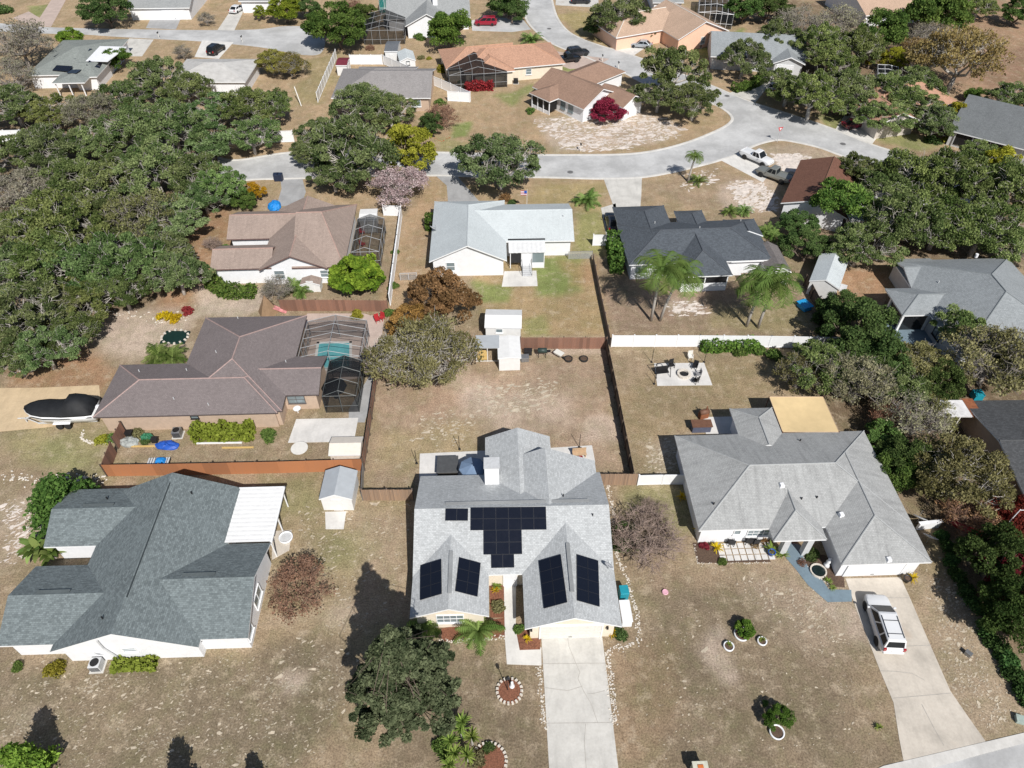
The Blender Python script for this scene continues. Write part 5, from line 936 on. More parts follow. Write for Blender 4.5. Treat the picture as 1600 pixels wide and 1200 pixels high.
# ================================================================= VEHICLES
PW = gloss((.76,.77,.78), .3, .7); PK = gloss((.008,.009,.012), .2, .9); PS = gloss((.26,.27,.25), .35, .6, .3); PR = gloss((.30,.008,.03), .25, .8); PDR = gloss((.10,.006,.02), .25, .8); PSL = gloss((.42,.46,.50), .3, .6, .3); PBK = gloss((.02,.022,.03), .25, .8)
car('suv', 1376, 979, 87, PW, 'white sport utility car with roof rails on the tan driveway', 'car', 'parked_car', scale=1.05); car('pickup', 1181, 252, -48, PW, 'white pickup truck on a white driveway by the street', 'pickup truck', 'pickup_truck'); car('pickup', 1208, 279, 139, PS, 'grey pickup truck beside the brown roof', 'pickup truck', 'pickup_truck', scale=1.02)
car('pickup', 886, 97, 20, PK, 'black pickup truck beside the terracotta house', 'pickup truck', 'pickup_truck'); car('suv', 902, 87, 20, PBK, 'black sport utility car behind the black pickup', 'car', 'parked_car'); car('sedan', 1001, 74, 165, PSL, 'silver blue car half hidden by the large oak', 'car', 'parked_car'); car('van', 759, 39, 180, PR, 'red minivan parked on the short cross street', 'minivan', 'minivan'); car('sedan', 372, 18, 72, PW, 'small white car on a narrow driveway at the top left', 'car', 'parked_car'); car('suv', 339, 82, 76, PK, 'small black car on a white driveway at the top left', 'car', 'parked_car')
car('sedan', 1335, 199, 14, PDR, 'dark red car in tree shade at the street corner', 'car', 'parked_car'); car('sedan', 907, 5, 2, PBK, 'dark car cut off by the top edge', 'car', 'parked_car'); car('sedan', 956, 352, 92, PBK, 'dark car in shade beside the charcoal roofed house', 'car', 'parked_car'); car('sedan', 1208, 140, 60, PSL, 'pale car in the shade behind the curved hedge', 'car', 'parked_car')
# covered boat on its trailer
g = G(110,657); t = empty('boat', (g.x,g.y,0), R(183), 'white motor boat under a black cover on its trailer', 'boat'); t.scale = (1.0,1.08,1.15); m = MB(); secs = []
for x, w, zk, zs in ((-3.3,1.05,.5,1.55),(-2,1.15,.48,1.55),(0,1.2,.48,1.58),(1.6,1.16,.55,1.66),(2.8,.92,.95,1.78),(3.5,.45,1.3,1.86),(3.75,.12,1.5,1.9)):
    secs.append([(x,-w,zs),(x,-w*.98,zs-.40),(x,-w*.84,zk+.16),(x,0,zk),(x,w*.84,zk+.16),(x,w*.98,zs-.40),(x,w,zs)])
m.loft(secs); m.build('hull', PW, t, True); st = MB()
for sy in (-1,1): st.loft([[(x,sy*(w*1.01),zs-.18),(x,sy*(w*1.01),zs-.30),(x,sy*(w*.9),zs-.30),(x,sy*(w*.9),zs-.18)] for x, w, zk, zs in ((-3.2,1.05,.7,1.55),(0,1.2,.7,1.58),(1.6,1.16,.8,1.66),(2.8,.92,1,1.78))])
st.build('stripe', BLACK, t); m = MB(); secs = []
for x, w, z in ((-3.3,1.06,1.72),(-2.6,1.17,2.75),(-1.6,1.2,2.9),(-.9,1.22,2.8),(-.3,1.23,2.25),(.6,1.18,2.12),(1.7,1.18,2.1),(2.7,.97,2.06),(3.3,.62,2.02),(3.72,.14,1.93)): secs.append([(x,-w*.99,1.6+.08*max(x,0)),(x,-w*.95,1.72+.08*max(x,0)),(x,-w*.6,z-.08),(x,0,z),(x,w*.6,z-.08),(x,w*.95,1.72+.08*max(x,0)),(x,w*.99,1.6+.08*max(x,0))])
m.loft(secs); m.build('cover', plain((.014,.015,.017),.7,.3,1.5), t, True); tr = MB()
for sy in (-.75,.75): tr.box((-.3,sy,.55), (6,.1,.12)); tr.tube([(2.6,sy,.55),(4.3,0,.55)], .05,.05,6)
tr.tube([(4.2,0,.55),(5.1,0,.55)], .05,.05,6); tr.box((4.4,0,.3), (.08,.08,.6))
for x in (-.3,.45): tr.box((x,0,.4), (.1,2.0,.1))
tr.build('trailer_frame', LGREY, t)
for x in (-.35,.48):
    for sy in (-1,1): wheel(t, x, sy*1.1, .34, .2)
for sy in (-1,1): MB().box((.065,sy*1.12,.76), (1.75,.26,.06)).build('mudguard', WHITE, t, bevel=.02)
MB().box((-3.6,0,1.35), (.5,.45,.9), top=.8).build('outboard_motor', WHITE, t, bevel=.06)
t = empty('canoe', G(1523,834), R(-35), 'red upturned canoe lying in the dark right hand yard', 'canoe'); MB().loft([[(x,-w,.05),(x,-w*.7,.35),(x,0,.5),(x,w*.7,.35),(x,w,.05)] for x,w in ((-2.4,.03),(-1.6,.3),(0,.42),(1.6,.3),(2.4,.03))]).build('hull', RED, t, True)
# ================================================================= SMALL THINGS
def thing(name, u, v, label, cat, rz=0, group=None): return empty(name, G(u, v), rz, label, cat, group)
def ac(u, v, label, mat=GREYM, s=1.0):
    t = thing('air_conditioner', u, v, label, 'air conditioner', .06); t.scale = (s,)*3; MB().box((0,0,.42), (.85,.85,.84)).build('case', mat, t, bevel=.04); MB().lathe([(.34,.845),(.34,.87),(.08,.88)], 16).build('fan_grille', BLACK, t); l = MB()
    for k in range(6): l.box((0,-.43,.15+.11*k), (.74,.02,.05))
    l.build('louvre', DARK, t); MB().box((0,0,.02), (1.1,1.1,.06)).build('pad', CONC, t)
ac(279,680,'dark grey air conditioner beside the beige wall'); ac(154,1042,'pale grey air conditioner at the front of the blue grey house', LGREY); ac(1092,74,'small air conditioner at the salmon wall', GREYM); ac(806,130,'dark air conditioner beside the cream wall of the terracotta house', DARK)
def pot(u, v, r, label, ring=WHITE, soil=SOIL, plant=None):
    t = thing('planter', u, v, label, 'planter'); m = MB(); m.lathe([(r,0),(r+.02,.24),(r-.07,.24),(r-.09,.12)], 22); m.build('rim', ring, t, True); MB().lathe([(r-.085,.1),(r-.085,.16),(.02,.19)], 18).build('soil', soil, t); return t
pot(1158,992,.60,'white ring planter, largest of the lawn trio'); pot(1138,1011,.42,'white ring planter at the lower left of the lawn trio'); pot(1190,1003,.38,'white ring planter right of the largest one'); pot(1213,1145,.54,'white ring planter standing alone near the bottom edge'); pot(888,562,.48,'black tyre planter, left one by the back fence', TYRE); pot(912,562,.48,'black tyre planter, right one by the back fence', TYRE); pot(447,841,.62,'round white tub on the slab beside the blue grey house', WHITE, LGREY)
def bed(u, v, r, label):
    t = thing('garden_bed', u, v, label, 'garden bed'); MB().lathe([(r,0),(r,.09),(.02,.12)], 24).build('mulch', MULCH, t); n = int(2*math.pi*r/.3)
    for k in range(n): q = 2*math.pi*k/n; MB().box((math.cos(q)*r,math.sin(q)*r,.09), (.24,.18,.2), None, q+random.uniform(-.2,.2), .85).build('edging_stone', STONE, t)
    return t
bed(796,1080,.95,'round stone edged mulch bed on the front lawn'); bed(764,1190,1.25,'stone edged bed by the yucca at the bottom edge')
def lamp(u, v, h, label, tilt=0, name='lamp_post', cat='lamp post', head=True):
    t = thing(name, u, v, label, cat); MB().tube([(0,0,0),(tilt,0,h)], .035,.03,8).build('pole', BLACK, t); MB().lathe([(.14,0),(.12,.08),(.04,.12)], 10).build('base', BLACK, t)
    if head: MB().lathe([(.05,h),(.13,h+.08),(.15,h+.3),(.05,h+.4),(.02,h+.46)], 8, Matrix.Translation((tilt,0,0))).build('lantern', BLACK, t)
lamp(793,1078,1.9,'black lantern post in the round mulch bed', -.05)
for q, lab in (((1018,566),'thin black light post at the left back of the fire pit'),((1100,566),'thin black light post at the right back of the fire pit'),((1022,600),'thin black light post at the left front of the fire pit'),((718,702),'thin black post behind the hot tub'),((905,699),'thin black post behind the right back corner of the solar house'),((651,724),'short black post at the left of the hot tub patio')): lamp(*q, 2.0, lab, 0, 'light_post', 'light post', False)
t = thing('garden_statue', 800, 1073, 'small white statue in the round mulch bed', 'statue'); MB().lathe([(.22,0),(.2,.2),(.1,.28),(.14,.5),(.1,.7),(.11,.85),(.03,.95)], 12).build('figure', WHITE, t, True)
t = thing('fire_pit', 1068, 586, 'round stone fire pit on the white patio', 'fire pit'); MB().lathe([(.75,0),(.75,.32),(.52,.32),(.5,.1)], 20).build('ring', STONE, t); MB().lathe([(.5,.05),(.5,.12),(.02,.16)], 14).build('ash', DARK, t)
def chair(u, v, rz, mat, label, group=None):
    t = thing('garden_chair', u, v, label, 'chair', rz, group); MB().box((0,0,.42), (.55,.55,.06)).build('seat', mat, t); MB().box((0,.27,.75), (.55,.06,.62)).build('backrest', mat, t)
    for x in (-.24,.24):
        for y in (-.24,.24): MB().box((x,y,.2), (.05,.05,.4)).build('leg', mat, t)
        MB().box((x*1.1,0,.62), (.05,.5,.04)).build('armrest', mat, t)
chair(1049,574,.3,DARK,'dark garden chair at the back left of the fire pit'); chair(1085,576,-.5,DARK,'dark garden chair right of the fire pit near the back'); chair(1090,588,-1.5,plain((.25,.25,.26),.7),'grey garden chair at the right of the fire pit'); chair(1086,598,-2.4,BLACK,'black garden chair at the right front of the fire pit'); chair(1078,561,.1,OFFW,'pale chair on the grass behind the fire pit')
chair(1141,851,3.1,DARK,'black metal chair at the left of the tiled front patio'); chair(1168,849,3.0,DARK,'black metal chair in the middle of the tiled front patio'); chair(1178,850,3.3,DARK,'black metal chair at the right of the tiled front patio'); chair(566,366,1.2,RED,'red chair in the upper bay of the screened patio'); chair(567,385,2.6,RED,'red chair in the lower bay of the screened patio'); chair(590,503,.5,RED,'red garden chair left of the two beside the pool cage'); chair(597,500,-.4,RED,'red garden chair right of the two beside the pool cage'); chair(1448,512,.4,BROWNP,'brown garden chair on the right hand grey house patio'); chair(1462,528,1.2,RUST,'rust brown garden chair low on the right hand patio'); chair(1303,452,1.5,LGREY,'small grey chair beside the garden shed step')
t = thing('swing_seat', 1034, 585, 'dark framed swing seat at the left of the fire pit', 'swing seat', .15)
for x in (-.8,.8):
    for y in (-.6,.6): MB().tube([(x,y,0),(x,0,1.8)], .035,.035,6).build('leg', BLACK, t)
MB().tube([(-.85,0,1.8),(.85,0,1.8)], .035,.035,6).build('beam', BLACK, t); MB().box((0,0,.45), (1.4,.55,.06)).build('seat', BLACK, t); MB().box((0,.28,.75), (1.4,.05,.55)).build('backrest', DARK, t)
t = thing('barbecue_grill', 847, 557, 'dark green barrel grill by the back fence', 'grill'); MB().lathe([(.02,-.55),(.3,-.5),(.3,.5),(.02,.55)], 14, Matrix.Translation((0,0,.95)) @ Matrix.Rotation(math.pi/2,4,'Y')).build('barrel', plain((.03,.05,.045),.5), t, True)
for x in (-.4,.4):
    for y in (-.2,.2): MB().box((x,y,.35), (.05,.05,.7)).build('leg', BLACK, t)
MB().box((.75,0,.85), (.4,.4,.04)).build('shelf', DARK, t)
t = thing('barbecue_grill', 1098, 653, 'brown barbecue on the white slab behind the grey hip house', 'grill', .3); MB().box((0,0,.5), (1.0,.55,.8)).build('cabinet', RUST, t, bevel=.04); MB().lathe([(.02,-.5),(.3,-.48),(.3,.48),(.02,.5)], 12, Matrix.Translation((0,0,.95)) @ Matrix.Rotation(math.pi/2,4,'Y')).build('hood', BROWNP, t, True); MB().tube([(.2,0,1.1),(.2,0,1.7)], .06,.06,8).build('flue', RUST, t)
t = thing('tool_cabinet', 1094, 671, 'low brown topped cabinet behind the grey hip house', 'cabinet', .03); MB().box((0,0,.45), (1.9,.9,.9)).build('body', plain((.10,.11,.16),.7), t); MB().box((0,0,.93), (2.1,1.05,.07)).build('top', BROWNP, t)
t = thing('wheelbarrow', 873, 557, 'tilted white wheelbarrow by the back fence', 'wheelbarrow', -.7); MB().box((0,0,.5), (.9,.6,.3), top=1.25).build('tray', OFFW, t, bevel=.03); wheel(t, .7, 0, .2, .1, DARK)
for y in (-.25,.25): MB().tube([(-1.0,y,.55),(.7,y*.2,.22)], .02,.02,5).build('handle', DARK, t)
def boxthing(name, u, v, d, mat, label, cat, rz=0, lid=None, bev=.04, top=.94):
    t = thing(name, u, v, label, cat, rz); MB().box((0,0,d[2]/2), d, top=1/top if name == 'rubbish_bin' else top).build('body', mat, t, bevel=bev); MB().box((0,0,d[2]+.03), (d[0]*1.04,d[1]*1.04,.07)).build('lid', lid or mat, t, bevel=.02)
    if mat in (TARP, BLUE, GREEN, HEAP):
        rr = random.Random(u); o = t.children[0]; me = t.children[-1].data
        for ch in list(t.children): bpy.data.objects.remove(ch)
        m = MB(); n = 14; k = [(1,0),(1.02,.35),(.8,.75),(.42,.95),(.05,1.0)]
        m.loft([[(d[0]/2*r*math.cos(6.283*j/n)*(1+rr.uniform(-.14,.14)), d[1]/2*r*math.sin(6.283*j/n)*(1+rr.uniform(-.14,.14)), max(0, d[2]*z*(1+rr.uniform(-.2,.15)))) for j in range(n)] for r, z in k]); m.build('tarpaulin', mat, t, False)
    if name == 'rubbish_bin':
        for x in (-.2,.2): wheel(t, x, d[1]*.45, .12, .06, DARK)
    return t
boxthing('rubbish_bin', 973, 932, (.72,.78,1.15), TEAL, 'teal wheeled bin at the right wall of the solar house', 'bin', .1); boxthing('generator_box', 976, 963, (.85,1.9,.9), WHITE, 'long white unit against the right wall of the solar house', 'utility unit', .05); boxthing('utility_box', 1511, 1023, (.5,.35,.35), GREYM, 'small grey utility box on the right hand verge', 'utility box', -.9); boxthing('utility_box', 1593, 1126, (.7,.6,.3), plain((.35,.42,.38),.7), 'green grey utility lid at the bottom right verge', 'utility box', -.3)
boxthing('storage_box', 825, 553, (.9,.6,.6), DARK, 'dark storage box by the back fence beside the lean to', 'storage box'); boxthing('storage_box', 820, 563, (.9,.7,.6), GREYM, 'grey storage box in front of the white lean to', 'storage box', .1); boxthing('rubbish_bin', 433, 282, (.7,.75,1.1), plain((.02,.03,.06),.5), 'dark wheeled bin at the kerb, left of a pair', 'bin', .1); boxthing('rubbish_bin', 439, 282, (.7,.75,1.1), plain((.02,.03,.06),.5), 'dark wheeled bin at the kerb, right of a pair', 'bin', -.1); boxthing('covered_load', 430, 324, (1.9,2.6,.9), TARP, 'blue tarpaulin covered load behind the pink roofed house', 'covered load', .15, None, .2, .85); boxthing('covered_load', 1256, 481, (1.3,1.6,.6), plain((.02,.30,.62),.5,.3), 'crumpled blue tarpaulin beside the dark board fence', 'covered load', .4, None, .15, .8); boxthing('covered_load', 262, 697, (2.3,1.2,.5), BLUE, 'blue tarpaulin heap along the beige house wall', 'covered load', -.1, None, .12, .8)
boxthing('covered_load', 231, 686, (1.3,1.0,.7), GREEN, 'dark green tarpaulin heap along the beige wall', 'covered load'); boxthing('covered_load', 203, 692, (1.9,1.2,.6), HEAP, 'grey heap of garden clutter behind the slatted fence', 'covered load'); boxthing('storage_box', 205, 683, (.7,.6,.8), BLACK, 'black bin bag beside the grey clutter heap', 'storage box'); boxthing('storage_box', 243, 690, (.6,.5,.5), DARK, 'dark crate between green and blue tarpaulins', 'storage box'); boxthing('covered_load', 1524, 622, (1.0,1.0,.8), TEAL, 'teal bin lid behind the dark roofed house', 'covered load'); boxthing('storage_box', 302, 664+8, (.5,.4,.5), DARK, 'small dark box beside the air conditioner', 'storage box')
t = thing('mailbox', 1090, 1206, 'pale boxy mailbox with red mark cut by the bottom edge', 'mailbox', .03); MB().box((0,0,.5), (1.0,.62,1.0)).build('pillar', plain((.50,.52,.42),.8), t, bevel=.02); MB().box((0,0,1.08), (1.12,.75,.16)).build('cap', plain((.55,.55,.45),.8), t, bevel=.03); MB().box((0,0,1.18), (.4,.22,.06)).build('emblem', plain((.55,.16,.04),.6), t)
def kmail(u, v, label): 
    t = thing('mailbox', u, v, label, 'mailbox'); MB().box((0,0,.55), (.1,.1,1.1)).build('post', OFFW, t); MB().lathe([(.02,-.27),(.13,-.26),(.13,.26),(.02,.27)], 10, Matrix.Translation((0,0,1.2)) @ Matrix.Rotation(math.pi/2,4,'X')).build('box', BLACK, t)
kmail(941,96,'black mailbox at the corner of the brown roofed house, left one'); kmail(966,107,'black mailbox near the kerb behind the brown roofed house, right one'); kmail(907,236,'mailbox on the verge below the sandy corner lot'); kmail(249,60,'white post mailbox beside the top left street'); kmail(379,66,'white post mailbox near the small black car')
t = thing('yield_sign', 1214, 222, 'red and white triangular yield sign at the street junction', 'traffic sign', .3); MB().tube([(0,0,0),(0,0,2.4)], .04,.04,6).build('pole', LGREY, t)
def tri(r, y): return [(r*math.cos(a),y,2.3+r*math.sin(a)) for a in (R(30),R(150),R(270))]
def plate(nm, r, y, mat): a = tri(r,y); MB().add(a+[(x,y+.02,z) for x,_,z in a], [(0,1,2),(3,5,4),(0,3,4,1),(1,4,5,2),(2,5,3,0)]).build(nm, mat, t)
plate('sign_plate', .55, 0, plain((.55,.03,.04),.5)); plate('sign_face', .27, -.02, WHITE)
t = thing('flag_pole', 823, 331, 'striped flag on a short white pole by the grey roofed white house', 'flag'); MB().tube([(0,0,0),(0,0,3.6)], .035,.025,8).build('pole', WHITE, t)
for k in range(7): MB().box((-.45,0,3.4-.11*k), (.9,.015,.11)).build('stripe', RED if k % 2 == 0 else WHITE, t)
MB().box((-.2,-.003,3.22), (.4,.02,.44)).build('canton', BLUE, t)
t = thing('leaning_pole', 471, 166, 'white leaning pole on the grass lane at the top left', 'pole'); MB().tube([(0,0,0),(-1.2,2.2,2.6)], .09,.09,8).build('pole', OFFW, t)
t = thing('flag_pole', 1548, 846, 'bare leaning white pole in the dark right hand yard', 'pole'); MB().tube([(0,0,0),(.7,.4,4.4)], .05,.04,8).build('pole', WHITE, t); MB().tube([(.7,.4,4.3),(2.2,.4,4.3)], .03,.03,6).build('arm', WHITE, t)
for q, r, lab in (((1431,818),.68,'upper pale satellite dish beside the grey hip roofed house'),((1447,848),.68,'lower pale satellite dish beside the grey hip roofed house'),((165,1030),.38,'grey satellite dish at the gable wall of the blue grey house')): 
    o = dish_geo(G(*q), r, None, 2.6, 1.0 if r > .5 else 1.2); tag(o, lab, 'satellite dish')
t = thing('fountain_pool', 1278, 893, 'small dark garden pond with a white statue by the blue path', 'garden pond', .5); MB().lathe([(.72,0),(.72,.2),(.6,.2),(.58,.1)], 18).build('stone_rim', STONE, t); MB().lathe([(.6,.05),(.6,.12),(.02,.12)], 18).build('water', gloss((.01,.02,.02),.05,.5), t)
t = thing('garden_statue', 1291, 884, 'white garden statue beside the small dark pond', 'statue'); MB().lathe([(.3,0),(.24,.3),(.14,.4),(.2,.7),(.12,.95),(.14,1.1),(.04,1.2)], 12).build('figure', WHITE, t, True)
t = thing('low_wall', 1448, 825, 'short white low wall behind the satellite dishes', 'wall', .12); MB().box((0,0,.45), (2.1,.25,.9)).build('wall', WHITE, t, bevel=.03); MB().box((0,0,.93), (2.2,.34,.07)).build('coping', WHITE, t)
t = thing('trampoline_pond', 274, 528, 'dark netted rectangular garden pond above the brown grey roof', 'garden pond', -.02); MB().box((0,0,.1), (3.0,2.3,.2), top=.94).build('liner', plain((.01,.03,.025),.4), t, bevel=.05)
for k in range(14): q = k*.45; MB().box((1.5*math.cos(q)*1.02,1.2*math.sin(q)*1.02,.2), (.3,.25,.18), None, q, .8).build('edging_stone', STONE, t)
t = thing('play_mat', 248, 726, 'flat white pallet with blue plastic heap inside the orange fence', 'pallet', .05)
for k in range(9): MB().box((-.95+.24*k,0,.3), (.16,1.3,.06)).build('slat', LGREY, t)
MB().box((0,0,.13), (2.1,1.3,.24)).build('base', DARK, t); MB().box((.25,.15,.5), (1.1,.8,.42), top=.6).build('plastic_heap', TARP, t, bevel=.12)
for u, v, L, mat, lab in ((343,693,4.6,WHITE,'long white plastic pipe lying behind the orange fence'),(372,700,3.2,YELL,'yellow timber plank lying behind the orange fence, right one'),(228,698,2.9,YELL,'yellow timber plank lying behind the orange fence, left one')): t = thing('plank', u, v, lab, 'plank', .02); MB().box((0,0,.08), (L,.14,.12)).build('board', mat, t)
t = thing('garden_table', 470, 707, 'round white garden table behind the orange fence', 'table'); MB().lathe([(.85,.66),(.85,.72),(.05,.73)], 18).build('top', OFFW, t); MB().tube([(0,0,0),(0,0,.68)], .06,.06,8).build('leg', OFFW, t)
t = thing('garden_table', 466, 645, 'small round white table beside the beige wall', 'table'); MB().lathe([(.4,.66),(.4,.70),(.05,.71)], 16).build('top', WHITE, t); MB().tube([(0,0,0),(0,0,.68)], .05,.05,8).build('leg', WHITE, t)
t = thing('play_tent', 420, 487, 'brown pointed tent with red and white slide behind the brown roof', 'play tent'); MB().lathe([(1.3,0),(.08,2.4),(.02,2.5)], 6).build('canvas', plain((.26,.17,.10),.8), t); MB().box((1.5,0,1.0), (2.6,.6,.12), Matrix.Rotation(.5,4,'Y')).build('slide', plain((.6,.25,.25),.5,.5,2), t)
t = thing('bench', 905, 713, 'wooden garden bench behind the solar house', 'bench', .1); MB().box((0,0,.45), (1.4,.5,.06)).build('seat', plain((.50,.35,.22),.8), t); MB().box((0,.25,.75), (1.4,.06,.5)).build('backrest', plain((.50,.35,.22),.8), t)
for x in (-.6,.6): MB().box((x,0,.2), (.07,.45,.42)).build('leg', plain((.45,.32,.2),.8), t)
t = thing('watering_can', 907, 718, 'red plastic bucket behind the solar house', 'bucket'); MB().lathe([(.16,0),(.22,.4),(.2,.4),(.15,.05)], 12).build('body', RED, t); MB().tube([(-.2,0,.4),(0,0,.6),(.2,0,.4)], .012,.012,5).build('handle', DARK, t)
t = thing('pool_toy', 1039, 926, 'pink plastic toy lying on the dry lawn', 'toy', .4); MB().lathe([(.14,.02),(.26,.04),(.28,.12),(.24,.18),(.14,.16)], 14).build('ring', plain((.75,.42,.50),.5), t)
for u, v, lab in ((1204,867,'blue glazed pot at the left of the blue path'),(1229,838,'white pot with a green plant at the porch'),(1415,908,'black pot with a yellow plant beside the tan driveway')): 
    t = thing('flower_pot', u, v, lab, 'flower pot'); MB().lathe([(.2,0),(.32,.5),(.35,.55),(.28,.55),(.26,.45)], 14).build('pot', BLUE if 'blue glazed' in lab else (WHITE if 'white pot' in lab else DARK), t, True); MB().lathe([(.27,.4),(.27,.47),(.02,.5)], 12).build('soil', SOIL, t)
for u, v, lab in ((1317,225,'round manhole cover in the right branch of the street'),(1136,150,'round manhole cover near the street bend'),(891,269,'round manhole cover on the street above the oak'),(858,45,'round manhole cover in the upper street')):
    t = thing('manhole_cover', u, v, lab, 'manhole cover'); MB().lathe([(.42,0),(.42,.03),(.02,.032)], 18).build('lid', plain((.14,.14,.14),.7), t); MB().lathe([(.5,0),(.5,.022),(.43,.024)], 18).build('frame', plain((.25,.25,.25),.8), t)
def stones(px, n, r, label, spread=.22, mat=STONE):
    P = pts3(px); m = MB(); seg = [(b-a).length for a, b in zip(P[:-1], P[1:])]; tot = sum(seg)
    for k in range(int(n*.9)):
        q = random.uniform(0, tot); i = 0
        while q > seg[i]: q -= seg[i]; i += 1
        p = P[i].lerp(P[i+1], q/seg[i]); s = r*.5*random.uniform(.5,1.5); M = Matrix.Translation(p+Vector((random.gauss(0,spread),random.gauss(0,spread),s*.3))) @ Matrix.Rotation(random.uniform(0,6.3),4,'Z')
        m.lathe([(s*.5,-s*.5),(s,-.1*s),(s*.8,s*.35),(s*.25,s*.55)], 5, M @ Matrix.Diagonal((1.2,.8,.8,1)))
    return tag(m.build('stone_border', mat), label, None, None, 'stuff')
WST = plain((.62,.57,.50), .9, .2, 6)
stones([(949,752),(958,800),(966,880),(980,900),(984,925),(996,960),(999,1000),(985,1008),(955,1015),(950,1022)], 420, .13, 'white stone edging right of the solar house', .13, WST); stones([(948,1020),(956,1070),(961,1130)], 170, .13, 'white stone edging along the long driveway, right side', .16, WST); stones([(842,1040),(847,1090),(851,1140)], 130, .12, 'white stone edging along the long driveway, left side', .12, WST); stones([(687,1003),(740,999),(790,996)], 110, .13, 'white stone edging of the front mulch bed', .10, WST)
stones([(0,744),(40,748),(72,752),(110,747),(165,748)], 110, .2, 'pale boulder line along the left side yard', .3); stones([(130,672),(128,685),(140,692),(170,694),(176,690)], 70, .18, 'white rounded stone edging near the boat', .08, WST); stones([(232,497),(250,502),(285,500),(300,480),(240,508)], 60, .18, 'stones around the yellow flower bed', .3); stones([(150,480),(190,492),(230,490)], 40, .2, 'stones along the edge of the grove', .4); stones([(675,215),(690,221),(705,214)], 40, .14, 'curved brick edging by the brown bush', .08, TERRA); stones([(1085,850),(1090,880),(1150,880),(1205,879)], 160, .08, 'white edging of the front flower bed', .05, WST); stones([(1252,862),(1262,885),(1298,917)], 90, .1, 'stones along the blue path bed', .1, WST); stones([(545,480),(600,490),(598,560),(580,570)], 60, .13, 'stones in the paved yard by the pool cage', .7); stones([(1320,195),(1365,215)], 20, .1, 'kerb stones at the white corner driveway', .1)

t = thing('tile_patio', 1162, 862, 'white square stepping tiles laid in a grid by the front bed', 'patio', R(2)); k = 0
for i in range(8):
    for j in range(3): MB().box((-2.0+.62*i, -.62+.62*j, .03), (.52,.52,.05)).build('tile', PAD, t)
def patches(poly, n, s0, label, mat, asp=2.2, rot=.35, seed=1):
    P = [(G(*q).x, G(*q).y) for q in poly]; rr = np.random.RandomState(seed); xs = [p[0] for p in P]; ys = [p[1] for p in P]; m = MB(); k = 0
    X, Y = rr.uniform(min(xs), max(xs), n*4), rr.uniform(min(ys), max(ys), n*4); D = poly_dist(X, Y, P)
    for x, y, d in zip(X, Y, D):
        if d < rr.uniform(-.3, 1.5) or k >= n: continue
        k += 1; s = s0*rr.lognormal(0, .5); a = rot+rr.normal()*.35; q = 7; ph = np.sort(rr.uniform(0, 6.28, q)); r = s*rr.uniform(.55, 1.1, q); z = rr.uniform(.006, .03)
        m.add([(x+math.cos(a)*r[i]*math.cos(ph[i])*asp**.5-math.sin(a)*r[i]*math.sin(ph[i])/asp**.5, y+math.sin(a)*r[i]*math.cos(ph[i])*asp**.5+math.cos(a)*r[i]*math.sin(ph[i])/asp**.5, z) for i in range(q)], [tuple(range(q))])
    return tag(m.build('sand_patch', mat, fix=False), label, None, None, 'stuff')
SANDM = plain((.66,.59,.53), .95, .22, 1.5); LEAFM = plain((.50,.43,.33), .95, .3, 1.5); SANDD = plain((.40,.335,.29), .95, .25, 1.2)
patches([(832,188),(905,178),(960,168),(1040,185),(1075,200),(1055,216),(1000,230),(950,238),(880,236)], 1500, .22, 'white sandy rubble showing through the corner lot grass', SANDM, 2.4, .25, 1)
patches([(1205,240),(1255,240),(1275,260),(1240,268),(1215,262)], 420, .30, 'white sand beside the white pickup', SANDM, 2.2, .4, 2); patches([(1130,285),(1175,280),(1215,300),(1212,330),(1160,332)], 480, .26, 'white sand in front of the grey pickup', SANDM, 2.2, .4, 3); patches([(1060,275),(1120,262),(1120,285),(1070,300)], 90, .22, 'sand flecks by the lone street palm', SANDM, 2.2, .3, 4)
patches([(-60,1040),(380,1030),(540,960),(560,1100),(480,1220),(-60,1220)], 650, .075, 'pale dead leaves on the lower left lawn', LEAFM, 2.0, .4, 5); patches([(1440,880),(1500,910),(1590,1130),(1545,1150),(1480,1050)], 500, .07, 'pale dead leaves on the right hand verge', LEAFM, 2.0, .6, 6); patches([(1080,880),(1310,930),(1330,1000),(1290,1030),(1140,905)], 300, .075, 'pale dead grass tufts below the front bed', LEAFM, 2.6, .5, 7)
patches([(1040,470),(1095,470),(1110,492),(1050,494)], 130, .16, 'sandy flecks in the palm yard', SANDM, 2.6, .1, 8); patches([(1000,690),(1055,685),(1060,740),(1010,745)], 180, .10, 'pale flecks on the lawn beside the dark fence', LEAFM, 2.0, .4, 9); patches([(0,780),(80,790),(70,860),(0,890)], 200, .13, 'pale flecks left of the blue grey house', SANDM, 2.6, .5, 10); patches([(720,600),(880,590),(870,650),(760,655)], 320, .13, 'pale dead grass in the bare back yard', LEAFM, 2.4, .2, 11); patches([(660,640),(750,640),(740,700),(640,690)], 200, .10, 'pale dead grass left of the hot tub', LEAFM, 2.2, .2, 12)
patches([(1150,900),(1320,950),(1380,1180),(1010,1200),(1000,900)], 220, .06, 'scattered pale leaves on the front lawn by the planters', LEAFM, 2.0, .4, 13); patches([(560,780),(640,770),(630,960),(540,1000),(430,780)], 260, .08, 'pale worn grass between the two front houses', LEAFM, 2.2, .3, 14)
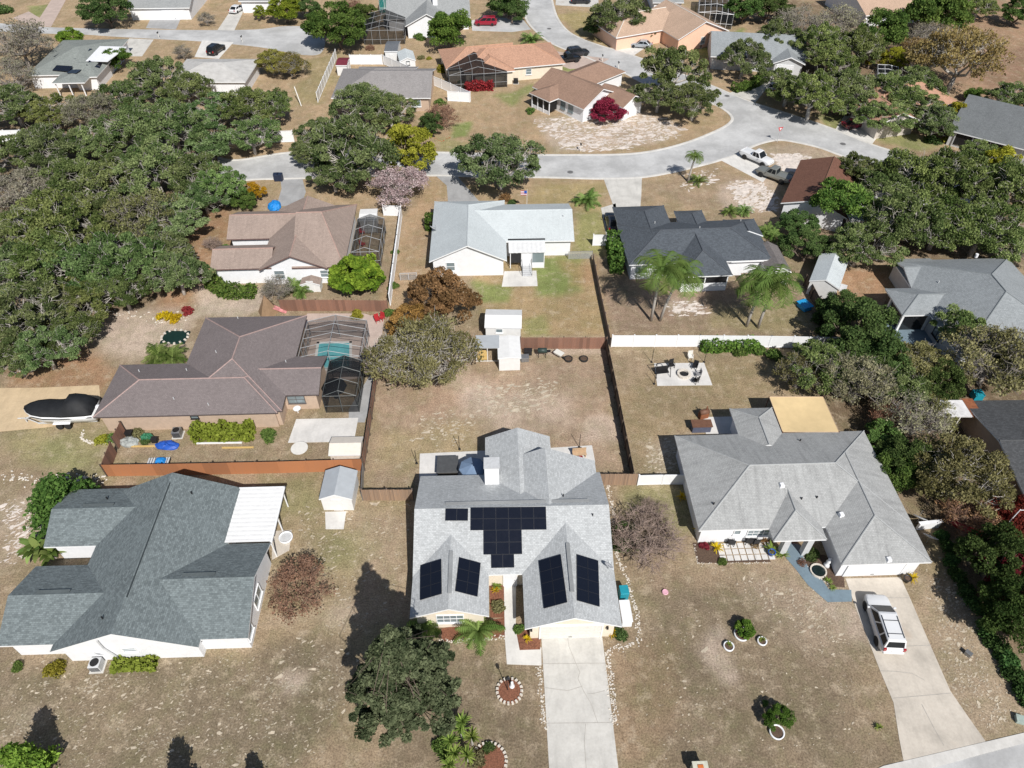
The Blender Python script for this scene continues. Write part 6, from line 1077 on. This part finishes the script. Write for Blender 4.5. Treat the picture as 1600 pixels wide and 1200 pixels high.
# ================================================================= TREES AND PLANTS
ORD = ['first','second','third','fourth','fifth','sixth','seventh','eighth','ninth']
GROVE = [('back row', [(22,168,5.2),(75,176,4.6),(140,172,4.4),(196,150,4.6),(246,122,4.6),(290,142,4.8),(338,170,4.8),(388,172,4.6),(425,168,3.6)]),
 ('second row back', [(20,245,5.2),(85,232,5.0),(150,225,5.2),(212,205,5.2),(268,200,5.2),(325,222,5.0),(392,215,4.2)]),
 ('middle row', [(40,300,5.2),(110,288,5.4),(175,288,5.2),(240,268,5.2),(300,272,5.0),(345,290,3.6)]),
 ('third row forward', [(25,360,5.0),(90,350,5.2),(155,352,5.2),(218,340,5.2),(272,345,4.8),(318,312,3.8)]),
 ('row above yellow flowers', [(20,425,4.6),(78,415,5.0),(138,418,4.8),(195,412,4.8),(248,405,4.2),(276,430,3.4)]),
 ('front row by sand', [(30,500,4.4),(88,482,4.4),(140,465,4.0),(190,455,3.2),(68,548,3.2),(22,560,3.0),(110,520,3.2)])]
k = 0
for row, lst in GROVE:
    for i, (u, v, r) in enumerate(sorted(lst)):
        k += 1; ms = k in (3,17,26,38); rr = random.Random(k); tn = rr.uniform(.85,1.25)
        tree(u, v, r*1.0, 'mossy' if ms else 'oak', 'live_oak', f'{"grey mossy" if ms else "green"} live oak in left grove, {ORD[i]} from left in {row}', 'tree', (tn*rr.uniform(.84,1.06), tn, tn*rr.uniform(.8,1.05)), k % (2 if ms else 5), rr.uniform(.75,1.3), 'live oaks of the left grove')
tree(30,70,6.5,'bare','live_oak','grey nearly leafless oak filling the upper left corner',vr=1); tree(15,120,4.6,'bare','live_oak','bare grey oak left of the solar panelled roof',vr=1)
tree(165,14,5.2,'dark','live_oak','dark oak over the street at the top left',vr=0,hs=.9); tree(110,58,2.4,'green','citrus_tree','light green bushy tree above the stepped solar panels',tint=(1.5,1.35,.8)); tree(182,92,2.6,'green','citrus_tree','small dark green tree at the right of the solar panelled roof',vr=1,tint=(.8,.85,.7))
tree(424,97,3.2,'olive','citrus_tree','olive coloured tree left of a pair near the turning head',vr=1,tint=(1.15,1.1,.6),hs=1.1); tree(452,100,3.4,'olive','citrus_tree','olive coloured tree right of a pair near the turning head',vr=0,tint=(1.1,1.05,.6)); tree(445,14,3.6,'green','citrus_tree','yellow green bush tree at the top edge',tint=(1.7,1.4,.7)); tree(478,12,3.2,'dark','citrus_tree','dark tree beside the yellow green one at the top edge',vr=1); tree(408,20,1.8,'yellow','citrus_tree','small yellow green tree near the small white car',tint=(.8,.9,1))
tree(528,40,5.6,'green','leafy_tree','large leafy green tree at the end of the turning head',tint=(.85,.85,.8),vr=0); tree(570,22,3.4,'dark','leafy_tree','dark tree behind the large leafy tree',vr=1,tint=(1.3,1.2,1)); tree(548,12,3.6,'brown','leafy_tree','brown leaved tree above the large leafy tree'); tree(704,46,4.7,'green','leafy_tree','round bright green tree beside the grey gabled house',vr=1,tint=(1.05,1.1,.9)); tree(795,0,4.6,'dark','leafy_tree','dark trees above the red minivan',tint=(1.1,1.1,1)); tree(800,18,3.0,'dark','leafy_tree','small dark tree at the left of the upper street',vr=1)
tree(545,238,6.6,'oak','live_oak','large grey green oak beside the street, centre left',vr=1,hs=1.1,tint=(.95,.95,.95)); tree(503,215,4.4,'oak','live_oak','grey green oak at the left of the large street oak',vr=2); tree(570,165,5.2,'oak','live_oak','grey green oak in front of the mid grey house',vr=3,tint=(1.1,1.1,1.1)); tree(610,175,4.4,'oak','live_oak','smaller oak between the mid grey house and yellow tree',vr=4,tint=(1.1,1.1,1)); tree(520,275,3.8,'oak','live_oak','low oak bough over the street driveway',vr=0); tree(480,238,3.0,'oak','live_oak','small oak over the street beside the grove',vr=2)
tree(635,235,4.6,'yellow','yellow_tree','yellow green tree beside the large street oak',hs=1.1); tree(622,290,4.2,'pink','flowering_tree','pale pink flowering tree by the white fence'); tree(688,178,3.2,'brown','purple_bush','reddish brown bushy tree on the curved bed'); tree(676,190,2.4,'dark','purple_bush','dark green bush below the reddish tree',vr=1)
tree(782,255,6.0,'oak','live_oak','wide oak standing alone in front of the pale grey roof',vr=4,tint=(.85,.88,.9)); tree(1050,112,5.6,'oak','live_oak','tall mossy oak over the upper street',vr=0,hs=1.25,tint=(1.15,1.1,1)); tree(1085,160,4.6,'oak','live_oak','lower bough oak at the corner lot',vr=3,tint=(1.05,1.0,.95)); tree(1030,150,4.2,'oak','live_oak','oak beside the brown roof near the bougainvillea',vr=2); tree(1163,92,4.6,'oak','live_oak','round grey green oak in front of the grey roof',vr=2,hs=1.15); tree(968,24,6.2,'oak','live_oak','large grey oak left of the tan roofed house',vr=1,tint=(1.05,1.0,1.0)); tree(932,38,2.8,'dark','live_oak','small dark shrub tree left of the large grey oak',vr=1); tree(1010,50,2.4,'oak','live_oak','small oak in front of the tan roofed house',vr=4)
RIGHT = [(1232,140,5.0,'oak','leaning oak at the left of the right hand street trees'),(1272,150,5.4,'oak','broad oak over the street bend'),(1318,140,5.2,'oak','tall oak right of the street bend'),(1300,95,4.8,'oak','grey oak behind the street bend trees'),(1250,40,6.0,'bare','pale leafless tree behind the grey roofed house'),(1310,40,5.6,'bare','pale leafless tree right of another at the top edge'),(1200,12,5.0,'dark','dark tree at the top edge behind the tan roof'),(1165,10,4.2,'dark','dark tree close behind the white pool cage'),(1382,48,4.4,'green','bright green tree below the tan roof at the top edge'),(1362,90,3.0,'yellow','yellow green palm like tree above the small white cage'),(1400,95,2.6,'yellow','yellow green bush beside the small white cage'),
 (1285,72,5.2,'oak','oak behind the street bend, left of two rear ones'),(1335,78,5.0,'oak','oak behind the street bend, right of two rear ones'),(1432,132,4.6,'oak','oak close behind the orange tile roof'),(1398,148,4.2,'oak','oak leaning over the orange tile roof'),(1578,152,4.0,'oak','oak over the far corner of the dark grey roof'),(1215,60,4.4,'oak','oak over the ridge of the grey roof by the street'),(1470,18,5.6,'green','dark leafy tree at the top edge beside the brown field'),(1530,12,4.2,'oak','grey green tree at the top edge of the brown field'),(1590,18,3.6,'dark','dark bush at the upper right corner'),(1455,62,5.6,'bare','pale bare tree beside the brown field'),(1500,95,7.0,'tan','wide tan leaved tree at the edge of the brown field'),(1440,85,4.2,'tan','tan leaved tree left of the wide one'),(1385,185,4.4,'oak','oak over the dark red car'),(1420,165,4.6,'oak','oak in front of the orange tile roof'),(1462,190,4.2,'oak','oak between the orange tile roof and the dark grey house'),(1350,165,4.0,'oak','oak behind the dark red car'),(1490,182,2.6,'yellow','yellow green conifer beside the dark grey house'),(1522,148,1.8,'green','small green bush tree on the brown field edge'),(1590,178,4.2,'oak','oak casting shade on the dark grey roof'),
 (1308,320,4.0,'thin','light green tree beside the red brown roof'),(1345,272,4.0,'oak','leafy green tree behind the light green tree'),(1262,385,3.4,'dark','dark leafy tree beside the garden shed'),(1250,350,2.8,'dark','dark small tree right of the charcoal roof'),(1385,300,5.4,'oak','oak over the white flat roof, left'),(1442,280,5.2,'oak','oak over the white flat roof, right'),(1500,285,5.6,'oak','oak behind the grey hip roof near the white flat roof'),(1560,300,5.6,'oak','oak at the right edge below the dark grey house'),(1410,352,5.0,'oak','oak low in front of the white flat roof'),(1470,350,5.2,'oak','oak directly behind the right hand grey house'),(1535,362,5.0,'oak','oak behind the right hand grey house near the edge'),(1345,385,4.2,'oak','oak right of the garden shed'),(1580,385,3.8,'oak','oak at the right edge behind the grey house'),(1530,245,3.6,'oak','oak in front of the long screened porch'),(1560,262,3.0,'yellow','yellow green bush below the long screened porch'),
 (1345,522,4.6,'dark','dark dense tree left of the grey house patio'),(1325,485,3.2,'dark','narrow dark tree in front of the garden shed yard'),(1375,560,3.4,'dark','dark tree below the dense one'),(1292,578,4.2,'oak','grey oak at the right end of the white fence'),(1250,582,2.8,'mossy','low mossy oak bough over the back lawn'),(1345,598,3.8,'mossy','mossy oak beside the tan canopy'),(1400,600,3.8,'oak','grey oak beyond the tan canopy'),(1440,570,3.2,'olive','olive bush tree under the grey house patio'),(1555,560,5.0,'mossy','large mossy grey oak at the right edge'),(1505,520,3.4,'oak','grey oak in front of the right hand grey roof'),(1590,515,3.4,'mossy','mossy oak at the right edge beside the grey roof'),(1470,598,2.6,'dark','dark tree between the patio and the dark roof'),(1592,575,2.4,'dark','dark tree above the dark roof at the right edge'),
 (1498,742,4.5,'olive','wide olive grey oak over the dark roofed house'),(1430,660,3.2,'bare','bare twiggy tree beside the patched white corner'),(1395,655,2.4,'brown','brown dead leaved bush beside the grey hip roof'),(1420,720,2.8,'dark','dark bush in the narrow side yard'),(1398,735,2.2,'green','green bush at the east wall of the grey hip house'),(1460,645,2.6,'mossy','small mossy tree beside the patched white corner'),(1380,690,2.6,'dark','dark shaded tree at the back corner of the grey hip house'),
 (1560,872,3.2,'dark','dark spreading tree in the right hand yard'),(1590,815,2.6,'red','red leaved bush beside the leaning pole'),(1600,900,3.2,'red','dark red bush at the right edge'),(1520,800,2.6,'brown','brown leaved bush below the olive grey oak'),(1600,960,3.0,'dark','dark tree at the right edge below the red bush')]
k = 0
for u, v, r, ty, lab in RIGHT:
    k += 1; nv = {'oak':5,'mossy':2,'green':2,'dark':2,'olive':2}.get(ty, 1); rr = random.Random(k+50); tn = rr.uniform(.95,1.35)
    if v > 780 and ty in ('dark','red'): tn *= .6  # dark crowns carry the yard's shade in their tint; red bushes lowered alike
    tree(u, v, r*.98, ty, {'oak':'live_oak','mossy':'live_oak','olive':'live_oak','bare':'bare_tree','tan':'bare_tree'}.get(ty,'leafy_tree'), lab, 'tree', (tn,tn,tn*rr.uniform(.8,1)), 1 if ty == 'bare' else k % nv, rr.uniform(.8,1.25), 'trees along the right hand side')
tree(692,470,4.0,'orange','orange_tree','bushy orange brown tree behind the olive grey tree',hs=1.05,tint=(.95,.92,1)); tree(640,508,2.8,'orange','orange_tree','small orange leaved tree left of the bushy orange tree',tint=(1.1,.95,.8)); tree(668,547,5.0,'olive','olive_tree','wide olive grey tree in the bare back yard',vr=0,hs=1.2,tint=(.98,.92,.92)); tree(555,432,2.9,'mango','mango_tree','glossy bright green tree beside the pink roofed house',tint=(1.45,1.25,.6))
tree(608,990,4.4,'feather','feathery_tree','tall feathery grey green tree on the front lawn',zc=.97); tree(463,912,2.9,'brown','dry_tree','rusty brown dry tree beside the blue grey house',hs=.9); tree(1008,840,3.7,'bare','bare_shrub','bare twiggy shrub between the two front yards',vr=0,hs=.75); tree(1022,800,1.8,'bare','bare_shrub','small bare twigs behind the bare shrub',vr=0); tree(975,838,1.5,'dark','leafy_shrub','small dark shrub against the solar house wall',hs=.8)
tree(84,772,2.5,'conifer','cedar_bush','spreading dark green cedar beside the blue grey house',vr=1,hs=.75,tint=(.95,1.05,.75)); tree(66,1114,1.75,'conifer','cedar_tree','bright green pointed cedar in the bottom left corner',tint=(2.0,2.0,1.0),hs=.95,shadow=4.8); tree(279,1156,1.5,'conifer','cedar_tree','dark pointed cedar throwing its shadow over the bottom edge',hs=1.1,shadow=4.8); tree(392,1182,1.5,'conifer','cedar_tree','small cedar whose shadow tip shows at the bottom edge left of the feathery tree',hs=.9,shadow=4.0)
tree(432,452,2.2,'bare','bare_shrub','pale bare shrub in front of the pink roofed house',vr=1,hs=.9); tree(330,380,1.5,'bare','bare_shrub','small bare sapling left of the pink roofed house',vr=0); tree(322,30,2.0,'bare','bare_shrub','bare sapling on the top left verge',vr=1); tree(285,82,2.0,'bare','bare_shrub','bare sapling in front of the grove by the driveway',vr=1); tree(398,300,1.7,'yellow','orange_bush','orange yellow bush near the pink roofed house',tint=(1.4,.8,.5)); tree(380,312,1.8,'green','leafy_shrub','green bush at the edge of the grove by the bins')
tree(949,172,3.0,'red','bougainvillea','crimson bougainvillea at the brown roofed gable',hs=.85,tint=(1.25,1,1.1)); tree(1204,978,.0001+.75,'green','sapling','leafy sapling left of a pair',vr=0) if False else None
tree(1165,982,.72,'mango','sapling','leafy sapling in the largest lawn planter',tint=(.9,.9,.6)); tree(1218,1122,1.05,'dark','sapling','bushy sapling in the lone white planter',vr=1,tint=(1.1,1.4,.8),hs=1.1)
# palms
palm(1017,501,7.0,1.3,.15,'tall feathery palm, left of a pair in the palm yard'); palm(1031,501,6.2,1.3,1.2,'tall feathery palm, right of the left hand pair'); palm(1166,510,5.6,1.3,.4,'tall feathery palm, left one near the back steps'); palm(1184,512,6.0,1.3,.35,'tall feathery palm, right one near the back steps'); palm(1075,284,3.6,.62,.3,'slim palm standing alone beside the street')
for u, v, s, lab in ((1090,286,1.1,'round green cycad beside the lone street palm'),(918,318,1.7,'round sago palm on the lawn right of the pale grey roof'),(250,562,1.5,'sago palm left of a pair above the brown grey roof'),(272,563,1.4,'sago palm right of a pair above the brown grey roof'),(660,992,1.6,'green fan palm left of the front window'),(747,990,1.45,'green feathery palm right of the front window'),(1140,335,1.0,'small palm left of a pair behind the charcoal roof'),(1162,334,1.0,'small palm right of a pair behind the charcoal roof'),(1196,366,1.1,'small palm right of the charcoal roof'),(462,455,1.2,'small palm in front of the pink roofed house'),(830,66,1.9,'clump palm beside the terracotta house at the upper street'),(1385,120,1.4,'yellow palm beside the small white cage'),(472,460,1.0,'smaller palm beside the tiny playhouse'),(1206,372,1.0,'palm tuft right of the charcoal house')): rosette(u, v, s, 'fan' if 'fan' in lab else 'sago', 'sago_palm', lab, 'palm', stem=.35)
for u, v, z, lab in ((720,1140,1.6,'spiky yucca head at the top of the cluster'),(703,1158,1.3,'spiky yucca head at the left of the cluster'),(737,1152,1.5,'spiky yucca head at the right of the cluster'),(710,1178,1.0,'spiky yucca head at the lower left of the cluster'),(730,1182,1.2,'spiky yucca head low in the middle of the cluster'),(702,1196,.7,'spiky yucca head at the bottom edge'),(722,1128,2.3,'tallest yucca head behind the cluster')): rosette(u, v, 1.15, 'yucca', 'yucca', lab, 'yucca', z=z, stem=.1, group='yuccas on the front lawn')
shrub(690,1172,.95,'green','dark green bush left of the yucca cluster'); shrub(745,1188,.8,'olive','pale bush right of the yucca cluster'); shrub(764,1170,.55,'dark','small dark bush in the bottom bed')
for u, v, s, k, lab in ((775,918,.85,'brom','yellow green bromeliad between the front wings, upper'),(775,925,.75,'bromy','yellow bromeliad between the front wings, lower'),(1092,828,1.0,'bromy','yellow leaved plant at the corner of the grey hip house'),(1064,778,.9,'bromy','yellow shrubby plant by the side wall of the grey hip house'),(1118,858,1.1,'bromy','golden plant in the dark front bed'),(1204,862,1.2,'brom','large spiky plant at the end of the tiled patio'),(1222,870,.9,'brom','spiky plant beside the porch column'),(1425,905,.9,'bromy','yellow plant in the black pot by the tan driveway'),(955,990,.9,'bromy','yellow green plant right of the garage door'),(823,1000,.7,'bromy','pale plant left of the garage door'),(1138,1008,.45,'brom','small plant in the lower left ring planter'),(1190,1001,.5,'brom','small plant in the right hand ring planter'),(70,868,.9,'banana','broad leaved plant in the notch of the blue grey house, upper'),(88,872,.85,'banana','broad leaved plant in the notch of the blue grey house, right'),(60,862,.8,'banana','broad leaved plant at the left of the notch'),(1293,930-20,.6,'brom','small green plant at the end of the pond bed'),(1372,1138,.5,'brom','small tuft on the lawn near the bottom right driveway'),(1230,838,.6,'brom','leafy plant in the white porch pot'),(1300,920,.5,'brom','tuft beside the blue path bend')): rosette(u, v, s, k, 'bromeliad' if 'brom' in k else 'banana_plant', lab, 'plant', stem=.15 if 'brom' in k else .5)
# shrubs and hedges
def hedge(px, W, H, kind, label, seed, tint=(1,1,1), dens=300):
    P = pts3(px); out = MB(); Vs = []; Qs = []; Ls = []; c = P[0].copy(); n0 = 0; mat = {'green':F_GREEN,'dark':F_DARK,'red':F_RED,'yellow':F_YEL,'olive':F_OLIVE}[kind]; rs = np.random.RandomState(seed)
    for A, B in zip(P[:-1], P[1:]):
        d = B-A; L = d.length; n = int(dens*(L*(W+2*H))); p = rs.uniform(-1,1,(n,3)); ax = rs.choice([0,1,2], n, p=[.1,.45,.45]); p[np.arange(n),ax] = np.sign(p[np.arange(n),ax])*rs.uniform(.8,1.08,n); D = p.copy(); p = p*np.array([L/2,W/2,H/2])+np.array([L/2,0,H/2]); kx = 1+.13*np.sin(p[:,0]*1.9+seed)+.08*np.sin(p[:,0]*4.7); p[:,2] *= kx; p[:,1] *= kx; p += rs.normal(size=p.shape)*.05; p[:,2] = np.maximum(p[:,2], .02)
        a = math.atan2(d.y,d.x); Rm = np.array([[math.cos(a),-math.sin(a),0],[math.sin(a),math.cos(a),0],[0,0,1]]); p = p @ Rm.T+np.array(A-c); D = D @ Rm.T; v, q = leaf_quads(p, rs, .19, 1.3, .4, D); Vs.append(v); Qs.append(q+n0); n0 += len(v); Ls.append(np.repeat(rs.rand(n),4))
    o = link('hedge', np_mesh('hedge', np.vstack(Vs), np.vstack(Qs), mat, np.concatenate(Ls))); o.location = c; o.color = (*tint,1); return tag(o, label, 'hedge')
hedge([(305,684),(345,683),(385,682),(398,682)], 1.4, 1.5, 'yellow', 'yellow green hedge along the beige house wall', 1, (.75,.95,1), 110); hedge([(1145,143),(1165,140),(1185,131),(1190,122)], 1.6, 1.3, 'green', 'curved clipped green hedge by the corner driveway', 2, (.9,1,.9), 80); hedge([(963,428),(957,385)], 1.6, 2.4, 'green', 'tall dark green hedge beside the charcoal house', 3, (.85,.9,.8), 90); hedge([(728,141),(770,140)], 1.4, 1.5, 'red', 'dark red hedge below the terracotta house cage', 4, (1.1,.9,1.0), 80); hedge([(1095,546),(1150,545),(1182,546)], 1.3, 1.2, 'green', 'uneven green hedge along the long white fence', 5, (.95,1,.8), 110); hedge([(330,445),(352,462),(400,462)], 1.6, 1.4, 'green', 'rounded green hedge in front of the pink roofed house', 6, (1,1,.9), 90); hedge([(673,352),(671,362)], 1.0, 1.8, 'green', 'clipped hedge at the left wall of the pale grey roofed house', 7, (.6,.7,.6), 90)
hedge([(180,1042),(245,1040)], .9, .7, 'yellow', 'low weedy hedge at the front wall of the blue grey house', 8, (.7,.85,1), 110)
for i, (u, v, r, kd, lab) in enumerate([(418,683,1.05,'green','round green bush at the right end of the beige wall hedge'),(85,1048,.9,'yellow','yellow green weedy bush left of the pale air conditioner'),(30,1042,.6,'green','small green bush at the bottom left house corner'),(1155,552,1.0,'green','leafy bush in front of the green hedge'),(1210,560,1.3,'green','leafy bush by the right part of the white fence'),(1245,555,1.0,'green','green bush near the end of the white fence'),(1183,548,1.1,'green','round bush at the end of the green hedge'),(688,163,1.3,'green','round bright green bush at the white fence return'),(258,497,1.2,'flower','bright yellow flowering bush at the grove edge'),(275,500,1.0,'flower','yellow flowering bush right of another at the grove edge'),(292,488,.9,'red','dark red spiky bush by the yellow flowers'),(558,493,.9,'yellow','yellow green bush behind the pool cage'),(610,492,1.0,'green','green shrub beside the rust brown fence end'),(830,176,1.1,'green','low green bush in front of the screened corner porch'),(695,110,1.6,'yellow','yellow green bush at the left of the dark screen cage'),(718,122,1.4,'yellow','yellow green bush in front of the dark screen cage'),(702,92,.9,'green','small bush beside the terracotta roof'),(655,60,1.4,'green','green bush at the white gable wall'),(660,62,.9,'green','green bush right of another at the white gable wall'),(658,92,.9,'olive','small olive bush on the lawn by the garden sheds'),(670,93,.7,'yellow','small yellow bush on the lawn by the garden sheds'),(578,78,1.3,'brown','brown dry bush beside the weathered cage'),(1455,222,1.5,'dark','round clipped dark bush near the street end'),(1480,222,1.2,'yellow','yellow leaved plant beside the dark grey house'),(1375,880,.01+.5,'green','small green plant beside the pond'),(1268,868,.8,'dark','dark shrub beside the garden pond'),(1253,880,.5,'brown','brown plant at the pond bed edge'),(160,690,.9,'yellow','yellow green bush near the boat stern'),(176,686,.8,'green','green bush beside the open slatted fence'),(212,680,.9,'olive','pale bush along the beige wall'),(230,690,.7,'dark','dark green heap along the beige wall'),(615,450,.9,'green','green shrub beside the white side fence'),(618,395,.7,'green','low green weeds beside the white side fence'),(790,312,1.2,'orange','orange red shrub below the lone oak'),(800,318,.8,'dark','dark shrub beside the orange red shrub'),(1196,1100,.01+.3,'green','tiny green weed on the lawn'),(1128,878,.5,'green','round green tuft below the front bed'),(968,992,.7,'dark','dark shrub right of the garage door'),(812,985,.6,'green','green shrub at the garage left wall'),(778,948,.7,'olive','olive shrub beside the front path'),(1100,855,.5,'red','reddish plant in the dark front bed'),(1178,850,.6,'orange','rusty plant at the right of the tiled patio'),(1192,842,.7,'orange','brown potted shrub beside the porch'),(345,398,.8,'green','small bush at the corner of the pink roof'),(352,388,.7,'green','small round bush above the corner of the pink roof'),(5,20,2.2,'dark','dark bush at the extreme top left'),(292,22,1.0,'dark','dark round bush beside the grey driveway'),(398,14,1.4,'dark','dark bush beside the small white car'),(1295,560,.9,'green','green weed bush at the white fence end'),(1278,500,1.1,'dark','dark shrub along the dark board fence'),(1290,520,1.2,'dark','dark shrub lower on the dark board fence'),(720,130,.01+.7,'green','small bush beside the dark red hedge')]): shrub(u, v, r, kd, lab)
for i, (u, v, r) in enumerate([(1470,838,.75),(1478,856,.8),(1486,878,.85),(1495,902,.85),(1507,925,.9),(1522,948,.95),(1540,985,1.05),(1556,1010,1.05),(1570,1035,1.1),(1586,1060,1.1),(1600,1088,1.1),(1548,960,.9)]): shrub(u, v, r, 'dark', f'grey green clipped shrub in the right hand hedge row, {(ORD+["tenth","eleventh","twelfth"])[i]} from the top', 1.1, 'hedge_shrub', 'shrub', 'shrubs of the right hand hedge row', (.8,.95,.88))
